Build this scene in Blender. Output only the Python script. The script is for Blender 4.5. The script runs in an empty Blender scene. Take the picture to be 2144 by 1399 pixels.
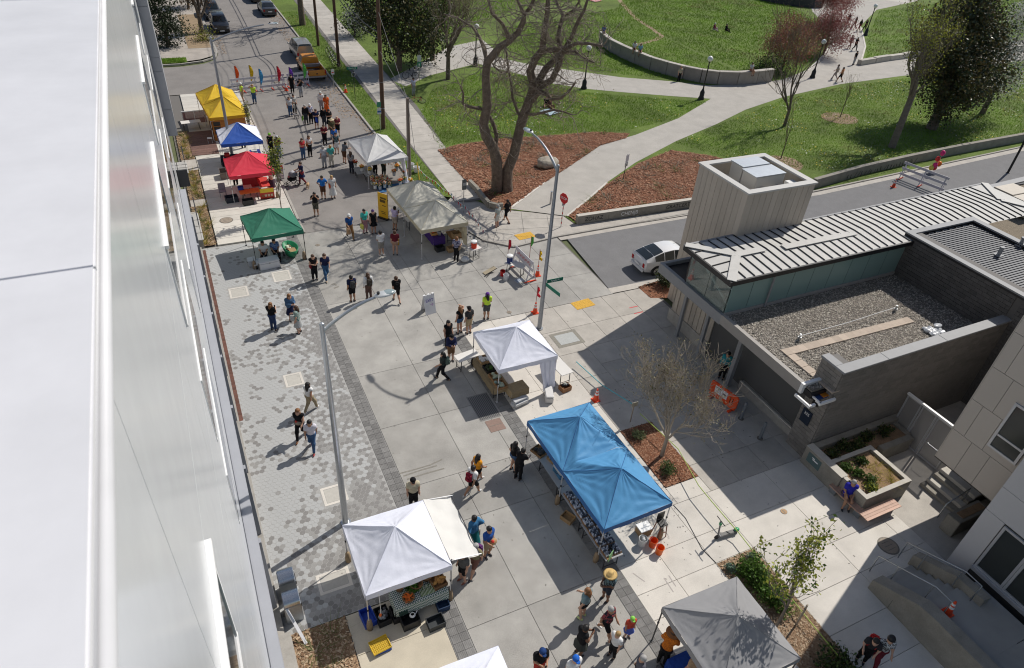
import bpy, bmesh, math, random
import numpy as np
from mathutils import Vector, Matrix
R = math.radians
random.seed(7)
rng = np.random.default_rng(11)
scene = bpy.context.scene
COL = scene.collection

# ---------------------------------------------------------------- camera
CAM_H = 22.0
IMG_W, IMG_H, FPX = 2144.0, 1399.0, 1429.0
_a, _b, _c = R(28.105), R(36.739), R(4.901)
_f = np.array([math.sin(_a)*math.cos(_b), math.cos(_a)*math.cos(_b), -math.sin(_b)])
_r0 = np.array([math.cos(_a), -math.sin(_a), 0.0]); _u0 = np.cross(_r0, _f)
_r = math.cos(_c)*_r0 + math.sin(_c)*_u0
_u = -math.sin(_c)*_r0 + math.cos(_c)*_u0
cam = bpy.data.cameras.new('camera'); cam_o = bpy.data.objects.new('camera', cam); COL.objects.link(cam_o)
cam_o.matrix_world = Matrix(((_r[0], _u[0], -_f[0], 0), (_r[1], _u[1], -_f[1], 0), (_r[2], _u[2], -_f[2], CAM_H), (0, 0, 0, 1)))
cam.sensor_width = 36; cam.lens = FPX/IMG_W*36; cam.clip_end = 2000; cam.clip_start = .05
cam.dof.use_dof = True; cam.dof.focus_distance = 34; cam.dof.aperture_fstop = 2.0
scene.camera = cam_o

def ray(x, y): return _f*FPX + _r*(x-IMG_W/2) - _u*(y-IMG_H/2)
def G(x, y, z=0.0):
    """photo pixel -> point of the horizontal plane at height z"""
    d = ray(x, y); t = (z-CAM_H)/d[2]; return (float(d[0]*t), float(d[1]*t), z)
def ONV(x, y, base, off=0.0):
    """photo pixel -> point of the upright plane through base that faces the camera, pushed back by off metres"""
    n = np.array([base[0], base[1], 0.0]); n /= np.linalg.norm(n)
    d = ray(x, y); b = np.array([base[0], base[1], 0.0]) + n*off
    t = (n@(b-np.array([0, 0, CAM_H])))/(n@d); p = np.array([0, 0, CAM_H]) + d*t
    return (float(p[0]), float(p[1]), float(p[2]))

# ---------------------------------------------------------------- sky and sun
SUN_AZ = R(20.0)      # from +x towards +y
SUN_EL = R(46.0)
world = bpy.data.worlds.new('World'); scene.world = world; world.use_nodes = True
wn = world.node_tree; bg = wn.nodes['Background']
sky = wn.nodes.new('ShaderNodeTexSky'); sky.sky_type = 'NISHITA'; sky.sun_disc = False
sky.sun_elevation = SUN_EL; sky.sun_rotation = R(90)-SUN_AZ; sky.air_density = 1.0; sky.dust_density = 1.0
wn.links.new(sky.outputs[0], bg.inputs[0]); bg.inputs[1].default_value = 0.075
sun = bpy.data.lights.new('sun', 'SUN'); sun.energy = 4.2; sun.angle = R(.55); sun.color = (1, .95, .87)
sun_o = bpy.data.objects.new('sun', sun); COL.objects.link(sun_o)
sd = Vector((math.cos(SUN_EL)*math.cos(SUN_AZ), math.cos(SUN_EL)*math.sin(SUN_AZ), math.sin(SUN_EL)))
sun_o.rotation_euler = sd.to_track_quat('Z', 'Y').to_euler(); sun_o.location = (60, 20, 60)
scene.view_settings.view_transform = 'Standard'; scene.view_settings.look = 'None'
scene.view_settings.gamma = 1; scene.view_settings.exposure = 0.0
scene.view_settings.use_curve_mapping = False
scene.render.engine = 'CYCLES'; scene.cycles.filter_width = 1.1

# ---------------------------------------------------------------- materials
MATS = {}
def M(name, col=(.5, .5, .5), rough=.8, metal=0.0, ns=0, na=0.0, ns2=0, na2=0.0, bs=0, bd=0.0, rand=0.0, spec=.4, coat=0.0, alpha=1.0, emis=0.0, trans=0.0, wave=None, stretch=None, world_co=False, translucent=0.0):
    if name in MATS: return MATS[name]
    m = bpy.data.materials.new(name); m.use_nodes = True; MATS[name] = m
    nt = m.node_tree; N = nt.nodes; L = nt.links; b = N['Principled BSDF']
    b.inputs['Roughness'].default_value = rough; b.inputs['Metallic'].default_value = metal
    b.inputs['Specular IOR Level'].default_value = spec
    if coat: b.inputs['Coat Weight'].default_value = coat; b.inputs['Coat Roughness'].default_value = .08
    if alpha < 1: b.inputs['Alpha'].default_value = alpha
    if trans: b.inputs['Transmission Weight'].default_value = trans
    c4 = (*col, 1); b.inputs['Base Color'].default_value = c4
    vec = None
    def co():
        nonlocal vec
        if vec: return vec
        if world_co:
            g = N.new('ShaderNodeNewGeometry'); vec = g.outputs['Position']
        else:
            t = N.new('ShaderNodeTexCoord'); vec = t.outputs['Object']
        if stretch:
            mp = N.new('ShaderNodeMapping'); mp.inputs['Scale'].default_value = stretch
            L.new(vec, mp.inputs[0]); vec = mp.outputs[0]
        return vec
    last = None
    def var(fac, amt):
        nonlocal last
        mr = N.new('ShaderNodeMapRange'); mr.inputs[1].default_value = .25; mr.inputs[2].default_value = .75
        mr.inputs[3].default_value = 1-amt; mr.inputs[4].default_value = 1+amt; L.new(fac, mr.inputs[0])
        mx = N.new('ShaderNodeMix'); mx.data_type = 'RGBA'; mx.blend_type = 'MULTIPLY'; mx.inputs[0].default_value = 1
        if last: L.new(last, mx.inputs[6])
        else: mx.inputs[6].default_value = c4
        L.new(mr.outputs[0], mx.inputs[7]); last = mx.outputs[2]
    for s, a, det in ((ns, na, 6), (ns2, na2, 3)):
        if a:
            t = N.new('ShaderNodeTexNoise'); t.inputs['Scale'].default_value = s; t.inputs['Detail'].default_value = det; t.inputs['Roughness'].default_value = .62
            L.new(co(), t.inputs[0]); var(t.outputs[0], a)
    if rand:
        oi = N.new('ShaderNodeObjectInfo'); mr0 = N.new('ShaderNodeMapRange')
        mr0.inputs[3].default_value = .25; mr0.inputs[4].default_value = .75; L.new(oi.outputs['Random'], mr0.inputs[0]); var(mr0.outputs[0], rand)
    if last: L.new(last, b.inputs['Base Color'])
    if bd or wave:
        bp = N.new('ShaderNodeBump'); bp.inputs['Strength'].default_value = 1; bp.inputs['Distance'].default_value = bd or wave[1]
        if wave:
            t = N.new('ShaderNodeTexWave'); t.wave_type = 'BANDS'; t.bands_direction = wave[2]; t.inputs['Scale'].default_value = wave[0]
            t.inputs['Distortion'].default_value = wave[3] if len(wave) > 3 else 0
            L.new(co(), t.inputs[0]); L.new(t.outputs[1], bp.inputs['Height'])
        else:
            t = N.new('ShaderNodeTexNoise'); t.inputs['Scale'].default_value = bs; t.inputs['Detail'].default_value = 4
            L.new(co(), t.inputs[0]); L.new(t.outputs[0], bp.inputs['Height'])
        L.new(bp.outputs[0], b.inputs['Normal'])
    if emis:
        b.inputs['Emission Color'].default_value = c4; b.inputs['Emission Strength'].default_value = emis
    if translucent:
        tr = N.new('ShaderNodeBsdfTranslucent'); mx = N.new('ShaderNodeMixShader'); mx.inputs[0].default_value = translucent
        if last: L.new(last, tr.inputs[0])
        else: tr.inputs[0].default_value = c4
        out = N['Material Output']; L.new(b.outputs[0], mx.inputs[1]); L.new(tr.outputs[0], mx.inputs[2]); L.new(mx.outputs[0], out.inputs[0])
    return m
def P(name, col, rough=.6, **k): return M(name, col, rough, **k)     # plain paint / plastic
def cloth(col):
    col = tuple(round(c, 3) for c in col)
    return M('cloth_%g_%g_%g' % col, col, .9, ns=9, na=.16, bs=14, bd=.012, spec=.15)

# ---------------------------------------------------------------- mesh builder
class MB:
    def __init__(s): s.v = []; s.f = []; s.mi = []
    def add(s, vs, fs, mi=0):
        o = len(s.v); s.v.extend([tuple(map(float, v)) for v in vs]); s.f.extend([tuple(i+o for i in f) for f in fs]); s.mi.extend([mi]*len(fs)); return s
    def box(s, cx, cy, z0, sx, sy, sz, rz=0.0, mi=0, taper=1.0):
        c, n = math.cos(rz), math.sin(rz); vs = []
        for z, k in ((z0, 1.0), (z0+sz, taper)):
            for x, y in ((-1, -1), (1, -1), (1, 1), (-1, 1)):
                X, Y = x*sx/2*k, y*sy/2*k; vs.append((cx+c*X-n*Y, cy+n*X+c*Y, z))
        return s.add(vs, [(0, 3, 2, 1), (4, 5, 6, 7), (0, 1, 5, 4), (1, 2, 6, 5), (2, 3, 7, 6), (3, 0, 4, 7)], mi)
    def bx(s, x0, x1, y0, y1, z0, z1, mi=0): return s.box((x0+x1)/2, (y0+y1)/2, z0, x1-x0, y1-y0, z1-z0, 0, mi)
    def beam(s, p, q, w, h=None, mi=0, up=(0, 0, 1)):
        h = h or w; p = Vector(p); q = Vector(q); d = (q-p).normalized(); up = Vector(up)
        if abs(d.dot(up)) > .95: up = Vector((0, 1, 0))
        a = d.cross(up).normalized(); b = a.cross(d).normalized(); vs = []
        for o in (p, q):
            for i, j in ((-1, -1), (1, -1), (1, 1), (-1, 1)): vs.append(o+a*(i*w/2)+b*(j*h/2))
        return s.add(vs, [(0, 3, 2, 1), (4, 5, 6, 7), (0, 1, 5, 4), (1, 2, 6, 5), (2, 3, 7, 6), (3, 0, 4, 7)], mi)
    def tube(s, pts, rad, n=8, mi=0, cap=True):
        pts = [Vector(p) for p in pts]; k = len(pts)
        if not hasattr(rad, '__len__'): rad = [rad]*k
        vs = []; prev = None
        for i, p in enumerate(pts):
            d = (pts[min(i+1, k-1)]-pts[max(i-1, 0)])
            d = d.normalized() if d.length > 1e-9 else Vector((0, 0, 1))
            if prev is None:
                up = Vector((0, 0, 1)) if abs(d.z) < .9 else Vector((1, 0, 0)); a = d.cross(up).normalized()
            else:
                a = prev-d*prev.dot(d); a = a.normalized() if a.length > 1e-6 else d.orthogonal().normalized()
            prev = a; b = d.cross(a)
            for j in range(n):
                t = 2*math.pi*j/n; vs.append(p+a*(math.cos(t)*rad[i])+b*(math.sin(t)*rad[i]))
        fs = []
        for i in range(k-1):
            for j in range(n):
                j2 = (j+1) % n; fs.append((i*n+j, i*n+j2, (i+1)*n+j2, (i+1)*n+j))
        if cap: fs += [tuple(range(n-1, -1, -1)), tuple(range((k-1)*n, k*n))]
        return s.add(vs, fs, mi)
    def cyl(s, cx, cy, z0, r, h, n=12, mi=0, r2=None): return s.tube([(cx, cy, z0), (cx, cy, z0+h)], [r, r if r2 is None else r2], n, mi)
    def lathe(s, prof, n=16, o=(0, 0, 0), mi=0):
        vs = []; fs = []
        for r, z in prof:
            for j in range(n): t = 2*math.pi*j/n; vs.append((o[0]+r*math.cos(t), o[1]+r*math.sin(t), o[2]+z))
        for i in range(len(prof)-1):
            for j in range(n): j2 = (j+1) % n; fs.append((i*n+j, i*n+j2, (i+1)*n+j2, (i+1)*n+j))
        return s.add(vs, fs, mi)
    def ell(s, c, r, nu=10, nv=7, mi=0, rz=0.0):
        vs = [(c[0], c[1], c[2]-r[2])]; fs = []; cz, sz = math.cos(rz), math.sin(rz)
        for i in range(1, nv):
            p = math.pi*i/nv
            for j in range(nu):
                t = 2*math.pi*j/nu; x = r[0]*math.sin(p)*math.cos(t); y = r[1]*math.sin(p)*math.sin(t)
                vs.append((c[0]+x*cz-y*sz, c[1]+x*sz+y*cz, c[2]-r[2]*math.cos(p)))
        vs.append((c[0], c[1], c[2]+r[2])); e = len(vs)-1
        for j in range(nu): fs.append((0, 1+(j+1) % nu, 1+j)); fs.append((e, e-nu+j, e-nu+(j+1) % nu))
        for i in range(nv-2):
            for j in range(nu): a = 1+i*nu; fs.append((a+j, a+(j+1) % nu, a+nu+(j+1) % nu, a+nu+j))
        return s.add(vs, fs, mi)
    def prism(s, poly, z0, z1, mi=0):
        ar = sum(poly[i][0]*poly[(i+1) % len(poly)][1]-poly[(i+1) % len(poly)][0]*poly[i][1] for i in range(len(poly)))
        if ar < 0: poly = poly[::-1]
        n = len(poly); vs = [(p[0], p[1], z0) for p in poly]+[(p[0], p[1], z1) for p in poly]
        fs = [tuple(range(n-1, -1, -1)), tuple(range(n, 2*n))]+[(i, (i+1) % n, n+(i+1) % n, n+i) for i in range(n)]
        return s.add(vs, fs, mi)
    def profx(s, prof, w, x0=0.0, mi=0, inset=None):
        """extrude a (y,z) outline along x, centred on x0; inset narrows each point's half-width"""
        n = len(prof); ins = inset or [0]*n
        vs = [(x0-w/2+ins[i], p[0], p[1]) for i, p in enumerate(prof)]+[(x0+w/2-ins[i], p[0], p[1]) for i, p in enumerate(prof)]
        fs = [tuple(range(n)), tuple(range(2*n-1, n-1, -1))]+[(i, n+i, n+(i+1) % n, (i+1) % n) for i in range(n)]
        return s.add(vs, fs, mi)
    def mesh(s, name='mesh'):
        me = bpy.data.meshes.new(name); me.from_pydata(s.v, [], s.f)
        return me
    def build(s, name, mat, parent=None, smooth=False, loc=None, rz=0.0, bevel=0.0, fixn=False):
        me = s.mesh(name); mats = mat if isinstance(mat, (list, tuple)) else [mat]
        for m in mats: me.materials.append(m)
        if len(mats) > 1: me.polygons.foreach_set('material_index', s.mi)
        if bevel or fixn:
            bm = bmesh.new(); bm.from_mesh(me)
            bmesh.ops.recalc_face_normals(bm, faces=bm.faces)
            if bevel:
                es = [e for e in bm.edges if len(e.link_faces) == 2 and e.calc_face_angle(0) > .5]
                bmesh.ops.bevel(bm, geom=es, offset=bevel, segments=2, affect='EDGES', clamp_overlap=True)
            bm.to_mesh(me); bm.free()
        if smooth is True: me.polygons.foreach_set('use_smooth', [True]*len(me.polygons))
        me.update()
        return link(name, me, parent, loc, rz)
def link(name, me, parent=None, loc=None, rz=0.0):
    o = bpy.data.objects.new(name, me); COL.objects.link(o)
    if parent: o.parent = parent
    if loc: o.location = loc
    if rz: o.rotation_euler.z = rz
    return o
def shade(o, ang=40):
    me = o.data; me.polygons.foreach_set('use_smooth', [True]*len(me.polygons))
    try: me.set_sharp_from_angle(angle=R(ang))
    except Exception: pass
    return o
def tag(o, label=None, cat=None, group=None, kind=None):
    if label: o['label'] = label
    if cat: o['category'] = cat
    if group: o['group'] = group
    if kind: o['kind'] = kind
    return o
def thing(name, loc, label, cat, group=None, rz=0.0):
    o = bpy.data.objects.new(name, None); COL.objects.link(o); o.location = loc; o.rotation_euler.z = rz; o.empty_display_size = .2
    return tag(o, label, cat, group)
def struct(o): o['kind'] = 'structure'; return o
def stuff(o): o['kind'] = 'stuff'; return o
def raw(name, vs, fs, mat, parent=None, mi=None):
    """big numpy mesh: vs (n,3), fs (m,k)"""
    me = bpy.data.meshes.new(name); vs = np.asarray(vs, np.float32); fs = np.asarray(fs, np.int32); m, k = fs.shape
    me.vertices.add(len(vs)); me.vertices.foreach_set('co', vs.ravel()); me.loops.add(m*k); me.loops.foreach_set('vertex_index', fs.ravel())
    me.polygons.add(m); me.polygons.foreach_set('loop_start', np.arange(0, m*k, k, dtype=np.int32)); me.polygons.foreach_set('loop_total', np.full(m, k, np.int32))
    for mm in (mat if isinstance(mat, (list, tuple)) else [mat]): me.materials.append(mm)
    if mi is not None: me.polygons.foreach_set('material_index', np.asarray(mi, np.int32))
    me.update(calc_edges=True); me.shade_flat(); return link(name, me, parent)
def inpoly(pts, poly):
    x, y = pts[:, 0], pts[:, 1]; ins = np.zeros(len(pts), bool); n = len(poly)
    for i in range(n):
        x1, y1 = poly[i][:2]; x2, y2 = poly[(i+1) % n][:2]
        c = ((y1 > y) != (y2 > y)) & (x < (x2-x1)*(y-y1)/((y2-y1) or 1e-9)+x1); ins ^= c
    return ins
def scatter(poly, n):
    a = np.array([p[:2] for p in poly]); lo, hi = a.min(0), a.max(0); out = np.zeros((0, 2))
    while len(out) < n:
        p = lo+rng.random((n*2, 2))*(hi-lo); out = np.vstack([out, p[inpoly(p, a)]])
    return out[:n]
def chips(pts, z, size, up=.35, quad=True):
    """small random flakes lying on the ground at pts"""
    n = len(pts); t = rng.random(n)*2*np.pi; L = size*(.5+rng.random(n)); w = L*(.25+.3*rng.random(n))
    c = np.column_stack([pts, np.full(n, z)+size*.15+rng.random(n)*size*.3])
    a = np.column_stack([np.cos(t), np.sin(t), (rng.random(n)-.5)*2*up])*L[:, None]/2
    b = np.column_stack([-np.sin(t), np.cos(t), (rng.random(n)-.5)*2*up])*w[:, None]/2
    v = np.stack([c-a-b, c+a-b, c+a+b, c-a+b], 1).reshape(-1, 3); f = np.arange(4*n).reshape(-1, 4); return v, f
def blades(pts, z, h, w, lean=.5):
    n = len(pts); t = rng.random(n)*2*np.pi; H = h*(.5+rng.random(n)); l = lean*H
    c = np.column_stack([pts, np.full(n, z)]); s = np.column_stack([np.cos(t), np.sin(t), np.zeros(n)])*w/2
    q = rng.random(n)*2*np.pi; tip = c+np.column_stack([np.cos(q)*l, np.sin(q)*l, H])
    v = np.stack([c-s, c+s, tip], 1).reshape(-1, 3); return v, np.arange(3*n).reshape(-1, 3)
def text(name, body, size, mat, loc, rot, parent=None, extrude=.002, align='CENTER'):
    """flat lettering turned into a mesh"""
    cu = bpy.data.curves.new(name, 'FONT'); cu.body = body; cu.size = size; cu.align_x = align; cu.align_y = 'CENTER'; cu.extrude = extrude
    o = bpy.data.objects.new(name, cu); COL.objects.link(o); dg = bpy.context.evaluated_depsgraph_get()
    me = bpy.data.meshes.new_from_object(o.evaluated_get(dg)); bpy.data.objects.remove(o); me.materials.clear(); me.materials.append(mat)
    t = link(name, me, parent, loc); t.rotation_euler = rot; return t
# ================================================================ materials of the setting
m_asph = M('asphalt_worn', (.235, .218, .205), .92, ns=.55, na=.16, ns2=60, na2=.3, bs=90, bd=.006, world_co=True)
m_asph2 = M('asphalt_dark', (.18, .178, .182), .9, ns=1.1, na=.1, ns2=70, na2=.34, bs=90, bd=.006, world_co=True)
m_conc = M('concrete_street', (.33, .318, .297), .88, ns=.7, na=.24, ns2=26, na2=.16, bs=45, bd=.004, rand=.09, world_co=True)
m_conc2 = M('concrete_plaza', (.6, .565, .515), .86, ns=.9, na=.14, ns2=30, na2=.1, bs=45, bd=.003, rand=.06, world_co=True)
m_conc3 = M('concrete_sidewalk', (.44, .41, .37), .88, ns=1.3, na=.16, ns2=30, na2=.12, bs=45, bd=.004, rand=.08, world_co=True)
m_joint = M('joint_dark', (.16, .15, .14), .95)
m_plank = M('concrete_plank', (.56, .53, .48), .85, ns=1.5, na=.1, ns2=30, na2=.08, rand=.08, world_co=True)
m_curb = M('curb_concrete', (.36, .34, .31), .9, ns=3, na=.2, ns2=30, na2=.12, world_co=True)
m_hexL = M('paver_light', (.4, .405, .405), .85, ns=12, na=.08, ns2=60, na2=.1, rand=.06, world_co=True)
m_hexD = M('paver_grey', (.225, .218, .212), .85, ns=12, na=.12, ns2=60, na2=.12, rand=.1, world_co=True)
m_hexM = M('paver_mid', (.285, .28, .272), .85, ns=12, na=.1, ns2=60, na2=.12, rand=.08, world_co=True)
m_hexJ = M('paver_joint', (.36, .355, .345), .95, ns=8, na=.12, world_co=True)
m_tact = M('ribbed_paver', (.2, .195, .19), .85, ns=5, na=.22, ns2=50, na2=.15, rand=.16, world_co=True)
m_redbr = M('red_brick_strip', (.13, .06, .045), .85, ns=20, na=.2, rand=.2, world_co=True)
m_lawn = M('lawn', (.115, .17, .028), .95, ns=.25, na=.4, ns2=9, na2=.35, bs=30, bd=.05, world_co=True)  # broad noise puts darker shade patches into the lawn colour
m_blade = M('grass_blade', (.16, .28, .028), .8, ns=.25, na=.45, spec=.2, world_co=True, translucent=.3)  # blade colour carries the same painted shade patches as the lawn
m_path = M('gravel_path', (.42, .395, .36), .95, ns=.7, na=.12, ns2=45, na2=.24, bs=60, bd=.01, world_co=True)
m_mulch = M('bark_mulch_red', (.23, .1, .055), .95, ns=3, na=.3, ns2=40, na2=.4, bs=40, bd=.03, world_co=True)
m_mulchc = [M('bark_chip_%d' % i, c, .9, ns=5, na=.2, world_co=True) for i, c in enumerate(((.28, .115, .06), (.19, .08, .045), (.38, .21, .13)))]
m_mulch2 = M('wood_mulch_tan', (.29, .19, .115), .95, ns=3, na=.3, ns2=40, na2=.4, bs=40, bd=.03, world_co=True)
m_mulchc2 = [M('wood_chip_%d' % i, c, .9, ns=5, na=.2, world_co=True) for i, c in enumerate(((.36, .25, .16), (.22, .13, .075), (.46, .35, .24)))]
m_dirt = M('dirt', (.3, .22, .14), .95, ns=2, na=.2, ns2=30, na2=.2, world_co=True)
m_paintY = M('paint_yellow_worn', (.62, .36, .05), .8, ns=14, na=.25, world_co=True)
m_paintW = M('paint_white_worn', (.62, .62, .6), .8, ns=14, na=.2, world_co=True)
m_iron = M('cast_iron', (.2, .18, .155), .7, metal=.3, ns=30, na=.3, bs=60, bd=.01)

def sheet(name, poly, z, mat, parent=None, st=True):
    me = bpy.data.meshes.new(name); me.from_pydata([(p[0], p[1], z) for p in poly], [], [tuple(range(len(poly)))])
    bm = bmesh.new(); bm.from_mesh(me); bmesh.ops.triangulate(bm, faces=bm.faces); bmesh.ops.recalc_face_normals(bm, faces=bm.faces)
    if sum(f.normal.z for f in bm.faces) < 0: bmesh.ops.reverse_faces(bm, faces=bm.faces)
    bm.to_mesh(me); bm.free(); me.materials.append(mat); o = link(name, me, parent)
    if st and not parent: struct(o)
    return o
def rect(x0, x1, y0, y1): return [(x0, y0), (x1, y0), (x1, y1), (x0, y1)]
def px(*pts): return [G(*p)[:2] for p in pts]
_slabs = {}
def slabs(parent, name, xs, ys, z, mat, gap=.014, th=.04, jitter=0):
    for i in range(len(xs)-1):
        for j in range(len(ys)-1):
            w = round(xs[i+1]-xs[i]-gap, 3); d = round(ys[j+1]-ys[j]-gap, 3)
            if w <= .03 or d <= .03: continue
            key = (w, d, th, mat.name)
            if key not in _slabs:
                b = MB().box(0, 0, -th, w, d, th-.006).add([(-w/2, -d/2, -.006), (w/2, -d/2, -.006), (w/2, d/2, -.006), (-w/2, d/2, -.006), (-w/2+.006, -d/2+.006, 0), (w/2-.006, -d/2+.006, 0), (w/2-.006, d/2-.006, 0), (-w/2+.006, d/2-.006, 0)],
                    [(4, 5, 6, 7), (0, 1, 5, 4), (1, 2, 6, 5), (2, 3, 7, 6), (3, 0, 4, 7)])
                me = b.mesh(name); me.materials.append(mat); _slabs[key] = me
            link(name, _slabs[key], parent, ((xs[i]+xs[i+1])/2, (ys[j]+ys[j+1])/2, z+random.uniform(-jitter, jitter)))
def fr(a, b, step):
    n = max(1, round((b-a)/step)); return [a+(b-a)*i/n for i in range(n+1)]

sheet('service_court', rect(23.6, 40, -6, 13.2), -.004, m_conc3)
sheet('side_verge', [(33.4, 34.5), (45, 34.85), (60, 35.8), (120, 38.6), (120, 40), (60, 37), (33.4, 35.8)], .02, m_lawn)
sheet('park_grass_strip', [(33.4, 35.5), (60, 36.5), (60, 38), (33.4, 38)], .05, m_lawn)
struct(sheet('ground', rect(-500, 600, -300, 700), -.09, M('ground_far', (.13, .15, .07), .95, ns=.05, na=.3, world_co=True)))
# roads
road = sheet('road', [(5.9, 40.38), (14.8, 40.38), (14.8, 200), (5.4, 200), (5.4, 82.5), (4.9, 80.2), (3.6, 78.9), (1.6, 78.3), (-60, 77.3), (-60, 68.8), (3.4, 69.6), (5.4, 68.4), (5.9, 66.5)], .0, m_asph)
side = sheet('side_road', [(21.33, 28.1), (40, 27.6), (120, 30), (120, 38.3), (76, 36.5), (60, 35.7), (45, 34.75), (21.9, 34.35)], .0, m_asph2)
# concrete street: each slab a piece
street = sheet('concrete_street', rect(5.2, 21.4, -6, 40.42), -.03, m_joint)
ysA = [-4, 1.6, 6.4, 11.35, 15.6, 17.95]; ysB = [17.95, 21.6, 25.4, 31.9, 36.9, 40.36]
slabs(street, 'slab', [5.31, 7.6, 9.95, 10.78], ysA, .0, m_conc)
slabs(street, 'slab', [5.31, 8.1, 10.2, 10.78], ysB, .0, m_conc)
slabs(street, 'slab', [10.78, 12.2, 14.6, 17.0, 19.1, 21.3], [27.55, 30.1, 32.6, 36.9, 40.36], .0, m_conc)
# plaza and right-hand pavement
plaza = sheet('plaza', [(10.7, -6), (23.9, -6), (23.9, 27.6), (10.7, 27.6)], -.034, m_joint)
slabs(plaza, 'slab', [11.44, 13.2, 15.02, 16.9, 20.03, 22.95, 23.7], [-5.5, -4.04, -2.58, -1.12, .34, 1.8, 3.26, 4.72, 6.18, 7.64, 9.1, 10.15, 11.42, 13.08], .0, m_conc2)
slabs(plaza, 'slab', [11.44, 13.3, 15.4], [13.08, 14.0, 15.8, 17.55, 19.4, 21.4, 23.4, 25.4, 27.53], .0, m_conc2)
slabs(plaza, 'slab', [15.4, 17.15], [13.08, 13.95], .0, m_conc2)
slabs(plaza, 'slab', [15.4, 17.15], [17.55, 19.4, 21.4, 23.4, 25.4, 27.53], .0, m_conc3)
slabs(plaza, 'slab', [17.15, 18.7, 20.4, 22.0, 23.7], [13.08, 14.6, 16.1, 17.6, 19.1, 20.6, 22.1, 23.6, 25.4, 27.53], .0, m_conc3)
# ribbed bands on both sides of the carriageway
bandL = struct(sheet('ribbed_band_left', rect(4.66, 5.31, -5, 40.3), -.02, m_hexJ, st=False))
bandR = struct(sheet('ribbed_band_right', rect(10.76, 11.46, -5, 27.5), -.02, m_hexJ, st=False))
def rib_mesh(w, d, nr):
    b = MB().box(0, 0, -.03, w, d, .026)
    for i in range(nr):
        x = -w/2+(i+.5)*w/nr; b.box(x, 0, -.004, w/nr*.55, d*.96, .006)
    me = b.mesh('ribbed_paver'); me.materials.append(m_tact); return me
ribL = rib_mesh(.296, .296, 5); ribR = rib_mesh(.305, .305, 5)
for y in np.arange(6.0, 40.2, .305):
    for x in (4.835, 5.14): link('ribbed_paver', ribL, bandL, (x, float(y), 0))
for y in np.arange(4.5, 27.4, .315):
    for x in (10.955, 11.27): link('ribbed_paver', ribR, bandR, (x, float(y), 0))
# hexagonal paving by the white building
hexf = struct(sheet('hexagon_paving', rect(-.6, 4.68, 13.45, 40.3), -.0035, m_hexJ, st=False))
HS = .2; hexv = [(HS/math.sqrt(3)*.94*math.cos(R(30+60*k)), HS/math.sqrt(3)*.94*math.sin(R(30+60*k))) for k in range(6)]
hb = MB(); hb.add([(a, b, -.004) for a, b in hexv]+[(a*.98, b*.98, 0) for a, b in hexv], [tuple(range(6, 12))]+[(k, (k+1) % 6, 6+(k+1) % 6, 6+k) for k in range(6)])
hexm = {}
for mm in (m_hexL, m_hexM, m_hexD): me = hb.mesh('hexagon_paver'); me.materials.append(mm); hexm[mm.name] = me
HATCH = [(1.66, 14.92, 1.15, .85), (2.58, 18.74, .95, .95), (2.45, 26.29, .85, .95), (1.09, 34.77, 1.0, 1.05), (3.59, 35.71, 1.0, 1.1)]
def vnoise(x, y, s, k=0):
    def h(i, j): return (math.sin(i*127.1+j*311.7+k*74.7)*43758.5453) % 1
    x /= s; y /= s; i, j = math.floor(x), math.floor(y); u, v = x-i, y-j; u = u*u*(3-2*u); v = v*v*(3-2*v)
    return (h(i, j)*(1-u)+h(i+1, j)*u)*(1-v)+(h(i, j+1)*(1-u)+h(i+1, j+1)*u)*v
cells = []
dy = HS*math.sqrt(3)/2
for j in range(int((40.25-13.5)/dy)):
    for i in range(int(4.7/HS)+4):
        x = -.55+(i+.5*(j % 2))*HS; y = 13.56+j*dy
        if x > 4.6 or x < -.55 or y > 40.2: continue
        if any(abs(x-a) < w/2+.1 and abs(y-b) < d/2+.1 for a, b, w, d in HATCH): continue
        if -.3 < x < -.1 and y > 24.3: continue
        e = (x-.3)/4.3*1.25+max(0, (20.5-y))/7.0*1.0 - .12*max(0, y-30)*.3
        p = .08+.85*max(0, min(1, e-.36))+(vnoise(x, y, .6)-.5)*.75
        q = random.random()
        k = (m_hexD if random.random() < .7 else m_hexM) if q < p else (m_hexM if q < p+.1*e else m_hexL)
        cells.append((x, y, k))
cells.sort(key=lambda c: math.hypot(c[0], c[1]-0))
vs, fs, mi = [], [], []; order = [m_hexL, m_hexM, m_hexD]
vis = [c for c in cells if c[1] < 40 and c[0] > .12+(c[1] < 15)*.2]
picked = set(id(c) for c in vis[:300])
base = np.array([(a, b, -.004) for a, b in hexv]+[(a*.98, b*.98, 0) for a, b in hexv])
tv, tf, tm = [], [], []
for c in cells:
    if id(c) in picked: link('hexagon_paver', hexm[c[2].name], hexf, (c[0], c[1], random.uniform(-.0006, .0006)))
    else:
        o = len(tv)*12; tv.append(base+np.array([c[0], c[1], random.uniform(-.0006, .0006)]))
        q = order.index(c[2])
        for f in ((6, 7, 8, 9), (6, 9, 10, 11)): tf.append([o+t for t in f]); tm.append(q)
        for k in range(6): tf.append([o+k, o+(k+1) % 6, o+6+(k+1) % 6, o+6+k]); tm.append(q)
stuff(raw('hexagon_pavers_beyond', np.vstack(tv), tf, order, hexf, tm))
for y in np.arange(24.4, 40.1, .2):
    MBm = _slabs.setdefault('redb', None)
    if MBm is None:
        b = MB().box(0, 0, -.03, .17, .19, .032); MBm = b.mesh('brick'); MBm.materials.append(m_redbr); _slabs['redb'] = MBm
    link('brick', MBm, hexf, (-.2, float(y), 0))
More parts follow.
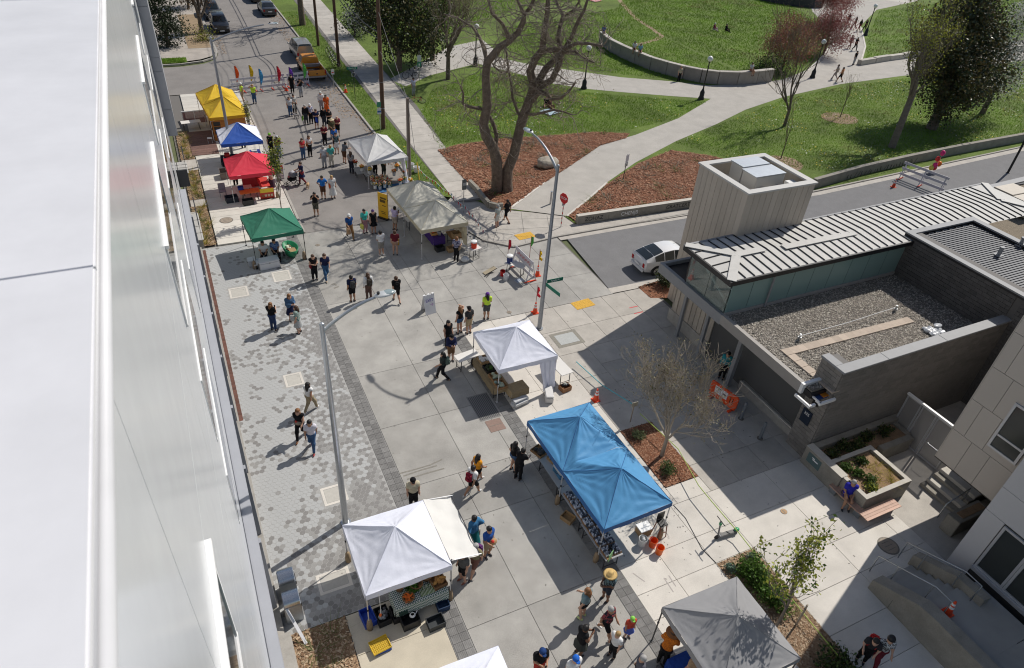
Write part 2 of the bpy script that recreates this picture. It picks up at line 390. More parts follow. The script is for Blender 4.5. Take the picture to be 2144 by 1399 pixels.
for i, (a, b, w, d) in enumerate(HATCH):
    h = thing('utility_hatch', (a, b, 0), ['wide concrete utility hatch beside the steel bins', 'concrete hatch set in dark hexagon pavers behind a lamp post', 'square concrete hatch beside a woman in tan trousers', 'concrete hatch frame near the white sill of the pale building', 'concrete hatch frame in pavers in front of the green canopy'][i], 'hatch', 'utility hatches in the hexagon paving')
    fm = MB()
    for s in (-1, 1):
        fm.box(s*(w/2-.055), 0, -.012, .11, d, .016); fm.box(0, s*(d/2-.055), -.012, w-.22, .11, .0155)
    fm.build('frame', m_conc2, h); MB().box(0, 0, -.012, w-.25, d-.25, .012).build('cover', M('hatch_cover', (.47, .45, .41), .8, ns=6, na=.1), h)
    MB().box(w*.28, d*.2, -.002, .05, .02, .006).build('lifting_eye', m_iron, h)
# plank-like pavement north of the hexagons and planting strip along the building
pav = struct(sheet('plank_pavement', rect(-.6, 5.92, 40.3, 69.4), -.01, m_joint, st=False))
slabs(pav, 'plank', [.62, 5.72], fr(40.32, 69.3, .74), .1, m_plank, gap=.02, th=.1)
b = MB().bx(5.74, 5.92, 40.34, 68.4, -.05, .11); b.build('kerb', m_curb, pav, bevel=.02)
slabs(pav, 'plank', [-.4, .6], [46.0, 47.0], .1, m_conc3, th=.1); slabs(pav, 'plank', [-.4, .6], [52.0, 54.0], .1, m_conc3, th=.1)
def mulchbed(name, poly, z, base, chipm, n, size):
    o = sheet(name, poly, z, base); pts = scatter(poly, n); v, f = chips(pts, z, size)
    c = stuff(raw('bark_chips', v, f, chipm, o, rng.integers(0, len(chipm), n))); return o
strip1 = mulchbed('mulch_strip', rect(-.4, .55, 40.4, 45.95), .09, m_mulch2, m_mulchc2, 900, .09)
strip2 = mulchbed('mulch_strip', rect(-.4, .55, 47.05, 51.95), .09, m_mulch2, m_mulchc2, 700, .09)
strip3 = mulchbed('mulch_strip', rect(-.4, .55, 54.05, 60), .09, m_mulch2, m_mulchc2, 500, .09)
# bottom-left bed and pavement
bedBL = mulchbed('mulch_bed', rect(-.6, 1.66, 4, 13.42), .006, m_mulch2, m_mulchc2, 5000, .09)
nwp = struct(sheet('entry_pavement', rect(1.66, 4.68, 2, 13.44), -.03, m_joint, st=False))
slabs(nwp, 'slab', [1.68, 4.64], [2.2, 3.9, 5.6, 7.3, 9.0, 10.4, 11.9, 13.42], .0, M('concrete_entry', (.5, .45, .36), .86, ns=1.2, na=.12, ns2=30, na2=.08, rand=.06, world_co=True))
# plaza beds
bedM = mulchbed('tree_bed', rect(15.42, 17.13, 13.97, 17.53), .004, m_mulch, m_mulchc, 4200, .07)
bed2 = mulchbed('shrub_bed', rect(15.05, 16.88, -3, 10.12), .004, m_mulch2, m_mulchc2, 7000, .07)
bedS = mulchbed('corner_bed', px((1335, 601), (1372, 590), (1440, 575), (1440, 625), (1362, 624)), .006, m_mulch, m_mulchc, 700, .08)
# far left corner
cornL = sheet('corner_pavement', [(-30, 79.2), (1.4, 79.6), (3.4, 80.2), (4.6, 81.2), (5.2, 83), (5.2, 140), (-30, 140)], .1, M('pavement_old', (.4, .36, .32), .9, ns=.8, na=.2, ns2=20, na2=.2, world_co=True))
b = MB()
for a, c in zip([(-30, 78.6), (1.4, 78.95), (3.5, 79.6), (4.9, 80.8), (5.3, 83)], [(1.4, 78.95), (3.5, 79.6), (4.9, 80.8), (5.3, 83), (5.3, 150)]): b.beam((a[0], a[1], .05), (c[0], c[1], .05), .2, .14)
struct(b.build('kerb_corner', m_curb))
grassL = sheet('verge_left', [(-3, 79.1), (2.1, 79.4), (2.1, 81.2), (-3, 81.2)], .112, m_lawn)
sheet('verge_left_far', [(2.6, 84.5), (4.9, 84.5), (4.9, 100), (2.6, 100)], .112, m_dirt)
# ---------------------------------------------------------------- park side
kerbR = MB()
kerbR.bx(14.8, 15.0, 43.6, 200, -.1, .13); kerbR.beam((14.9, 43.6, .02), (16.2, 41.2, .02), .2, .2); struct(kerbR.build('kerb_park', m_curb, bevel=.02))
lawn = sheet('lawn', [(15.0, 43.5), (18.3, 41.1), (18.9, 39.8), (23.2, 37.4), (23.4, 35.9), (140, 39.5), (300, 60), (300, 300), (15.0, 300)], .1, m_lawn)
swR = struct(sheet('park_sidewalk', [(17.3, 41.3), (18.6, 41.2), (20.6, 61.5), (21.6, 130), (18.6, 130), (17.0, 62), (16.75, 43)], .118, m_joint, st=False))
for k in range(55):
    y0 = 41.5+k*1.6; xa = 16.75+(y0-43)*.03; wd = 2.35+min(1, max(0, y0-41)/30)*.7
    b = MB().add([(xa, y0+.01, .125), (xa+wd, y0+.01+.05, .125), (xa+.05+wd, y0+1.58+.05, .125), (xa+.05, y0+1.58, .125)], [(0, 1, 2, 3)]); b.build('slab', m_conc3, swR)
corner = struct(sheet('corner_pavement_park', [(14.9, 40.4), (16.4, 35.9), (18.0, 34.45), (21.4, 34.85), (33.4, 34.6), (33.4, 35.4), (23.6, 35.8), (23.35, 37.2), (19.6, 39.45), (18.6, 39.9), (18.5, 41.3), (16.9, 42.6)], .06, m_conc3, st=False))
for p, q in (((16.9, 35.4), (19.4, 39.3)), ((18.9, 34.6), (20.6, 38.8)), ((20.9, 34.8), (22.1, 37.7)), ((16.0, 37.2), (22.4, 35.9)), ((15.6, 39.0), (22.9, 37.0))):
    MB().beam((*p, .058), (*q, .058), .03, .008).build('joint', m_joint, corner)
kb = MB()
for p, q in (((16.4, 35.9), (18.0, 34.45)), ((18.0, 34.45), (21.4, 34.8)), ((21.4, 34.8), (45, 34.9)), ((45, 34.9), (76, 36.6))): kb.beam((*p, .03), (*q, .03), .16, .12)
struct(kb.build('kerb_side_road', m_curb))
sheet('gutter_side_road', [(21.4, 34.3), (45, 34.3), (76, 35.9), (76, 36.5), (45, 34.82), (21.4, 34.72)], .006, m_conc3)
sheet('gutter_near', [(21.2, 27.62), (36, 27.2), (36, 27.8), (21.3, 28.15)], .006, m_conc3)
for i, (a, b_) in enumerate(((19.3, 35.5), (19.0, 27.2))):
    o = MB().box(0, 0, 0, 1.25, .75, .012); 
    for ii in range(9):
        for jj in range(5): o.cyl(-.52+ii*.13, -.27+jj*.135, .012, .03, .006, 6)
    tag(o.build('tactile_pad', m_paintY, loc=(a, b_, .004 if i else .064), rz=R(4)), ['yellow tactile pad at the park corner ramp by the stop sign', 'yellow tactile pad on the plaza ramp by the street sign'][i], 'tactile pad', 'yellow ramp pads')
# lawn furniture: paths
P1 = px((1066, 440), (1100, 415), (1140, 385), (1200, 345), (1260, 305), (1330, 285), (1420, 250), (1488, 209), (1400, 203), (1300, 195), (1225, 188), (1150, 176), (1090, 158), (1030, 143), (1000, 135), (900, 160), (850, 183), (815, 168), (870, 140), (940, 100), (1010, 85), (1034, 105), (1040, 122), (1100, 135), (1200, 150), (1300, 164), (1400, 172), (1480, 181), (1580, 178), (1640, 168), (1685, 150), (1720, 122), (1738, 95), (1738, 65), (1700, 25), (1690, -20), (1900, -20), (1900, 8), (1835, 22), (1802, 55), (1812, 100), (1803, 132), (1880, 122), (1990, 104), (2144, 85), (2200, 80), (2200, 112), (2144, 128), (1990, 148), (1880, 162), (1760, 178), (1640, 205), (1560, 232), (1500, 262), (1415, 298), (1330, 343), (1270, 385), (1230, 420), (1185, 455))
sheet('gravel_path', P1, .108, m_path)
sheet('park_plaza', px((1690, -20), (1640, 0), (1600, -10), (1620, -60), (2000, -60), (2010, -20), (1900, 8)), .112, M('pale_path', (.5, .47, .43), .9, world_co=True))
trail = [(1292, -5), (1330, 38), (1362, 58), (1386, 76), (1372, 84), (1330, 95)]
tl = [G(*p, .1) for p in trail]; tb = MB()
for a, c in zip(tl, tl[1:]): tb.beam((a[0], a[1], .095), (c[0], c[1], .095), .7, .03)
struct(tb.build('dirt_trail', m_dirt))
# red mulch around the willow and by the wall
Mu1 = px((917, 318), (960, 306), (1050, 293), (1150, 287), (1250, 279), (1318, 283), (1310, 292), (1255, 308), (1200, 346), (1140, 386), (1066, 440), (1028, 440), (1010, 425), (983, 390), (955, 360))
mu1 = mulchbed('mulch_bed_willow', Mu1, .13, m_mulch, m_mulchc, 15000, .14)
Mu2 = px((1190, 456), (1235, 421), (1275, 386), (1335, 346), (1405, 318), (1490, 330), (1540, 345), (1545, 410), (1450, 430), (1330, 452), (1208, 470))
mu2 = mulchbed('mulch_bed_wall', Mu2, .15, m_mulch, m_mulchc, 13000, .14)
for i, p in enumerate(((1757, 250), (1634, 345))):
    a = G(*p); q = [(a[0]+2.0*math.cos(t), a[1]+1.7*math.sin(t)) for t in np.linspace(0, 6.28, 18)[:-1]]
    mulchbed('mulch_ring', q, .115, m_dirt, m_mulchc2, 600, .12)
# edging strips along the path
def edging(name, pts, w, h, mat=m_curb, z=.1):
    b = MB()
    for a, c in zip(pts, pts[1:]):
        A = G(*a); C = G(*c); b.beam((A[0], A[1], z+h/2), (C[0], C[1], z+h/2), w, h)
    return struct(b.build(name, mat))
edging('path_edging', [(1066, 441), (1100, 416), (1140, 386)], .16, .06, m_conc2)
edging('path_edging_right', [(1187, 456), (1230, 421), (1270, 386)], .16, .06, m_conc2)
edging('path_edging_upper', [(1690, 150), (1720, 122), (1738, 95), (1739, 65)], .22, .06, m_conc2)
edging('path_edging_lawn', [(1802, 132), (1811, 100), (1803, 60)], .22, .06, m_conc2)
# grass as real blades over the nearer lawn, daisies and dandelions
LAWN_POLY = px((880, 240), (905, 190), (1010, 150), (1100, 162), (1225, 196), (1400, 210), (1480, 216), (1410, 252), (1300, 278), (1150, 284), (1000, 296), (920, 312))
LAWN2 = px((1415, 302), (1500, 266), (1640, 210), (1760, 184), (1900, 166), (2144, 134), (2200, 160), (2144, 290), (1900, 325), (1740, 362), (1560, 345), (1490, 325))
LAWN3 = px((1040, 100), (1060, 60), (1290, 20), (1390, 80), (1580, 170), (1480, 176), (1300, 158), (1120, 132))
LAWN4 = px((1290, 20), (1310, -5), (1640, 5), (1735, 60), (1730, 100), (1680, 145), (1590, 168), (1390, 78))
LAWN5 = px((1810, 128), (1818, 70), (1840, 25), (1950, 10), (2144, 0), (2144, 80), (1990, 100), (1880, 118))
VERGE = [(15.05, 44), (16.7, 43.2), (16.9, 62), (18.2, 100), (15.05, 100)]
bv, bf = [], []; off = 0
for poly, n, h, w in ((LAWN_POLY, 26000, .13, .05), (LAWN2, 44000, .13, .05), (LAWN3, 22000, .16, .07), (LAWN4, 30000, .17, .08), (LAWN5, 16000, .18, .08), (VERGE, 9000, .12, .04), (px((720, 60), (900, 100), (960, 70), (1080, 20), (1300, -8), (1000, -30), (760, -10)), 14000, .2, .1), (rect(-2, 2.0, 79.2, 81), 1500, .15, .06)):
    pts = scatter(poly, n); v, f = blades(pts, .1, h, w); bv.append(v); bf.append(f+off); off += len(v)
gb = np.vstack(bf); gv = np.vstack(bv); gm = np.array([vnoise(a, b, 4, 5)*.7+vnoise(a, b, .9, 6)*.3 for a, b in gv[::3, :2]])+rng.normal(0, .07, len(gv)//3) > .73
stuff(tag(raw('grass', gv, gb, [m_blade, M('grass_straw', (.36, .33, .11), .85, ns=.5, na=.25, world_co=True)], None, gm.astype(int)), 'short green grass blades covering the park lawn', 'grass'))
fl = []
for poly, n in ((LAWN2, 1500), (LAWN_POLY, 500), (VERGE, 60)):
    p = scatter(poly, n*3); k = np.array([vnoise(a, b, 3.2, 3) for a, b in p]); p = p[k > .5][:n]
    fl.append(p)
fl = np.vstack(fl); v, f = chips(fl, .2, .1, .15)
stuff(tag(raw('lawn_flowers', v, f, [P('dandelion', (.7, .5, .03), .8), P('daisy', (.75, .75, .7), .8)], None, rng.choice([0, 1], len(fl), p=[.6, .4])), 'tiny yellow dandelions and white daisies dotting the grass', 'flowers'))
# manholes and lids in the paving
for i, (a, b_, r, lab) in enumerate(((22.09, 8.09, .42, 'round cast iron manhole cover near the stair handrails'), (19.32, 11.04, .14, 'small round orange brown drain lid in the pale plaza slabs'), (1.5, 43.4, .42, 'round manhole cover in the plank pavement beside the green canopy'), (14.6, 27.9, .14, 'small round valve lid near the cone with a red flag'), (7.4, 34.0, .14, 'small round valve lid by two backpackers'), (6.3, 38.6, .14, 'small round valve lid near the green canopy leg'), (9.6, 71.5, .32, 'round manhole cover in the asphalt behind the barricade'))):
    h = thing('manhole_cover', (a, b_, .105 if i == 2 else .004), lab, 'manhole cover'); m = MB()
    m.cyl(0, 0, 0, r, .008, 24); m.build('ring', m_iron, h)
    MB().cyl(0, 0, .008, r*.86, .004, 24).build('lid', M('manhole_lid', (.3, .25, .2), .7, ns=30, na=.25) if i != 1 else M('brass_lid', (.45, .25, .1), .6), h)
    for k in range(3): MB().box(0, -r*.4+k*r*.4, .012, r*.9, .03, .004).build('rib', m_iron, h)
u = thing('utility_vault', (16.51, 24.61, .004), 'rectangular grey utility vault lid near the street sign pole', 'vault lid')
MB().box(0, 0, 0, 1.6, 1.25, .006).build('frame', M('vault_frame', (.25, .235, .2), .8, ns=8, na=.2), u); MB().box(0, 0, .006, 1.15, .85, .006).build('lid', M('vault_lid', (.42, .43, .42), .7, ns=10, na=.12), u)
u = thing('sidewalk_grate', (10.2, 21.3, .004), 'dark sidewalk grate with parallel bars in shade beside white canopy', 'grate')
MB().box(0, 0, 0, 1.05, 1.75, .004).build('frame', M('grate_frame', (.2, .195, .19), .8), u)
for k in range(12): MB().box(-.46+k*.084, 0, .004, .03, 1.6, .012).build('bar', M('grate_bar', (.09, .09, .09), .6, metal=.4), u)
u = thing('brown_cover_plate', (10.22, 19.98, .004), 'brown square cover plate next to the ribbed band', 'cover plate')
MB().box(0, 0, 0, .75, .75, .008).build('plate', M('rust_plate', (.25, .17, .14), .8, ns=8, na=.15), u); MB().box(0, 0, .008, .6, .03, .004).build('rib', m_iron, u)
# stains and chalk on the slabs: flat marks
def mark(name, pts, mat, label, cat='mark', z=.003, w=.04):
    b = MB()
    for seg in pts:
        for a, c in zip(seg, seg[1:]):
            A = G(*a); C = G(*c); b.beam((A[0], A[1], z), (C[0], C[1], z), w, .003)
    return tag(b.build(name, mat), label, cat)
sp_ = np.vstack([scatter(rect(5.4, 21, 8, 40), 420), scatter(rect(11.5, 16, 6, 27), 160), scatter(rect(6.2, 14.5, 41, 75), 160)]); v, f = chips(sp_, -.008, .06, .02); v[:, 2] = .0025
stuff(tag(raw('gum_spots', v, f, M('gum_spot', (.19, .18, .165), .9)), 'small dark gum and oil spots on the slabs', 'stain'))
ll = np.vstack([scatter(rect(13.2, 14.75, 60, 112), 1800), scatter(rect(5.5, 6.4, 82, 110), 500), scatter(rect(14.2, 14.78, 44, 62), 250)]); v, f = chips(ll, .004, .12, .2)
stuff(tag(raw('leaf_litter', v, f, m_mulchc2), 'brown leaf litter gathered along the street kerbs', 'leaf litter'))
m_stain = M('damp_stain', (.22, .205, .18), .8, ns=9, na=.3, world_co=True)
mark('oil_stain', [[(836, 992), (862, 985), (900, 974), (926, 962)], [(845, 997), (880, 985), (915, 975)], [(852, 1004), (890, 992), (930, 981)]], m_stain, 'dark damp stain streaked across a street slab near the band', 'stain', w=.07)
mark('footprint_stain', [[(699, 604), (709, 600)], [(694, 596), (700, 594)], [(701, 594), (704, 598)]], m_stain, 'dark footprint shaped stains on the slab beside two walkers', 'stain', w=.12)
mark('chalk_marks', [[(1325, 1240-40), (1350, 1218)], [(1390, 1210), (1410, 1240)], [(1400, 1205), (1415, 1228)]], M('chalk', (.42, .38, .36), .9), 'faint pink chalk strokes on pale slabs by the grey canopy', 'chalk')
mark('red_survey_marks', [[(1318, 645), (1335, 641)], [(1328, 657), (1346, 653)]], P('survey_red', (.6, .1, .1), .8), 'two short red survey paint lines near the planter corner', 'paint mark', w=.07)
# ================================================================ pale building on the left
m_wp = M('white_metal_cap', (.7, .7, .725), .45, ns=1.2, na=.07, spec=.4)
m_panel = M('satin_grey_panel', (.6, .62, .645), .2, metal=0, ns=1.5, na=.05, spec=.6, rand=.04)
m_panel2 = M('satin_blue_grey_panel', (.33, .34, .37), .5, ns=1.5, na=.05, rand=.06)
m_white = P('white_trim', (.78, .78, .78), .45)
m_dark = P('dark_metal', (.03, .03, .035), .5)
m_glass = M('window_glass', (.03, .04, .045), .05, spec=.8)
m_steel = M('galvanised_steel', (.42, .44, .46), .35, metal=.85, ns=12, na=.1)
XF = -.75
lb = thing('apartment_building', (-.75, 20, 0), 'tall pale building with white parapet cap and satin grey panels along the pavement', 'building')
def lp(b, name, mat, **k):
    o = b.build(name, mat, None, **k); o.parent = lb; o.matrix_parent_inverse = Matrix.Translation((.75, -20, 0)); return o
ZP = 19.45
lp(MB().bx(-14, XF-.012, -8, 46.9, 0, ZP-.2), 'core_wall', M('wall_core', (.35, .36, .37), .7))
# cap in lengths with standing joints, shiny channel, rounded lip
for y0, y1 in ((-8, -1.2), (-1.19, 4.65), (4.66, 12.8), (12.81, 24), (24.01, 36), (36.01, 46.9)):
    lp(MB().bx(-3.2, -.70, y0, y1, ZP-.06, ZP), 'parapet_cap', m_wp, bevel=.012)
lp(MB().bx(-.78, -.715, -8, 46.9, ZP-.17, ZP-.062), 'mirror_channel', M('mirror_steel', (.55, .56, .57), .06, metal=1))
lp(MB().tube([(-.715, -8, ZP-.24), (-.715, 46.9, ZP-.24)], .055, 12), 'rounded_lip', m_wp, smooth=True)
# wall panels
for z0, z1 in ((14.95, ZP-.3), (11.6, 14.94), (8.3, 11.59), (4.2, 8.29)):
    for y0, y1 in zip(range(-8, 45, 6), range(-2, 51, 6)):
        y1 = min(y1, 46.9)
        lp(MB().bx(XF-.01, XF, y0, y1-.012, z0, z1-.012), 'wall_panel', m_panel)
# windows with projecting white surrounds
for z, pj in ((12.9, .075), (9.4, .03), (6.2, .03)):
    for yy, w in ((2.2, 7.4), (16.2, 5.5), (26.8, 5.5), (37.4, 5.5)):
        f = MB()
        f.bx(XF, XF+pj*.6, yy-w/2, yy+w/2, z-.06, z); f.bx(XF, XF+pj, yy-w/2-.06, yy+w/2+.06, z+1.9, z+1.97)
        f.bx(XF, XF+pj*.5, yy-w/2, yy-w/2+.07, z, z+1.9); f.bx(XF, XF+pj*.5, yy+w/2-.07, yy+w/2, z, z+1.9)
        fo = lp(f, 'window_frame', m_white)
        g = MB().bx(XF-.002, XF+.02, yy-w/2+.08, yy+w/2-.08, z+.01, z+1.89).build('pane', m_glass); g.parent = fo
# ground floor: storefront sill, base
lp(MB().bx(XF, -.42, -8, 39.9, 3.9, 4.15), 'canopy_ledge', m_panel2, bevel=.02)
for y in np.arange(14.5, 39.9, 3.2):
    lp(MB().bx(-.6, -.35, float(y)-.09, float(y)+.09, 0, 3.9), 'pilaster', m_panel2)
    lp(MB().bx(-.62, -.58, float(y)+.1, float(y)+3.1, .35, 3.7), 'shop_window', m_glass)
lp(MB().bx(-.6, -.3, -8, 39.9, 0, .34), 'plinth', m_curb)
lp(MB().bx(-.75, -.12, 8, 13.3, 0, .5), 'low_wall', m_curb, bevel=.02)
# far wing with blue-grey panels facing the camera
lp(MB().bx(-14, -.22, 47, 62, 4.6, 20), 'wing', M('wing_core', (.3, .31, .33), .6))
for z0, z1 in ((4.62, 6.3), (6.31, 8.6), (8.61, 9.4), (9.41, 12.2), (12.21, 13.0), (13.01, 16), (16.01, 20)):
    lp(MB().bx(-6, -.2, 46.97, 46.999, z0, z1-.02), 'wing_panel', m_panel2)
    for y0 in (47.0, 50.0, 53.0, 56.0, 59.0): lp(MB().bx(-.219, -.2, y0, y0+2.98, z0, z1-.02), 'wing_panel', m_panel2)
lp(MB().bx(-6, -.9, 47, 62, 0, 4.6), 'wing_base_wall', M('wing_base', (.22, .22, .22), .7))
# patio and balcony with railings
for name, y0, y1, z0, zd in (('patio', 40.35, 44.3, 0, .55), ('balcony', 44.7, 46.9, 2.5, 2.9)):
    lp(MB().bx(-2, -.13, y0, y1, z0, zd), name+'_slab', m_curb if name == 'patio' else m_dark, bevel=.01)
    for k in range(4):
        for j in range(3): lp(MB().box(-1.6+j*.62, y0+.5+k*(y1-y0-.4)/4, zd, .58, (y1-y0)/4-.04, .02), 'deck_tile', M('deck_tile', (.45, .44, .42), .8, rand=.1))
    r = MB()
    for k in range(int((y1-y0)/.13)): r.beam((-.16, y0+.06+k*.13, zd), (-.16, y0+.06+k*.13, zd+1.0), .014)
    r.bx(-.19, -.13, y0, y1, zd+1.0, zd+1.04); lp(r, name+'_railing', m_dark)
    lp(MB().bx(-2, -1.96, y0, y1, zd, zd+2.4), name+'_door', M('brown_wood', (.16, .1, .07), .7, ns=8, na=.2, stretch=(1, 1, .2)))
lp(MB().bx(-1.4, -.13, 44.55, 44.69, 2.2, 3.3), 'privacy_screen', P('charcoal_panel', (.05, .05, .055), .6))
# two steel litter bins by the plinth
for i, (a, c) in enumerate(((.0, 15.05), (.0, 14.15))):
    t = thing('litter_bin', (a+.12, c, 0), ['brushed steel litter bin with curved hood against the pale building', 'brushed steel litter bin with curved hood beside the mulch bed'][i], 'litter bin', 'steel litter bins')
    MB().box(0, 0, 0, .55, .62, .95).build('body', m_steel, t, bevel=.02)
    h = MB(); pr = [(.3*math.cos(t_), .95+.26*math.sin(t_)) for t_ in np.linspace(0, math.pi, 10)]; h.profx(pr, .5); hood = h.build('hood', M('brushed_steel', (.62, .63, .65), .22, metal=1, ns=40, na=.05), t, fixn=True); shade(hood)
    MB().box(.29, 0, .62, .02, .4, .18).build('opening', m_dark, t)
t = thing('grey_board', (.12, 13.3, 0), 'long pale metal strip leaning by the litter bins', 'board'); MB().beam((-.2, .55, .9), (.15, -.35, .02), .1, .03).build('strip', m_wp, t); MB().beam((-.2, .55, .93), (-.05, .2, .6), .04, .02).build('edge', m_steel, t)
# ================================================================ station head-house with tower, clerestory and gravel roof
m_ribm = M('zinc_cladding', (.46, .41, .35), .55, metal=.1, ns=2, na=.1, stretch=(1, 1, .15), rand=.05)
m_zroof = M('zinc_roof', (.5, .49, .465), .65, metal=0, ns=3, na=.08, rand=.05)
m_cop = M('coping_grey', (.25, .255, .265), .6, metal=0, ns=4, na=.06)
m_blk = P('black_fascia', (.018, .018, .02), .45)
m_cmu = M('block_grey', (.2, .185, .17), .9, ns=2, na=.12, ns2=40, na2=.14, bs=50, bd=.004, rand=.13)
m_cmud = M('block_dark', (.105, .1, .097), .85, ns=2, na=.12, ns2=40, na2=.14, bs=50, bd=.004, rand=.16)
m_mort = M('mortar', (.2, .19, .18), .95)
m_teal = M('frosted_teal_glass', (.2, .31, .3), .3, spec=.4, rand=.04)
m_clear = M('clear_glass', (.55, .66, .64), .02, trans=.85, spec=.7)
st = thing('station_building', (21.5, 19, 0), 'grey block station with gravel roof, teal clerestory and zinc tower', 'building')
def sp(b, name, mat, par=None, **k):
    o = b.build(name, mat, None, **k); o.parent = par or st; o.matrix_parent_inverse = Matrix.Identity(4) if par else Matrix.Translation((-21.5, -19, 0)); return o
ZR = 4.0
# body
sp(MB().bx(22.98, 33.2, 13.3, 24.0, 0, 3.6), 'core', M('core_dark', (.1, .1, .1), .9))
sp(MB().bx(33.2, 60, 8, 24.5, 0, 3.9), 'core_rear', M('core_dark', (.1, .1, .1), .9))
# front: canopy slab and fascia
sp(MB().bx(21.45, 33.2, 13.35, 24.0, 3.62, 3.9), 'roof_slab', m_blk)
sp(MB().bx(21.3, 21.5, 13.9, 19.1, 3.62, 4.12), 'fascia', M('fascia_light', (.32, .3, .28), .6, ns=3, na=.05))
sp(MB().bx(21.3, 21.5, 19.1, 24.15, 3.55, 4.1), 'fascia_dark', m_cop); sp(MB().bx(21.5, 24.2, 23.97, 24.15, 3.55, 4.1), 'fascia_north', m_cop)
sp(MB().bx(21.3, 22.35, 13.75, 13.9, 3.62, 4.12), 'fascia_end', m_white)
for x0, x1, y0, y1 in ((21.0, 21.3, 12.9, 13.0), (20.95, 21.03, 12.9, 13.75), (21.5, 22.4, 12.85, 12.95), (21.55, 21.62, 12.9, 13.75)): sp(MB().bx(x0, x1, y0, y1, 3.62, 3.74), 'open_frame', m_white)
# zinc wall below the canopy with ribs
for k, y in enumerate(np.arange(20.9, 24.0, .36)):
    sp(MB().bx(22.92, 22.98, float(y), float(y)+.345, .75, 3.6), 'cladding_panel', m_ribm)
    sp(MB().bx(22.88, 22.92, float(y)+.33, float(y)+.36, .75, 3.6), 'cladding_rib', m_ribm)
sp(MB().bx(22.86, 22.98, 20.85, 24.3, 0, .75), 'wall_base', m_curb, bevel=.01)
for y in (20.85, 22.7): sp(MB().bx(22.3, 22.45, y-.09, y+.09, 0, 3.62), 'column', m_cop)
sp(MB().bx(22.2, 22.42, 18.2, 18.42, 0, 3.62), 'column', m_cop)
# recessed dark brick entrance wall
sp(MB().bx(23.2, 23.24, 14.1, 20.8, 0, 3.6), 'entrance_wall', M('ledger_stone', (.05, .046, .043), .8, ns=5, na=.3, ns2=30, na2=.4, bs=25, bd=.03, stretch=(1, .4, 2)))
sp(MB().bx(22.7, 23.2, 14.2, 18.0, 0, .45), 'seat_wall', m_curb, bevel=.02)
sp(MB().bx(22.72, 22.8, 14.2, 18.0, .45, .5), 'seat_edge', m_conc2)
# block walls: every block a part near the camera, the rest joined
blk = {}
def blocks(o0, u, nrm, L, H, mat, name, bw=.4, bh=.2, cap=300, par=None):
    """wall of blocks from o0 along u (unit x/y), facing nrm"""
    rows = int(H/bh); cnt = 0; rest = MB(); u = Vector(u); nrm = Vector(nrm); rz = math.atan2(u.y, u.x)
    key = (mat.name, bw, bh)
    if key not in blk:
        me = MB().box(0, 0, 0, bw-.012, .05, bh-.012).mesh('block'); me.materials.append(mat); blk[key] = me
    for r in range(rows-1, -1, -1):
        off = (r % 2)*bw/2; x = -off
        while x < L:
            a = max(x, 0); b = min(x+bw, L); x += bw
            if b-a < .08: continue
            c = Vector(o0)+u*((a+b)/2)+nrm*(.012+random.uniform(-.003, .003)); c.z = o0[2]+r*bh
            if b-a > bw-.01 and cnt < cap:
                o = link('block', blk[key]); o.parent = par or st; o.matrix_parent_inverse = Matrix.Translation((-21.5, -19, 0)) if not par else Matrix.Identity(4); o.location = c; o.rotation_euler.z = rz; cnt += 1
            else: rest.box(c.x, c.y, c.z, b-a-.012, .05, bh-.012, rz)
    if rest.v: stuff(sp(rest, 'blocks_beyond', mat, par))
blocks((22.36, 13.02, 0), (0, 1, 0), (-1, 0, 0), 1.12, 5.0, m_cmu, 'pier')
sp(MB().bx(22.38, 23.2, 13.05, 14.12, 0, 5.0), 'pier_core', m_mort)
blocks((22.38, 13.02, 0), (1, 0, 0), (0, -1, 0), 11.0, 5.0, m_cmu, 'south_wall', bw=.4)
sp(MB().bx(22.4, 33.5, 13.05, 13.3, 0, 5.0), 'south_wall_core', m_mort)
for x0, x1 in ((22.3, 24.9), (24.91, 28.6), (28.61, 32.3), (32.31, 33.3)): sp(MB().bx(x0, x1, 12.93, 13.42, 5.0, 5.1), 'coping', m_cop, bevel=.01)
sp(MB().bx(22.3, 22.75, 13.42, 14.2, 5.0, 5.1), 'coping', m_cop, bevel=.01)
blocks((33.2, 13.3, 4.0), (0, 1, 0), (-1, 0, 0), 6.2, 2.3, m_cmud, 'rear_wall')
sp(MB().bx(33.22, 34, 13.3, 19.5, 3.9, 6.3), 'rear_wall_core', m_mort)
sp(MB().bx(33.2, 38, 4, 13.3, 0, 6.3), 'rear_block', M('block_dark_plain', (.12, .115, .11), .9, ns=3, na=.1))
blocks((33.18, 7.0, 0), (0, 1, 0), (-1, 0, 0), 6.0, 6.2, m_cmud, 'rear_wall2', cap=120)
# gravel roof, walkway tiles
grv = MB().bx(21.5, 33.1, 13.42, 19.1, 3.9, 3.98); gro = sp(grv, 'gravel_roof', M('roof_gravel_base', (.2, .18, .155), .95, ns=20, na=.3, ns2=60, na2=.4, bs=40, bd=.03, world_co=True))
pts = scatter(rect(21.5, 33.1, 13.45, 19.05), 26000); v, f = chips(pts, 3.985, .07, .5)
g2 = stuff(raw('gravel', v, f, [M('pebble_a', (.36, .32, .27), .9), M('pebble_b', (.2, .18, .16), .9), M('pebble_c', (.5, .46, .4), .9)], None, rng.integers(0, 3, len(pts)))); g2.parent = st; g2.matrix_parent_inverse = Matrix.Translation((-21.5, -19, 0))
m_pavr = M('roof_paver', (.46, .38, .31), .85, ns=6, na=.1, rand=.1)
A = G(1648, 738, 4.0); B = G(1900, 672, 4.0); C = G(1712, 792, 4.0)
for k in range(19): sp(MB().box(A[0]+(B[0]-A[0])*k/18, A[1]+(B[1]-A[1])*k/18, 3.99, .42, .42, .06), 'roof_paver', m_pavr)
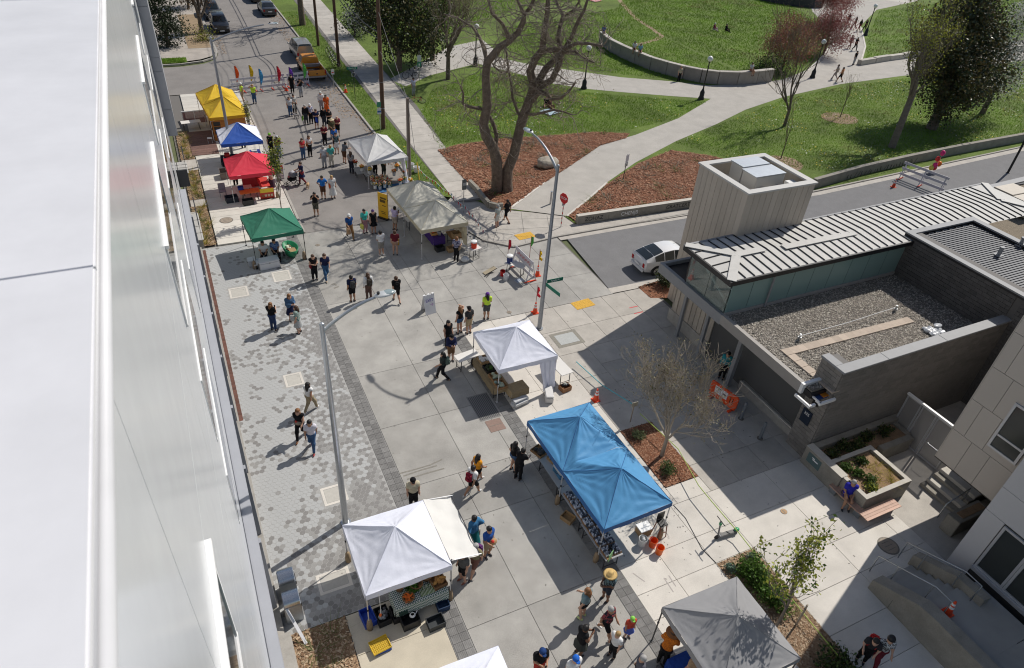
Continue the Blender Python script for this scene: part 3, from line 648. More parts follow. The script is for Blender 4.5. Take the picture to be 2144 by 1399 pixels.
for k in range(1, 7): sp(MB().box(A[0]+.0, A[1]-k*.44, 3.99, .42, .42, .06), 'roof_paver', m_pavr)
# metal clerestory roof with seams
x0, x1, y0, y1, ze = 21.1, 33.4, 18.95, 22.4, 6.1
zrg = 6.2
rf = MB().add([(x0, y0, ze), (x1+11, y0, ze), (x1+11, y1+.4, ze), (x0, y1, ze), (x0+1.7, (y0+y1)/2, zrg), (x1+9.4, (y0+y1)/2, zrg)], [(0, 1, 5, 4), (2, 3, 4, 5), (3, 0, 4), (1, 2, 5)])
sp(rf, 'zinc_roof', m_zroof)
ym = (y0+y1)/2
for k in range(46):
    x = x0+.3+k*.55
    if x > x1+10: break
    t = min(1, max(0, (x-x0)/1.7)); zt = ze+(zrg-ze)*t; ya = y0+(ym-y0)*t; yb = ym
    sp(MB().beam((x, y0+.02, ze+.03), (x, ya, zt+.03), .034, .05), 'seam', m_blk)
    sp(MB().beam((x, y1+(x-x0)*.017, ze+.03), (x, yb if x >= x0+1.7 else ya*0+ym+(y1-ym)*(1-t), zt+.03), .034, .05), 'seam', m_blk)
for q in range(4):
    y = y0+.75+q*.65; t = min(abs(y-y0), abs(y1-y))/(ym-y0); sp(MB().beam((x0+.02, y, ze+.03), (x0+1.7*t, y, ze+(zrg-ze)*t+.03), .034, .05), 'seam', m_blk)
for a, c in (((x0, y0, ze), (x0+1.7, ym, zrg)), ((x0, y1, ze), (x0+1.7, ym, zrg)), ((x0+1.7, ym, zrg), (x0+3.4, ym, zrg)), ((25.6, ym-.2, zrg), (30.5, ym-.2, zrg-.03)), ((x1+11, y0, ze), (x1+9.4, ym, zrg)), ((x1+11, y1+.4, ze), (x1+9.4, ym, zrg))):
    sp(MB().beam((a[0], a[1], a[2]+.06), (c[0], c[1], c[2]+.06), .42, .03), 'ridge_flashing', m_zroof)
e = MB(); e.beam((x0, y0-.04, ze-.1), (x1+.05, y0-.04, ze-.1), .1, .24); sp(e, 'eaves_fascia', m_blk)
sp(MB().beam((x0-.04, y0-.09, ze-.1), (x0-.04, y1, ze-.1), .1, .24), 'eaves_fascia', m_blk); sp(MB().beam((x0, y1+.05, ze-.1), (x1+11, y1+.45, ze-.1), .12, .26), 'eaves_fascia', m_cop)
# clerestory glass
n = 9; gx = [21.5]+[21.5+(33.15-21.5)*k/n for k in range(1, n+1)]
for k in range(n): sp(MB().bx(gx[k]+.015, gx[k+1]-.015, 19.15, 19.18, 4.15, 5.98), 'glass_panel', m_teal)
for k in range(1, n): sp(MB().bx(gx[k]-.014, gx[k]+.014, 19.16, 19.19, 4.15, 5.98), 'mullion', m_blk)
sp(MB().bx(21.5, 33.15, 19.1, 19.2, 3.98, 4.14), 'sill', M('sill_grey', (.42, .41, .4), .5, metal=.3)); sp(MB().cyl(23.95, 19.05, 4.0, .05, 2.0, 10), 'downpipe', m_cop)
for a, c in ((19.2, 20.6), (20.63, 22.1)): sp(MB().bx(21.44, 21.47, a, c, 4.12, 5.98), 'front_pane', m_clear)
sp(MB().bx(21.45, 21.5, 22.1, 22.2, 4.0, 6), 'corner_post', m_blk)
sp(MB().bx(21.6, 33.1, 22.2, 22.3, 3.9, 5.98), 'back_wall', M('inner_wall', (.4, .45, .44), .7)); sp(MB().bx(21.5, 33.1, 19.22, 22.2, 3.95, 4.0), 'inner_floor', M('inner_floor', (.35, .37, .36), .7))
sp(MB().bx(24.2, 33.1, 19.25, 19.3, 4.0, 5.97), 'inner_screen', M('inner_wall', (.4, .45, .44), .7))
for k in range(3): sp(MB().beam((21.8+k*.7, 19.4, 4.4), (21.8+k*.7, 22.0, 5.7), .08), 'inner_strut', m_white)
# zinc tower
tx0, tx1, ty0, ty1, th = 24.22, 28.62, 22.32, 26.12, 8.4
sp(MB().bx(tx0+.03, tx1-.03, ty0+.03, ty1-.03, 0, 7.55), 'tower_core', M('wall_core', (.35, .36, .37), .7))
for k in range(11):
    w = (tx1-tx0)/11; sp(MB().bx(tx0+k*w+.01, tx0+(k+1)*w-.01, ty0-.02, ty0+.04, 3.5, th), 'tower_panel', m_ribm); sp(MB().bx(tx0+k*w-.015, tx0+k*w+.015, ty0-.035, ty0, 3.5, th), 'tower_rib', m_ribm)
for k in range(10):
    w = (ty1-ty0)/10; sp(MB().bx(tx0-.02, tx0+.04, ty0+k*w+.01, ty0+(k+1)*w-.01, 0, th), 'tower_panel', m_ribm); sp(MB().bx(tx0-.035, tx0, ty0+k*w-.015, ty0+k*w+.015, 0, th), 'tower_rib', m_ribm)
sp(MB().bx(tx1-.04, tx1, ty0+.041, ty1, 0, th), 'tower_wall', m_ribm); sp(MB().bx(tx0+.041, tx1-.041, ty1-.04, ty1, 0, th), 'tower_wall', m_ribm)
cm = M('tower_coping', (.5, .49, .47), .6, metal=0)
for a in ((tx0-.08, tx1+.08, ty0-.08, ty0+.3), (tx0-.08, tx1+.08, ty1-.3, ty1+.08), (tx0-.08, tx0+.3, ty0+.301, ty1-.301), (tx1-.3, tx1+.08, ty0+.301, ty1-.301)): sp(MB().bx(*a, th, th+.09), 'tower_coping', cm)
sp(MB().bx(tx0+.05, tx1-.05, ty0+.05, ty1-.05, 7.55, 7.62), 'tower_deck', M('pale_membrane', (.6, .58, .53), .8, ns=3, na=.06))
hv = thing('rooftop_air_unit', (26.55, 24.25, 7.62), 'large galvanised rooftop air unit inside the zinc tower parapet', 'air unit')
MB().box(0, -.35, 0, 1.9, 1.05, 1.0).build('lower_case', M('galv_case', (.62, .61, .58), .45, metal=.3), hv, bevel=.02); MB().box(-.02, -.33, 1.0, 2.0, 1.12, .06).build('lid', M('galv_lid', (.52, .55, .58), .35, metal=.6, ns=6, na=.08), hv); MB().box(0, .75, .1, 1.7, .9, .95).build('upper_case', M('galv_case', (.62, .61, .58), .45, metal=.3), hv, bevel=.02); MB().box(0, .75, 1.05, 1.8, .98, .06).build('lid', M('galv_lid', (.52, .55, .58), .35, metal=.6), hv)
MB().box(1.0, -.3, .2, .04, .7, .6).build('louvre', P('louvre', (.35, .35, .34), .5), hv); MB().tube([(-.6, -1.05, 0), (-.6, -1.05, .35), (-.3, -1.05, .35), (-.3, -.85, .35)], .06, 8).build('pipe', m_white, hv)
MB().box(.5, -.95, 0, .05, .05, .5).build('leg', m_steel, hv)
hv = thing('small_air_unit', (28.0, 23.3, 7.62), 'small white box vent next to the large air unit', 'air unit'); MB().box(0, 0, 0, .55, .4, .55).build('case', P('vent_white', (.7, .7, .68), .5), hv, bevel=.02); MB().box(0, -.21, .1, .4, .02, .35).build('grille', P('grille_grey', (.4, .4, .4), .5), hv)
# ribbed dark roof of the rear block
sp(MB().bx(33.5, 38.2, 8, 19.2, 6.0, 6.12), 'rear_roof', M('rear_roof', (.1, .105, .115), .5, metal=.3))
for k in range(70): sp(MB().bx(33.52, 38.2, 8.1+k*.158, 8.1+k*.158+.07, 6.12, 6.17), 'roof_rib', M('roof_rib', (.11, .115, .13), .6))
for a in ((33.15, 33.5, 7.5, 19.55), (33.5, 38.6, 19.2, 19.55), (38.2, 38.6, 8, 19.2)): sp(MB().bx(*a, 6.28, 6.36), 'roof_coping', m_cop)
sp(MB().bx(33.15, 33.5, 8, 19.5, 6.17, 6.28), 'roof_kerb', m_blk); sp(MB().bx(33.5, 38.6, 19.25, 19.5, 6.0, 6.28), 'roof_kerb', m_blk); sp(MB().bx(38.25, 38.55, 8, 19.2, 6.0, 6.28), 'roof_kerb', m_blk)
for i, p in enumerate(((2090, 535), (2135, 515))):
    a = G(*p, 6.17); t = thing('roof_vent_pipe', (a[0], a[1], 6.17), ['stubby metal vent pipe on the ribbed dark roof near the coping', 'metal vent pipe with bracket on the ribbed dark roof'][i], 'vent pipe'); MB().cyl(0, 0, 0, .1, .42, 10).build('pipe', m_steel, t); MB().box(0, 0, 0, .36, .36, .05).build('flange', m_cop, t); MB().cyl(0, 0, .42, .13, .07, 10).build('cap', m_cop, t)
# rear gravel roof with ducts
sp(MB().bx(38.6, 60, 8, 24.8, 3.9, 4.1), 'rear_gravel_roof', M('roof_gravel_base2', (.24, .2, .15), .95, ns=20, na=.35, ns2=45, na2=.5, bs=40, bd=.04, world_co=True)); sp(MB().beam((44.6, 24.6, 4.3), (60, 25.3, 4.3), .5, .12), 'rear_coping', m_cop)
for i, p in enumerate(((2105, 425), (2144, 445))):
    a = G(*p, 4.2); t = thing('duct_box', (a[0], a[1], 4.1), ['tan sheet metal duct box with insulated pipes on the rear roof', 'tan duct box standing on timber sleepers on the rear roof'][i], 'duct box'); MB().box(0, 0, .15, 2.0, 1.3, .95).build('case', M('tan_metal', (.48, .43, .36), .6, ns=4, na=.08), t, bevel=.02); MB().box(0, 0, 0, 1.6, .3, .15).build('sleeper', P('timber', (.3, .2, .12), .8), t); MB().tube([(-1.0, .4, .5), (-1.6, .6, .5), (-2.0, 1.0, .4)], .16, 8).build('insulated_pipe', M('lagging', (.5, .5, .5), .3, metal=.7), t, smooth=True)
# rope line and bag on the gravel roof
t = thing('roof_anchor_line', (0, 0, 4.0), 'thin white safety line strung between two posts over gravel roof', 'safety line')
for p in ((1672, 712), (1873, 652)): a = G(*p, 4.0); MB().cyl(a[0], a[1], 0, .09, .18, 8).cyl(a[0], a[1], .18, .05, .16, 8).build('post', m_steel, t)
a = G(1672, 705, 4.3); c = G(1873, 645, 4.3); MB().tube([(a[0], a[1], .32), ((a[0]+c[0])/2, (a[1]+c[1])/2, .26), (c[0], c[1], .32)], .015, 5).build('line', m_white, t)
t = thing('plastic_sheet_heap', (*G(1958, 692, 4.0)[:2], 3.99), 'crumpled clear plastic sheet lying in shade on gravel roof', 'plastic sheet'); b = MB()
for k in range(14): b.ell((random.uniform(-.5, .5), random.uniform(-.3, .3), .08), (random.uniform(.1, .25), random.uniform(.08, .2), random.uniform(.04, .12)), 7, 5, rz=random.random()*3)
b.build('sheet', M('clear_plastic', (.5, .52, .55), .15, spec=.6), t); MB().ell((.2, .1, .2), (.25, .15, .06)).build('fold', M('clear_plastic', (.5, .52, .55), .15, spec=.6), t)
# signs on the pier
def wall_sign(name, p, w, h, z, lab, col, lines):
    t = thing(name, (22.29, p, z), lab, 'sign'); MB().box(0, 0, -h/2, .04, w, h).build('board', P('sign_'+name, col, .5), t)
    for i, (s, size, yy) in enumerate(lines): text('lettering', s, size, m_white, (-.025, 0, yy), (R(90), 0, R(-90)), t)
wall_sign('station_number_sign', 13.7, .5, .72, 2.0, 'small dark blue wall sign with white 335 lettering on pier', (.01, .02, .04), [('335', .2, .17)])
wall_sign('station_emblem_sign', 13.55, .3, .85, 3.25, 'tall narrow black sign with white T on block pier', (.012, .012, .014), [('T', .26, .1)])
o = MB().box(21.9, 13.4, 3.62, .7, .5, .05).build('banner_top', P('banner_blue', (.02, .06, .2), .6)); o.parent = st; o.matrix_parent_inverse = Matrix.Translation((-21.5, -19, 0)); sp(MB().bx(22.0, 22.3, 13.15, 13.6, 3.68, 3.72), 'banner_band', P('banner_orange', (.6, .2, .02), .6))
# ================================================================ panelled building on the right, stairs, planters
m_beige = M('beige_panel', (.5, .445, .39), .5, ns=1, na=.03, rand=.06, spec=.3)
m_lgrey = M('pale_grey_panel', (.52, .51, .52), .5, ns=1, na=.03, rand=.05, spec=.3)
m_alu = M('aluminium_frame', (.5, .5, .52), .4, metal=.3)
m_seam = P('panel_gap', (.06, .055, .05), .9)
m_cwall = M('cast_concrete', (.27, .25, .215), .9, ns=1.6, na=.22, ns2=25, na2=.15, bs=20, bd=.006, world_co=True)
m_cwallc = M('cast_concrete_top', (.5, .47, .42), .85, ns=3, na=.1, world_co=True)
rb = thing('panel_building', (24, 5, 0), 'beige and grey panelled apartment block with aluminium windows by the stairs', 'building')
def rp(b, name, mat, par=None, **k):
    o = b.build(name, mat, None, **k); o.parent = par or rb; o.matrix_parent_inverse = Matrix.Identity(4) if par else Matrix.Translation((-24, -5, 0)); return o
rp(MB().bx(24.53, 36, 6.66, 9.3, 3.0, 14), 'beige_core', m_seam); rp(MB().bx(28.3, 36, 6.7, 9.9, 0, 3.0), 'ground_core', m_cwall)
rp(MB().bx(23.63, 36, -8, 6.62, 0, 14), 'grey_core', m_seam)
zs = [3.0, 4.55, 6.1, 7.65, 9.2, 10.75, 12.3, 14]; ys = [6.66, 7.75, 8.5, 9.32]
WB = [(6.95, 8.05, 4.9, 7.0), (6.95, 8.05, 8.2, 10.3), (6.95, 8.05, 11.4, 13.3)]
def panels(xp, ys, zs, mat, wins):
    for j in range(len(zs)-1):
        off = .35*(j % 2)
        yy = [ys[0]]+[min(ys[-1], y+off) for y in ys[1:-1]]+[ys[-1]]
        for i in range(len(yy)-1):
            y0, y1, z0, z1 = yy[i]+.008, yy[i+1]-.008, zs[j]+.008, zs[j+1]-.008
            rp(MB().bx(xp, xp+.03, y0, y1, z0, z1), 'facade_panel', mat)
panels(24.5, ys, zs, m_beige, WB)
rp(MB().bx(24.5, 36, 9.32, 9.35, 3.0, 14), 'end_wall', m_beige); rp(MB().bx(24.5, 36, 6.66, 9.35, 2.96, 3.0), 'soffit', m_seam)
def window(xp, y0, y1, z0, z1, split=True):
    f = MB(); w = .09
    f.bx(xp-.07, xp+.01, y0, y1, z0, z0+w); f.bx(xp-.07, xp+.01, y0, y1, z1-w, z1); f.bx(xp-.07, xp+.01, y0, y0+w, z0+w, z1-w); f.bx(xp-.07, xp+.01, y1-w, y1, z0+w, z1-w)
    zm = z0+(z1-z0)*.3
    if split: f.bx(xp-.06, xp+.01, y0+w, y1-w, zm-.04, zm+.04)
    fo = rp(f, 'window', m_alu)
    for a, c in (((z0+w, zm-.04), (zm+.04, z1-w)) if split else ((z0+w, z1-w),)):
        rp(MB().bx(xp-.03, xp-.012, y0+w, y1-w, a, c), 'pane', M('right_glass', (.045, .05, .05), .12, spec=.35), fo)
        if split: rp(MB().bx(xp-.011, xp-.004, y0+w, y1-w, c-(c-a)*.35, c), 'blind', P('blind', (.3, .31, .29), .7), fo)
for a in WB: window(24.5, *a)
zg = [0, 3.3, 4.5, 6.1, 7.65, 9.2, 10.75, 12.3, 14]; yg = [-8, -5.5, -3.2, -1, 1.0, 3.1, 5.0, 6.64]
panels(23.6, yg, zg[1:], m_lgrey, None)
rp(MB().bx(23.6, 23.63, 5.9, 6.64, 0, 3.29), 'facade_panel', m_lgrey)
for y0, y1 in ((4.75, 5.85), (3.65, 4.74), (2.55, 3.64), (1.4, 2.54), (.2, 1.39)): window(23.6, y0, y1, .95, 3.25, False)
rp(MB().bx(23.45, 23.62, -8, 5.88, .78, .94), 'window_sill', m_alu)
for z in (4.9, 8.2): window(23.6, 3.2, 4.9, z, z+2.0)
# beige block steps and landing
s5 = thing('entry_steps', (25.6, 9.0, 0), 'four concrete steps climbing under the beige panels', 'steps')
for k in range(4): MB().box(.5+k*.33+.8, 0, 0, 1.6, 1.7, .16*(k+1)).build('step', m_cwallc if k % 2 else m_cwall, s5, bevel=.01)
t = thing('planter_stub_wall', (25.0, 7.85, 0), 'short cast concrete planter wall at the foot of the steps', 'wall'); MB().box(.8, -.2, 0, 1.9, .55, .9).build('wall', m_cwall, t, bevel=.02); MB().box(.9, -.2, .9, 1.4, .3, .03).build('bark_fill', m_mulch2, t)
t = thing('step_handrail', (25.4, 8.4, 0), 'bent tube handrail beside the entry steps', 'handrail'); MB().tube([(-.1, -.1, 0), (-.1, -.1, .85), (1.1, -.1, 1.3), (1.1, -.1, .5)], .025, 8).build('rail', m_steel, t, smooth=True); MB().cyl(-.1, -.1, 0, .05, .02).build('foot', m_steel, t)
# stairs up along the grey block
sr = thing('plaza_stairs', (21.2, 6.2, 0), 'shaded concrete stairs rising between two sloping cast walls', 'stairs')
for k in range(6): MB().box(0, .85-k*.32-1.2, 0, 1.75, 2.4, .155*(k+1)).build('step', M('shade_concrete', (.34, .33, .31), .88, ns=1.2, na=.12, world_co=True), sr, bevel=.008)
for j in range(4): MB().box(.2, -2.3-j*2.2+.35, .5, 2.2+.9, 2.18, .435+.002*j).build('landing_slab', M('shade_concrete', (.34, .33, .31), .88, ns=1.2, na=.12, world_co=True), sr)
def sloped(name, x0, x1, prof, lab):
    t = thing(name, ((x0+x1)/2, prof[0][0], 0), lab, 'wall'); o = MB().profx([(p[0]-prof[0][0], p[1]) for p in prof], x1-x0).build('cast_wall', m_cwall, t, fixn=True)
    MB().box(0, -.9, .02, x1-x0+.006, .012, .5).build('joint', m_seam, t); return t
sloped('stair_side_wall', 19.75, 20.28, [(7.05, 0), (7.05, .5), (5.4, 1.3), (4.9, 1.36), (-6, 1.36), (-6, 0)], 'long sloping cast concrete wall with shaded face left of the stairs')
sloped('stair_side_wall', 22.12, 22.5, [(7.2, 0), (7.2, .55), (5.7, 1.25), (4.6, 1.3), (4.6, 0)], 'short sloping cast wall between stairs and grey windows')
for x, lab in ((20.42, 'steel handrail on the long wall side of the shaded stairs'), (22.0, 'steel handrail on the window side of the shaded stairs')):
    t = thing('stair_handrail', (x, 7.2, 0), lab, 'handrail', 'stair handrails'); MB().tube([(0, .35, 0), (0, .35, .95), (0, -1.7, 1.85), (0, -2.3, 1.85), (0, -2.3, .95)], .024, 8).build('rail', m_steel, t, smooth=True)
    for y, z0, z1 in ((-.4, .3, 1.27), (-1.6, .9, 1.8)): MB().beam((0, y, z0), (0, y, z1), .03).build('baluster', m_steel, t)
# long planter against the block wall and square planter with bench
pl = thing('long_planter', (22.2, 12, 0), 'long low concrete planter along the station block wall', 'planter')
for a in ((22.05, 22.42, 10.95, 12.95, 0, 1.0), (22.42, 28.4, 12.65, 12.95, 0, 1.0), (25.4, 27.4, 11.55, 11.85, 0, .8), (27.3, 27.55, 11.85, 12.65, 0, .8)): MB().bx(a[0]-22.2, a[1]-22.2, a[2]-12, a[3]-12, a[4], a[5]).build('wall', m_cwall, pl, bevel=.015)
MB().bx(.22, 5.1, -.14, .65, .3, .72).build('soil', m_mulch2, pl); MB().bx(-.155, .225, -1.055, .955, 1.0, 1.02).build('coping', m_cwallc, pl); MB().box(-.16, .35, .35, .02, .72, .5).build('green_sign', M('sign_green_grey', (.1, .15, .15), .4), pl); MB().box(-.172, .28, .62, .006, .3, .06).build('lettering', m_white, pl); MB().box(-.172, .4, .7, .006, .14, .05).build('lettering', m_white, pl)
sq = thing('square_planter', (23.5, 10.8, 0), 'square concrete planter with succulents and gravel wrapped by a bench', 'planter')
for a in ((-1.35, 1.35, -1.1, -.9), (-1.35, 1.35, .9, 1.1), (-1.35, -1.15, -.899, .899), (1.15, 1.35, -.899, .899)): MB().bx(*a, 0, .98).build('wall', m_cwall, sq); MB().bx(*a, .98, .995).build('coping', m_cwallc, sq)
MB().bx(-1.15, 1.15, -.9, .9, .5, .86).build('soil', m_mulch2, sq)
bn = thing('corner_bench', (22.1, 9.5, 0), 'slatted timber bench wrapping the square planter corner', 'bench'); mw = M('bench_timber', (.5, .31, .23), .6, ns=6, na=.15, stretch=(.4, 1, 1), rand=.1)
for k in range(4):
    MB().box(.75, -.32+k*.125, .4, 2.0, .115, .045).build('slat', mw, bn)
for k in range(3): MB().box(-.22+k*.125, .9, .4, .115, 1.55, .045).build('slat', mw, bn)
for x, y in ((-.1, 1.5), (-.1, .2), (1.6, -.1), (.3, -.1)): MB().box(x, y, 0, .06, .3, .4).build('support', m_steel, bn)
# mesh gate
gt = thing('mesh_gate', (27.6, 11.5, 0), 'tall grey mesh gate with steel frame beside the long planter', 'gate'); mmesh = M('perforated_mesh', (.45, .44, .44), .5, metal=.4, alpha=.55)
for y0, y1 in ((-1.35, -.28), (-.24, .5), (.54, 1.3)):
    f = MB(); f.bx(-.03, .03, y0, y1, .05, .12); f.bx(-.03, .03, y0, y1, 2.3, 2.37); f.bx(-.03, .03, y0, y0+.07, .12, 2.3); f.bx(-.03, .03, y1-.07, y1, .12, 2.3); fr_ = f.build('frame', m_alu, gt); MB().bx(-.008, .008, y0+.07, y1-.07, .12, 2.3).build('mesh_panel', mmesh, gt)
MB().bx(-.06, .06, -1.4, 1.35, 2.37, 2.46).build('head_rail', m_white, gt); MB().tube([(-.05, -1.0, 1.0), (-.14, -1.0, 1.0), (-.14, -.5, 1.0), (-.05, -.5, 1.0)], .018, 6).build('push_bar', m_steel, gt)
# bollards, orange barrier
for i, (x, y) in enumerate(((21.36, 16.13), (21.32, 14.75), (21.3, 19.3))):
    t = thing('bollard', (x, y, 0), ['grey steel bollard beside the orange barrier', 'grey steel bollard nearest the block pier', 'grey steel bollard half hidden behind the budding tree'][i], 'bollard', 'steel bollards by the station'); o = MB().lathe([(.07, 0), (.07, .98), (.055, 1.02), (0, 1.03)], 14).build('post', M('bollard_grey', (.2, .215, .235), .5, metal=.3), t); shade(o); MB().cyl(0, 0, 0, .14, .02, 14).build('base_ring', m_iron, t)
br = thing('orange_barrier', (21.15, 17.35, 0), 'orange plastic pedestrian barrier with white notice sheet', 'barrier', rz=R(101)); mo = P('orange_plastic', (.75, .085, .02), .45)
MB().box(0, 0, .12, 1.55, .09, .85).build('panel', mo, br, bevel=.02)
for s in (-1, 1): MB().box(s*.6, 0, 0, .14, .5, .12).build('foot', mo, br, bevel=.02); MB().box(s*.79, 0, .3, .07, .07, .6).build('hinge', mo, br)
for k in range(2): MB().box(-.42-k*.14, .047, .4, .05, .006, .35).build('slot', P('slot_shadow', (.12, .015, .006), .8), br)
MB().box(.15, .055, .42, .75, .012, .42).build('notice', P('paper', (.72, .72, .75), .7), br); MB().box(.3, .063, .74, .25, .004, .05).build('notice_bar', P('ink_green', (.02, .12, .1), .7), br); MB().box(-.05, .063, .6, .2, .004, .08).build('notice_print', P('ink_dark', (.05, .05, .08), .7), br)
# ================================================================ street furniture
m_pole = M('pole_grey', (.3, .32, .35), .45, metal=.6, ns=8, na=.1)
m_polew = M('pole_bright', (.5, .52, .54), .32, metal=.75, ns=8, na=.08)
m_wood = M('utility_wood', (.11, .066, .045), .9, ns=3, na=.25, ns2=30, na2=.2, bs=20, bd=.02, stretch=(3, 3, .3))
m_woodg = M('utility_wood_grey', (.2, .165, .14), .9, ns=3, na=.2, ns2=30, na2=.2, stretch=(3, 3, .3))
m_black = P('black_paint', (.018, .018, .02), .45)
m_cone = P('cone_orange', (.8, .075, .02), .5)
m_sgreen = P('sign_green', (.0, .14, .09), .5)
m_red = P('sign_red', (.55, .015, .02), .5)
def lamp(base, h, headpx, lab, mat, zh, bend):
    g = G(*base); t = thing('street_lamp', (g[0], g[1], 0), lab, 'street lamp')
    o = MB().tube([(0, 0, 0), (0, 0, h*.5), (0, 0, h)], [.125, .1, .075], 14).build('pole', mat, t); shade(o)
    MB().cyl(0, 0, 0, .2, .05, 14).build('base_plate', mat, t); MB().ell((0, 0, h+.02), (.09, .09, .07), 10, 6).build('cap', mat, t, smooth=True)
    H = G(*headpx, zh); d = Vector((H[0]-g[0], H[1]-g[1], zh-h)); hd = Vector((d.x, d.y, 0)); L = hd.length; hd.normalize()
    pts = [hd*(L*s)+Vector((0, 0, h-.25+(zh-h+.25)*(1-(1-s)**bend))) for s in (0, .12, .25, .4, .55, .7, .85)]
    shade(MB().tube(pts, [.068, .064, .06, .057, .054, .05, .046], 10).build('arm', mat, t))
    hp = MB(); a = math.atan2(hd.y, hd.x); c = hd*L
    hp.ell((c.x, c.y, zh+.02), (.38, .17, .07), 14, 8, rz=a); head = hp.build('lamp_head', M('lamp_head', (.55, .57, .58), .4, metal=.3), t, smooth=True)
    c2 = hd*(L-.22); MB().cyl(c2.x, c2.y, zh+.07, .05, .07, 10).build('photocell', m_black, head)
    c3 = hd*(L+.1); MB().ell((c3.x, c3.y, zh+.045), (.24, .15, .05), 12, 6, rz=a).build('lens_cover', M('lens_cover', (.24, .3, .32), .2), head, smooth=True)
    return t
lamp((724, 1094), 9.45, (806, 616), 'bright steel street lamp rising from the hexagon pavers behind a white canopy', m_polew, 9.95, 2.0)
l2 = lamp((1129, 688), 9.4, (1106, 274), 'blue grey street lamp carrying green street name signs', m_pole, 10.2, 2.2)
lamp((488, 335), 8.8, (572, 50), 'slender street lamp between the yellow and blue canopies', m_pole, 9.5, 1.8)
for k, (ang, txt, w) in enumerate(((0, 'Nagle Pl', .95), (-80, '', 1.15))):
    a = R(ang); s = MB().box(.15+w/2, 0, 2.9-k*.05, w, .025, .2).build('street_name_sign', m_sgreen, l2); s.rotation_euler.z = a
    if k == 0: text('lettering', txt, .15, m_white, (.15+w/2, -.016, 3.0), (R(90), 0, 0), s)
g = G(2110, 362); t = thing('street_lamp', (g[0], g[1], 0), 'dark lamp column beside the side road near the rear roof', 'street lamp'); MB().tube([(0, 0, 0), (0, 0, 9)], [.1, .07], 10).build('pole', m_black, t); MB().cyl(0, 0, 0, .16, .05).build('base_plate', m_black, t)
# wooden utility poles with wires
def upole(base, h, r, mat, lab, arm=None):
    g = G(*base); t = thing('utility_pole', (g[0], g[1], .1), lab, 'utility pole'); shade(MB().tube([(0, 0, 0), (0, 0, h*.5), (0, 0, h)], [r, r*.88, r*.72], 12).build('pole', mat, t))
    if arm:
        for z in arm: MB().beam((-1.1, .15, z), (1.1, .15, z), .1, .12).build('crossarm', mat, t); 
        for z in arm:
            for x in (-1, -.4, .4, 1): MB().cyl(x, .15, z+.06, .035, .14, 8).build('insulator', P('insulator', (.12, .1, .09), .3), t)
    return t, g
p1, g1 = upole((803, 272), 13.5, .19, m_wood, 'tall brown wooden utility pole behind the white flower canopy', (11.8,))
p2, g2 = upole((857, 372), 5.9, .16, m_woodg, 'short grey wooden pole beside the white flower canopy')
p3, g3 = upole((710, 142), 13.5, .17, m_wood, 'dark wooden utility pole beside the parked bicycles', (12.2,))
p4, g4 = upole((667, 98), 13, .16, m_wood, 'reddish wooden pole on the verge behind the silver minivan', (12.0,))
for z in (1.8, 4.0): MB().tube([(.2*math.cos(a), .2*math.sin(a), z) for a in np.linspace(0, 6.28, 13)], .015, 5).build('band', m_steel, p1)
def wire(name, pts, sag, r, lab, mat=m_black):
    b = MB(); P0 = [Vector(p) for p in pts]
    for a, c in zip(P0, P0[1:]):
        b.tube([a.lerp(c, s)-Vector((0, 0, sag*4*s*(1-s))) for s in np.linspace(0, 1, 9)], r, 5)
    return tag(b.build(name, mat), lab, 'wire')
for k, (z, dx) in enumerate(((11.9, -1), (11.9, -.4), (11.9, .4), (11.9, 1.0))):
    wire('power_line', [(g1[0]+dx, g1[1], z), (g3[0]+dx, g3[1], z+.4), (g4[0]+dx, g4[1], z+.3), (17+dx, 140, z)], .5, .018, ['outermost', 'second', 'third', 'innermost'][k]+' power line strung along the crossarms of wooden poles')
for k, z in enumerate((7.4, 7.9)):
    wire('telephone_cable', [(g1[0], g1[1], z), (g3[0], g3[1], z+.2), (g4[0], g4[1], z+.1), (16.5, 140, z)], .6, .04, ['thick black telephone cable between wooden poles', 'upper telephone cable between wooden poles'][k])
for k, (z0, tgt) in enumerate(((9.5, (871, 330)), (6.5, (882, 402)))):
    a = G(*tgt, .1); wire('guy_wire', [(g1[0], g1[1], z0), (g2[0], g2[1], 5.85), (a[0], a[1], .1)], .02, .014, ['guy wire from the tall pole over the short grey pole', 'lower guy wire anchored on the verge by the bunting'][k], P('wire_grey', (.2, .2, .2), .6))
a = G(882, 402, .1); t = thing('guy_guard', (a[0], a[1], .1), 'yellow plastic guard on a guy wire in the verge', 'guy guard'); d = Vector((g2[0]-a[0], g2[1]-a[1], 5.75)).normalized()*2.1; MB().tube([(0, 0, 0), tuple(d)], .04, 8).build('guard', P('guard_yellow', (.65, .42, .03), .5), t); MB().cyl(0, 0, 0, .06, .04, 8).build('anchor', m_steel, t)
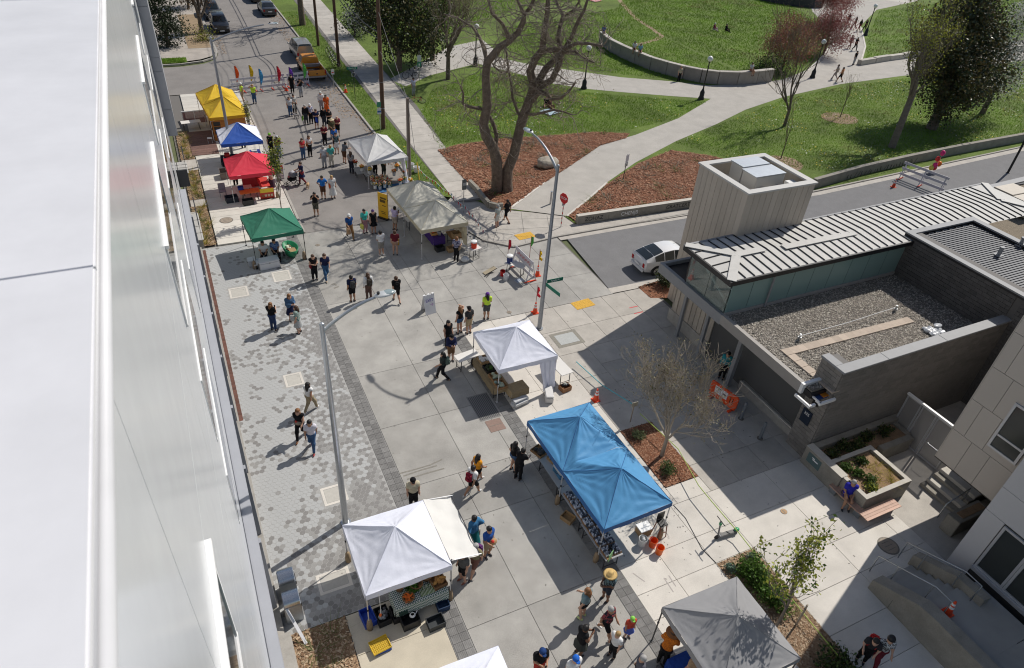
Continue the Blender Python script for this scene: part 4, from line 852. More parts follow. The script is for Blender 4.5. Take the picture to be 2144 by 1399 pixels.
# signs
def post_sign(base, h, lab, post_m=m_steel, r=.03): 
    g = G(*base); t = thing('sign_post', (g[0], g[1], .06), lab, 'sign'); MB().cyl(0, 0, 0, r, h, 8).build('post', post_m, t); return t
t = post_sign((1174, 477), 2.35, 'red octagonal stop sign on a red and white striped post')
for k in range(5): MB().cyl(0, 0, .25+k*.36, .034, .16, 8).build('red_band', m_red, t)
s = MB(); v = [(.38*math.cos(R(22.5+45*k)), .38*math.sin(R(22.5+45*k))) for k in range(8)]; s.add([(x, -.05, 2.15+z) for x, z in v]+[(x, -.035, 2.15+z) for x, z in v], [tuple(range(8)), tuple(range(15, 7, -1))]+[(k, 8+k, 8+(k+1) % 8, (k+1) % 8) for k in range(8)]); so = s.build('octagon', m_red, t, fixn=True); so.rotation_euler.z = R(-72)
text('lettering', 'STOP', .24, m_white, (0, -.056, 2.15), (R(90), 0, 0), so); MB().box(0, .0, 1.62, .25, .02, .18).build('small_plate', P('plate_grey', (.45, .45, .45), .6), t)
t = post_sign((1304, 381), 2.2, 'white notice sign over a framed dog symbol in red mulch', m_black); t.rotation_euler.z = R(25)
MB().box(0, -.04, 1.62, .42, .02, .58).build('upper_board', P('notice_white', (.6, .6, .62), .6), t); MB().box(0, -.04, 1.25, .42, .02, .34).build('lower_board', P('notice_white2', (.62, .63, .62), .6), t); MB().box(0, -.052, 1.28, .36, .006, .26).build('frame_print', P('print_green_black', (.03, .05, .04), .6), t); MB().box(0, -.058, 1.3, .3, .004, .22).build('inner_print', P('notice_white2', (.62, .63, .62), .6), t); MB().box(.03, -.061, 1.32, .1, .003, .13).build('symbol', P('print_green_black', (.03, .05, .04), .6), t)
t = post_sign((744, 212), 3.0, 'green street name sign on a thin pole by the orange cone', m_black, .025); MB().box(-.1, 0, 2.85, 1.0, .02, .22).build('name_plate', m_sgreen, t); text('lettering', '10th Av E', .17, m_white, (-.1, -.012, 2.96), (R(90), 0, 0), t)
MB().tube([(.18*math.cos(a), 0, 2.4+.18*math.sin(a)) for a in np.linspace(0, 6.28, 15)], .02, 5).build('ring', m_steel, t)
t = post_sign((797, 279), 2.6, 'thin post with green and blue parking plates beside the tall pole'); MB().box(-.05, -.04, 2.2, .34, .02, .42).build('green_plate', P('plate_sea', (.05, .25, .16), .5), t); MB().box(-.05, -.04, 1.6, .34, .02, .5).build('white_plate', P('plate_white', (.6, .62, .64), .5), t); MB().box(-.05, -.053, 1.75, .3, .006, .14).build('blue_band', P('plate_blue', (.03, .12, .4), .5), t)
t = post_sign((878, 172), 3.0, 'white and green park sign post by the leaning bicycle'); MB().box(0, -.04, 2.0, .42, .02, .6).build('white_plate', P('plate_white', (.6, .62, .64), .5), t); MB().box(0, -.045, 1.5, .42, .02, .45).build('green_plate', P('plate_sea', (.05, .25, .16), .5), t); MB().box(0, -.058, 1.6, .14, .004, .2).build('symbol', m_white, t)
t = post_sign((970, 447), 2.5, 'grey parking sign post on the park pavement behind the cream canopy'); MB().box(0, -.04, 1.75, .32, .02, .72).build('plate', P('plate_greyd', (.12, .13, .13), .6), t); MB().box(0, -.052, 2.05, .2, .004, .2).build('print', P('plate_greyl', (.4, .4, .4), .6), t)
t = post_sign((700, 195), 2.2, 'post with a red and white no parking plate behind the orange pickup'); MB().box(0, -.04, 1.7, .3, .02, .45).build('plate', P('plate_white', (.6, .62, .64), .5), t); MB().box(0, -.052, 1.85, .2, .004, .08).build('red_print', m_red, t)
g = G(1152, 430); t = thing('path_bollard', (g[0], g[1], .1), 'short pale post in the middle of the gravel path mouth', 'bollard'); MB().cyl(0, 0, 0, .07, .95, 12).build('post', P('bollard_pale', (.5, .48, .45), .7), t); MB().cyl(0, 0, .95, .08, .04, 12).build('cap', m_steel, t)
g = G(1300, 912); t = thing('sign_stake', (16.2, 17.9, 0), 'small blank yard sign on a stake between tree bed and blue canopy', 'sign'); MB().box(0, 0, 0, .04, .04, 1.2).build('stake', P('stake', (.35, .3, .24), .8), t); MB().box(0, -.03, 1.0, .32, .02, .26).build('board', P('board_khaki', (.4, .38, .3), .8), t)
# park globe lamps
for i, (b, zs_, lab) in enumerate(((( 1222, 188), 4.4, 'black park lamp with white globe beside the willow branches'), ((1467, 210), 4.4, 'black park lamp with white globe at the fork of the gravel path'), ((995, 140), 4.4, 'black park lamp with white globe behind the bare willow'), ((1700, 165), 4.4, 'black park lamp with white globe between the red shrub and path'), ((1811, 76), 4.4, 'black park lamp leaning beside a group walking up the path'))):
    g = G(*b); t = thing('park_lamp', (g[0], g[1], .1), lab, 'park lamp', 'globe lamps along the park paths')
    shade(MB().lathe([(.0, 0), (.32, 0), (.32, .15), (.24, .3), (.24, .75), (.14, .95), (.1, 1.05), (.075, 1.2), (.06, 3.7), (.1, 3.75), (.1, 3.85), (.0, 3.85)], 14).build('post', m_black, t)); MB().ell((0, 0, 4.1), (.28, .28, .28), 16, 10).build('globe', M('opal_globe', (.8, .8, .78), .4), t, smooth=True); MB().cyl(0, 0, 3.84, .14, .05, 12).build('collar', m_black, t)
# cones
def cone(loc, lab, flag=None, s=1.0, tape=None):
    t = thing('traffic_cone', loc, lab, 'cone', None); MB().box(0, 0, 0, .36*s, .36*s, .04*s).build('base', m_cone, t, bevel=.01); shade(MB().lathe([(.145*s, .04*s), (.035*s, .72*s), (0, .72*s)], 14).build('body', m_cone, t))
    for z0, z1 in ((.36, .47), (.53, .62)):
        f = lambda z: .145-.11*(z-.04)/.68+.004
        MB().lathe([(f(z0)*s, z0*s), (f(z1)*s, z1*s)], 14).build('reflective_band', m_white, t)
    if flag:
        MB().cyl(0, 0, .7*s, .014, 1.15, 6).build('flag_stick', P('stick', (.3, .05, .04), .6), t)
        b = MB(); n = 7
        for i in range(n+1):
            z = 1.75-i*.09; b.v += [(0.02, 0, z), (.1+.05*math.sin(i*1.3)+.03*i*.6, .05*math.sin(i*2.1), z-.05-.02*i)]
        b.f = [(2*i, 2*i+1, 2*i+3, 2*i+2) for i in range(n)]; b.mi = [0]*n; fo = b.build('flag', flag, t)
    return t
def gp(x, y, z=.004): g = G(x, y); return (g[0], g[1], z)
fR = cloth((.6, .03, .05)); fY = cloth((.7, .45, .02)); fG = cloth((.1, .42, .08)); fB = cloth((.06, .28, .55)); fP = cloth((.16, .05, .4)); fO = cloth((.75, .1, .02))
cone(gp(1120, 655), 'orange cone with red flag beside the lamp post with street signs', fR); cone(gp(1125, 577), 'orange cone with yellow flag at the end of the low barricade', fY); cone(gp(1247, 838), 'orange cone in the station shadow behind the blue double canopy'); cone((20.75, 4.9, .94), 'orange cone on the stair landing against the cast wall')
cone(gp(724, 196, .13), 'orange cone on the park pavement beside the street name pole'); cone(gp(1870, 392), 'orange cone at the foot of the far side road barricade'); cone(gp(600, 190), 'small orange cone behind the flagged barricade near the pickup', s=.9)
# long barricade with flags at the street end
def barricade(A, B, h, rails, lab, n=3, board=None, mat=P('barricade_white', (.6, .58, .62), .6)):
    A = Vector(A); B = Vector(B); t = thing('barricade', tuple((A+B)/2), lab, 'barricade'); c = (A+B)/2; a, b = A-c, B-c; d = (b-a).normalized(); nrm = Vector((-d.y, d.x, 0))
    for z in rails: MB().beam(a+Vector((0, 0, z)), b+Vector((0, 0, z)), .03, .2).build('rail', mat, t)
    for k in range(n):
        p = a.lerp(b, .06+.88*k/(n-1)); 
        MB().beam(p+nrm*.35, p+Vector((0, 0, h)), .05, .05).build('leg', mat, t); MB().beam(p-nrm*.35, p+Vector((0, 0, h)), .05, .05).build('leg', mat, t)
        MB().box(p.x, p.y, .0, .08, .8, .05, math.atan2(d.y, d.x)).build('foot', m_cone, t)
    return t, a, b, nrm
for i, (p, q) in enumerate((((486, 196), (540, 190)), ((545, 190), (598, 184)), ((603, 184), (648, 178)))):
    barricade(gp(*p), gp(*q), 1.3, (.35, .8, 1.22), ['white plank barricade beside two marshals in yellow vests', 'white plank barricade in the middle of the street end', 'white plank barricade touching the orange pickup'][i])
t, a_, b_, n_ = barricade(gp(1077, 556), gp(1113, 592), 1.4, (.4, .85, 1.32), 'white barricade with faded red lettering beside the drink table', 2); MB().beam(a_.lerp(b_, .1)+Vector((0, 0, 1.08)), a_.lerp(b_, .9)+Vector((0, 0, 1.08)), .02, .42).build('banner', P('banner_pale', (.55, .5, .52), .7), t); 
dd = (b_-a_).normalized()
for k in range(16):
    q0 = a_.lerp(b_, .14+.045*k)+Vector((-.02, -.02, 1.0+.05*(k % 3))); MB().beam(q0, q0+dd*.03*(k % 2)+Vector((0, 0, .13)), .012, .03).build('faded_stroke', P('faded_red', (.55, .12, .14), .7), t)
barricade(gp(1880, 372), gp(1972, 408), 1.5, (.4, .9, 1.38), 'long white barricade across the far side road by balloons', 3)
for i, (p, m, nm) in enumerate((((498, 188), fO, 'orange'), ((528, 186), fY, 'yellow'), ((548, 194), fB, 'light blue'), ((585, 188), fR, 'red'), ((610, 190), fP, 'purple'), ((638, 180), fG, 'green'))):
    g = G(*p); t = thing('flag', (g[0], g[1], 0), nm+' cloth flag standing on the street end barricade', 'flag'); MB().cyl(0, 0, 0, .018, 2.2, 6).build('pole', P('flag_pole', (.3, .28, .27), .5), t); b = MB(); n = 8
    for k in range(n+1): z = 2.2-k*.18; w = .06+.28*math.sin(math.pi*min(1, k/n*.9+.1)); b.v += [(.02, 0, z), (w, .07*math.sin(k*1.5), z-.05)]
    b.f = [(2*k, 2*k+1, 2*k+3, 2*k+2) for k in range(n)]; b.mi = [0]*n; b.build('cloth', m, t)
for i, (p, m, nm) in enumerate((((1062, 552), fR, 'red'), ((1108, 545), fG, 'green'))):
    g = G(*p); t = thing('flag', (g[0], g[1], 0), nm+' cloth flag on a stick beside the low barricade', 'flag'); MB().cyl(0, 0, 0, .016, 1.7, 6).build('pole', P('stick', (.3, .05, .04), .6), t); MB().add([(.02, 0, 1.7), (.18, .03, 1.6), (.2, .0, 1.25), (.12, .06, .95), (.02, 0, 1.0)], [(0, 1, 2, 3, 4)]).build('cloth', m, t)
# A-frame EXIT sign
g = G(897, 652); t = thing('exit_sign', (g[0], g[1], 0), 'white A-frame sign board reading EXIT in purple', 'sign', rz=R(8)); 
for s_, nm in ((-1, 'front_board'), (1, 'rear_board')):
    b = MB().add([(-.32, s_*.3, .0), (.32, s_*.3, .0), (.32, s_*.02, 1.1), (-.32, s_*.02, 1.1), (-.32, s_*.3-.02, .0), (.32, s_*.3-.02, .0), (.32, s_*.02-.02, 1.1), (-.32, s_*.02-.02, 1.1)], [(0, 1, 2, 3), (7, 6, 5, 4), (0, 4, 5, 1), (1, 5, 6, 2), (2, 6, 7, 3), (3, 7, 4, 0)]); b.build(nm, P('sandwich_white', (.66, .67, .7), .6), t, fixn=True)
for x in (-.26, 0, .26): MB().box(x, 0, 1.08, .12, .1, .07).build('hinge', m_white, t)
tl_ = math.atan2(1.1, .28); text('lettering', 'EXIT', .23, P('ink_purple', (.12, .09, .35), .6), (0, -.105-.03, .80), (tl_, 0, 0), t); text('arrow', '\u2192', .3, P('ink_pink', (.45, .25, .5), .6), (.1, -.165-.03, .55), (tl_, 0, 0), t)
# yellow banner by the cream canopy
g = G(803, 458); t = thing('banner_stand', (g[0], g[1], 0), 'yellow upright banner with black print beside the cream canopy', 'banner', rz=R(-55)); MB().box(0, 0, .1, .8, .03, 1.75).build('banner', P('banner_yellow', (.75, .42, .02), .6), t); MB().box(0, 0, 0, .8, .3, .1).build('foot', m_black, t)
for k, (z, w, h, x) in enumerate(((1.45, .5, .12, .05), (1.2, .45, .2, .0), (.95, .3, .06, .1), (.5, .4, .05, 0), (.38, .35, .05, .05))): MB().box(x, -.018, z, w, .004, h).build('print', P('banner_ink', (.12, .07, .01), .7), t)
# balloons, bunting, rope
g = G(1955, 362); t = thing('balloon_bunch', (g[0], g[1], .3), 'bunch of pink and orange balloons tied by the side road', 'balloons')
for x, y, z, m in ((0, 0, 1.5, P('balloon_pink', (.75, .03, .2), .3)), (-.15, .1, .95, P('balloon_red', (.7, .03, .03), .3)), (.2, 0, .5, P('balloon_orange', (.8, .2, .02), .3)), (-.3, 0, .45, P('balloon_pink', (.75, .03, .2), .3)), (-.05, .1, .15, P('balloon_red', (.7, .03, .03), .3)), (-.5, .1, .2, P('balloon_yellow', (.7, .6, .1), .3))): MB().ell((x, y, z), (.2, .2, .25), 12, 8).build('balloon', m, t, smooth=True)
MB().tube([(0, 0, 0), (0, 0, 1.3)], .01, 5).build('string', m_white, t)
bp = [(878, 368), (905, 400), (930, 425), (960, 450), (985, 470), (1010, 490)]; pts = [Vector(G(*p, .9)) for p in [(876, 352), (912, 380), (945, 405), (975, 432), (992, 450), (1022, 492)]]
t = thing('bunting', tuple(pts[0]), 'string of small red and orange triangular pennants along the park pavement', 'bunting'); o0 = pts[0]; ln = MB(); pp = []
for a, c in zip(pts, pts[1:]):
    for s in np.linspace(0, 1, 7)[:-1]: q = a.lerp(c, s)-o0; q.z = -.25*math.sin(math.pi*s)*.6; pp.append(q)
ln.tube(pp, .012, 5).build('string', m_white, t)
for k, q in enumerate(pp):
    d = (pp[min(k+1, len(pp)-1)]-pp[max(k-1, 0)]).normalized()*.1
    MB().add([q-d, q+d, q+Vector((0, 0, -.28))], [(0, 1, 2)]).build('pennant', [fR, fO, P('pennant_teal', (.1, .4, .45), .8), fR, P('pennant_white', (.6, .6, .6), .8)][k % 5], t)
for p in (pts[-1]-o0, pts[0]-o0): MB().cyl(p.x, p.y, -.85, .015, .9, 6).build('stake', m_steel, t)
b = MB(); rp_ = [(1340, 866), (1420, 940), (1463, 1017), (1490, 1050), (1520, 1085), (1550, 1112), (1572, 1140), (1610, 1190), (1645, 1230), (1700, 1298), (1760, 1370)]
b.tube([(*G(*p, .5)[:2], .5 if k < 5 else .35) for k, p in enumerate(rp_)], .02, 6); tag(b.build('boundary_rope', P('rope_green', (.38, .5, .1), .7)), 'thin yellow green rope running beside the plaza beds', 'rope')
b = MB(); b.tube([(*G(1205, 767)[:2], .3), (*G(1260, 815)[:2], .25), (*G(1320, 862)[:2], .5)], .025, 6); tag(b.build('boundary_tape', P('rope_teal', (.12, .45, .5), .7)), 'teal tape stretched in the station shadow beside the cone', 'rope')
b = MB(); b.tube([(*G(1410, 1058)[:2], .012), (*G(1435, 1085)[:2], .012), (*G(1470, 1150)[:2], .012), (*G(1500, 1180)[:2], .012)], .012, 5); tag(b.build('extension_lead', m_black), 'black cord on pale slabs from the blue canopy to the bed', 'cord')
# low kerb wall round the willow bed, boulder
wp = [(983, 390), (998, 405), (1012, 424), (1024, 437), (1040, 441), (1052, 440)]; b = MB(); q = [G(*p, 0) for p in wp]
for a, c in zip(q, q[1:]): b.beam((a[0], a[1], .28), (c[0], c[1], .28), .25, .5)
tag(b.build('seat_kerb', m_cwall), 'low curved concrete kerb wall round the willow bed corner', 'wall')
g = G(1145, 352); t = thing('boulder', (g[0], g[1], .1), 'rounded grey boulder in the red mulch beside the path', 'boulder'); b = MB().ell((0, 0, .3), (.95, .65, .5), 14, 9); b.v = [(x+.08*math.sin(x*7+z*5), y+.07*math.sin(x*5+y*9), max(-.02, z+.06*math.sin(y*8+x*3))) for x, y, z in b.v]; b.build('rock', M('rock', (.38, .34, .28), .9, ns=3, na=.3, ns2=20, na2=.2, bs=8, bd=.06), t, smooth=True)
# retaining wall along the side road (graffiti) and park seat walls
w = thing('retaining_wall', (28, 35.6, 0), 'low concrete retaining wall with black graffiti along the side road', 'wall')
a = Vector((*G(1206, 470)[:2], 0)); c = Vector((*G(1452, 433)[:2], 0)); o0 = Vector((28, 35.6, 0)); d = (c-a).normalized()
for k in range(4):
    p = a.lerp(c, k/4)-o0; q_ = a.lerp(c, (k+1)/4)-o0-d*.012; MB().beam(p+Vector((0, 0, .32)), q_+Vector((0, 0, .32)), .3, .72).build('wall_section', m_cwall, w); MB().beam(p+Vector((0, 0, .69)), q_+Vector((0, 0, .69)), .34, .02).build('coping', m_cwallc, w)
rzw = math.atan2(d.y, d.x)
for s, f, mat, sz in (('ZOHAZ', .13, m_black, .42), ('CHENJB', .42, m_white, .4), ('GRATCERT', .84, m_black, .42)):
    p = a.lerp(c, f)-o0+Vector((-.0, -.165, .36)); text('graffiti', s, sz, mat, tuple(p), (R(90), 0, rzw), w)
w = thing('retaining_wall', (55, 36.6, 0), 'long low retaining wall behind the balloons below the far lawn', 'wall'); pts = [Vector((*G(*p)[:2], 0)) for p in ((1700, 395), (1800, 366), (1900, 343), (2000, 322), (2160, 292))]; o0 = Vector((55, 36.6, 0))
for k in range(4): MB().beam(pts[k]-o0+Vector((0, 0, .42)), pts[k+1]-o0+Vector((0, 0, .42)), .35, .85).build('wall_section', m_cwall, w)
d2 = (pts[3]-pts[0]).normalized()
for k in range(22):
    q0 = pts[0].lerp(pts[3], .2+.022*k)-o0+Vector((0, -.19, .2)); MB().beam(q0, q0+d2*random.uniform(-.2, .25)+Vector((0, 0, random.uniform(.3, .5))), .01, .05).build('graffiti_stroke', P('graffiti_ink', (.06, .055, .055), .8), w)
w = thing('curved_seat_wall', (55, 62, 0), 'curved grey stone seat wall sweeping round the upper lawn', 'wall'); o0 = Vector((55, 62, 0)); cp = [(1256, 92), (1275, 108), (1300, 121), (1330, 135), (1362, 148), (1395, 158), (1430, 167), (1465, 174), (1500, 178), (1540, 179), (1580, 176), (1612, 172)]
for k in range(len(cp)-1):
    p = Vector(G(*cp[k]))-o0; q_ = Vector(G(*cp[k+1]))-o0; p.z = q_.z = .75; q_ = p.lerp(q_, .985); MB().beam(p, q_, .45, 1.4).build('stone', M('seat_stone', (.3, .275, .25), .9, ns=1.5, na=.15, rand=.1), w); MB().beam(p+Vector((0, 0, .72)), q_+Vector((0, 0, .72)), .6, .1).build('capstone', M('seat_cap', (.42, .39, .35), .85, ns=2, na=.12, rand=.1), w)
w = thing('low_stone_wall', (72, 66, 0), 'low blocky stone wall where the park path forks', 'wall'); o0 = Vector((72, 66, 0)); cp = [(1797, 138), (1828, 133), (1858, 128), (1888, 124), (1920, 119), (1960, 114), (2000, 109)]
for k in range(len(cp)-1):
    p = Vector(G(*cp[k]))-o0; q_ = Vector(G(*cp[k+1]))-o0; p.z = q_.z = .38+.06*(k % 2); MB().beam(p, p.lerp(q_, .97), .6, .7).build('stone', M('low_stone', (.45, .42, .37), .9, ns=2, na=.15, rand=.12), w)
g = G(1650, 12); w = thing('dark_fence', (g[0], g[1], 0), 'dark low fence curving behind the red plum tree', 'fence'); pts = [Vector((*G(*p)[:2], 0)) for p in ((1570, -4), (1620, 8), (1660, 14), (1700, 18), (1720, 18))]; o0 = Vector((g[0], g[1], 0))
for k in range(4): MB().beam(pts[k]-o0+Vector((0, 0, .8)), pts[k+1]-o0+Vector((0, 0, .8)), .3, 1.6).build('panel', P('fence_dark', (.06, .06, .065), .8), w)
# scooter
t = thing('kick_scooter', (*G(1500, 1128)[:2], .0), 'grey and green rental kick scooter standing on the pale plaza', 'scooter', rz=R(-4)); gs = P('scooter_green', (.03, .3, .12), .4); gd = P('scooter_grey', (.16, .16, .17), .5)
MB().box(.45, 0, .12, .75, .17, .06).build('deck', gd, t, bevel=.015); MB().box(.45, 0, .18, .6, .14, .008).build('grip_pad', m_black, t); MB().ell((.9, 0, .22), (.13, .09, .06), 10, 6).build('rear_fender', gs, t, smooth=True); MB().tube([(.05, 0, .1), (.0, 0, .3), (-.12, 0, 1.12)], [.04, .035, .03], 10).build('stem', gd, t, smooth=True); MB().tube([(-.12, -.26, 1.14), (-.12, .26, 1.14)], .017, 8).build('handlebar', m_black, t); MB().box(-.09, 0, .9, .09, .1, .16).build('display', gs, t, bevel=.01)
for x in (-.02, .92):
    o = MB(); o.tube([(x, -.025, .11), (x, .025, .11)], .11, 16); o.build('wheel', m_black, t)
MB().tube([(.35, .08, .12), (.3, .2, .0)], .012, 6).build('kickstand', m_steel, t)
# ================================================================ trees and plants
m_bark = M('bark_brown', (.16, .125, .096), .95, ns=4, na=.4, ns2=25, na2=.3, bs=18, bd=.04)
m_barkg = M('bark_grey', (.2, .165, .135), .95, ns=4, na=.25, ns2=25, na2=.2, bs=18, bd=.02)
m_twig = M('twig_grey', (.24, .2, .16), .9, ns=3, na=.25)
def leafm(n, c, tr=.35): return M('leaf_'+n, c, .6, ns=1.5, na=.35, spec=.35, translucent=tr)
lf_dark = leafm('dark', (.03, .045, .018), .2); lf_olive = leafm('olive', (.11, .1, .035), .25); lf_mid = leafm('mid', (.07, .12, .025)); lf_lime = leafm('lime', (.32, .34, .05)); lf_bud = leafm('bud', (.3, .27, .16)); lf_plum = leafm('plum', (.2, .06, .055)); lf_pink = leafm('pink', (.33, .13, .12)); lf_white = leafm('blossom', (.55, .55, .52)); lf_brown = leafm('russet', (.25, .13, .06)); lf_gloss = M('leaf_gloss', (.05, .07, .03), .5, ns=2, na=.3, spec=.6)
def grow(b, p, d, L, r, depth, tips, spread=.6, up=.15, kids=3, bend=.25, rmin=.008, nseg=4):
    p = Vector(p); d = Vector(d).normalized(); pts = [p]; rs = [r]; q = p.copy(); dd = d.copy()
    for i in range(nseg):
        dd = (dd+Vector((random.uniform(-1, 1), random.uniform(-1, 1), random.uniform(-.6, 1)))*bend+Vector((0, 0, up))).normalized(); q = q+dd*(L/nseg); pts.append(q.copy()); rs.append(max(rmin, r*(1-.42*(i+1)/nseg)))
    b.tube(pts, rs, 8 if depth > 2 else (6 if depth > 1 else 4), cap=False)
    if depth <= 0: tips += [pts[-1], pts[-2]]; return
    for k in range(kids):
        i = random.randint(1, nseg) if k else nseg; base = pts[i]; t = random.random()*6.283; ax = dd.orthogonal().normalized(); ax.rotate(Matrix.Rotation(t, 3, dd)); nd = (dd+ax*spread*random.uniform(.7, 1.3)).normalized()
        grow(b, base, nd, L*random.uniform(.6, .85), rs[i]*.72, depth-1, tips, spread, up, kids, bend, rmin, nseg)
def leaves(tips, n, rad, size, flat=(1, 1, 1), curl=.5):
    tp = np.array([tuple(t) for t in tips]); c = tp[rng.integers(0, len(tp), n)]+rng.normal(0, 1, (n, 3))*rad*np.array(flat); 
    a = rng.normal(0, 1, (n, 3)); a /= np.linalg.norm(a, axis=1)[:, None]; w = np.cross(a, rng.normal(0, 1, (n, 3))); w /= np.linalg.norm(w, axis=1)[:, None]
    s = size*(.6+.8*rng.random(n))[:, None]; v = np.stack([c-a*s*.5, c+w*s*.3, c+a*s*.5, c-w*s*.3], 1).reshape(-1, 3); return v, np.arange(4*n).reshape(-1, 4)
def blob(n, c, r, shell=.5):
    d = rng.normal(0, 1, (n, 3)); d /= np.linalg.norm(d, axis=1)[:, None]; k = (shell+(1-shell)*rng.random(n))[:, None]; return np.array(c)+d*np.array(r)*k
def local_raw(name, v, f, mats, t, mi=None): return raw(name, v, f, mats, t, mi)
def tree(name, base, lab, h=6, r=.15, depth=3, crown=None, leaf=None, nleaf=0, lsize=.12, lrad=.3, kids=3, spread=.6, lean=(0, 0, 1), trunk=.35, bark=None, z=.1, up=.15, group=None, bend=.25, rmin=.008):
    t = thing(name, (base[0], base[1], z), lab, 'tree', group); b = MB(); tips = []; ln = Vector(lean).normalized(); th = h*trunk
    b.tube([(0, 0, -.1), tuple(ln*th*.5), tuple(ln*th)], [r*1.15, r, r*.85], 9, cap=False)
    shade(b.build('trunk', bark or m_bark, t)); bb = MB()
    for k in range(kids+1):
        a = random.random()*6.283; d = ln+Vector((math.cos(a), math.sin(a), .2))*spread*(.3 if k == 0 else 1)
        grow(bb, ln*th*(1 if k < 2 else random.uniform(.75, 1)), d, h*(1-trunk)*.5, r*.65, depth, tips, spread, up, kids, bend, rmin)
    br = bb.build('branches', bark or m_bark, t)
    if leaf:
        mats = leaf if isinstance(leaf, list) else [leaf]; v, f = leaves(tips, nleaf, lrad, lsize); local_raw('crown', v, f, mats, t, rng.integers(0, len(mats), nleaf))
    return t, tips
# ---- the old willow, limbs traced one by one
wb = G(1051, 402); wt = thing('willow_tree', (wb[0], wb[1], .13), 'huge bare twisted willow with two trunks in red mulch', 'tree'); o0 = Vector((wb[0], wb[1], .13))
def limb(px_, r0, r1, off0=0, off1=0):
    n = len(px_); return [Vector(ONV(x, y, wb, off0+(off1-off0)*i/(n-1)))-o0 for i, (x, y) in enumerate(px_)], [r0+(r1-r0)*i/(n-1) for i in range(n)]
LIMBS = [('trunk', [(1040, 410), (1041, 375), (1040, 340), (1034, 312), (1018, 286), (1012, 260), (1020, 224), (1019, 195), (1017, 158), (1021, 126)], .62, .36, 0, -1.5),
 ('trunk', [(1064, 412), (1061, 380), (1063, 355), (1076, 324), (1084, 290), (1092, 255), (1107, 214), (1119, 180)], .6, .44, 0, .5),
 ('limb', [(1021, 130), (1045, 100), (1067, 85), (1085, 68), (1096, 45), (1098, 30), (1110, 17), (1119, -5)], .36, .14, -1.5, -3), ('limb', [(1098, 32), (1090, 15), (1080, -6)], .17, .1, -3, -3.4),
 ('limb', [(1067, 86), (1062, 70), (1052, 50), (1030, 28), (1022, -2)], .22, .1, -2, -3), ('limb', [(1020, 130), (1012, 98), (1004, 78), (989, 56), (956, 37), (930, 30)], .2, .07, -1.5, 1.5),
 ('limb', [(1119, 185), (1110, 149), (1121, 123), (1136, 104), (1138, 80), (1142, 56), (1146, 28), (1148, -8)], .42, .2, .5, -1.5), ('limb', [(1118, 188), (1142, 145), (1166, 121), (1175, 104), (1168, 80), (1173, 56), (1179, 32), (1168, 11), (1160, -8)], .36, .12, .5, 2.2),
 ('limb', [(1122, 188), (1156, 167), (1171, 134), (1177, 111), (1197, 78), (1207, 52), (1223, 22), (1232, -6)], .34, .1, .5, -2), ('limb', [(1136, 106), (1168, 104), (1188, 100), (1207, 91), (1231, 91), (1262, 97)], .26, .1, -.5, -2.5),
 ('limb', [(1180, 109), (1205, 108), (1220, 121), (1246, 132)], .17, .06, -1, -2.5), ('limb', [(1115, 212), (1129, 193), (1142, 195), (1155, 208), (1175, 206), (1194, 188), (1205, 173)], .26, .07, .5, -2.5), ('limb', [(1092, 238), (1119, 240), (1160, 230), (1180, 234), (1197, 240)], .16, .06, .3, -2),
 ('limb', [(1092, 250), (1084, 234), (1073, 204), (1071, 177), (1065, 149), (1062, 121), (1058, 97)], .18, .08, .3, 1.5), ('limb', [(1016, 232), (1011, 229), (980, 223), (969, 217), (970, 195), (964, 180)], .2, .07, -.5, -1.5), ('limb', [(1036, 315), (1040, 285), (1034, 262), (1026, 245), (1014, 238)], .24, .15, .2, .8), ('limb', [(1179, 35), (1200, 22), (1212, 5), (1216, -10)], .14, .06, 2, 1), ('limb', [(1064, 150), (1050, 152), (1035, 140), (1028, 128)], .12, .05, .5, 1)]
tw = MB(); trunks = {'trunk': [], 'limb': []}; wtips = []
for nm, p_, r0, r1, f0, f1 in LIMBS:
    P_, R_ = limb(p_, r0, r1, f0, f1); shade(MB().tube(P_, [q*.7 for q in R_], 10).build(nm, m_bark, wt))
    for i in range(len(P_)-1):
        for q in range(3 if nm == 'limb' else (1 if i > 4 else 0)):
            c = P_[i].lerp(P_[i+1], random.random()); d = Vector((random.uniform(-1, 1), random.uniform(-1, 1), random.uniform(-.5, .7))); grow(tw, c, d, random.uniform(.8, 1.9), .035, 2, wtips, .8, -.1, 3, .45, .008, 4)
tw.build('twigs', m_twig, wt)
v, f = leaves(wtips, 5200, .22, .07); local_raw('buds', v, f, lf_bud, wt)
# ---- other park trees
t, tp = tree('park_tree', G(938, 168), 'bare twiggy tree with straight trunk behind the willow', 8.5, .22, 4, None, lf_bud, 5000, .09, .3, 3, .75, bark=m_bark)
def bushy(name, base, lab, crown, mats, n, ls, trunkr=.25, z=.1, cat='tree', h=2.5, boughs=9, dense=.35):
    t = thing(name, (base[0], base[1], z), lab, cat); b = MB(); tips = []
    b.tube([(0, 0, -.1), (.1, 0, h*.5), (0, .05, h)], [trunkr*1.2, trunkr, trunkr*.8], 9, cap=False); b.build('trunk', m_bark, t); bb = MB(); pts = []
    for c, r in crown:
        pts.append(blob(max(6, int(60*r[0]*r[1]/8)), c, r, dense))
        bb.tube([(0, 0, h*.7), tuple(np.array(c)*.6+np.array([0, 0, h*.2])), tuple(c)], [trunkr*.6, trunkr*.3, .04], 6, cap=False)
    bb.build('branches', m_bark, t); cl = np.vstack(pts); v, f = leaves(cl, n, .5, ls); local_raw('crown', v, f, mats, t, rng.choice(len(mats), n)); return t
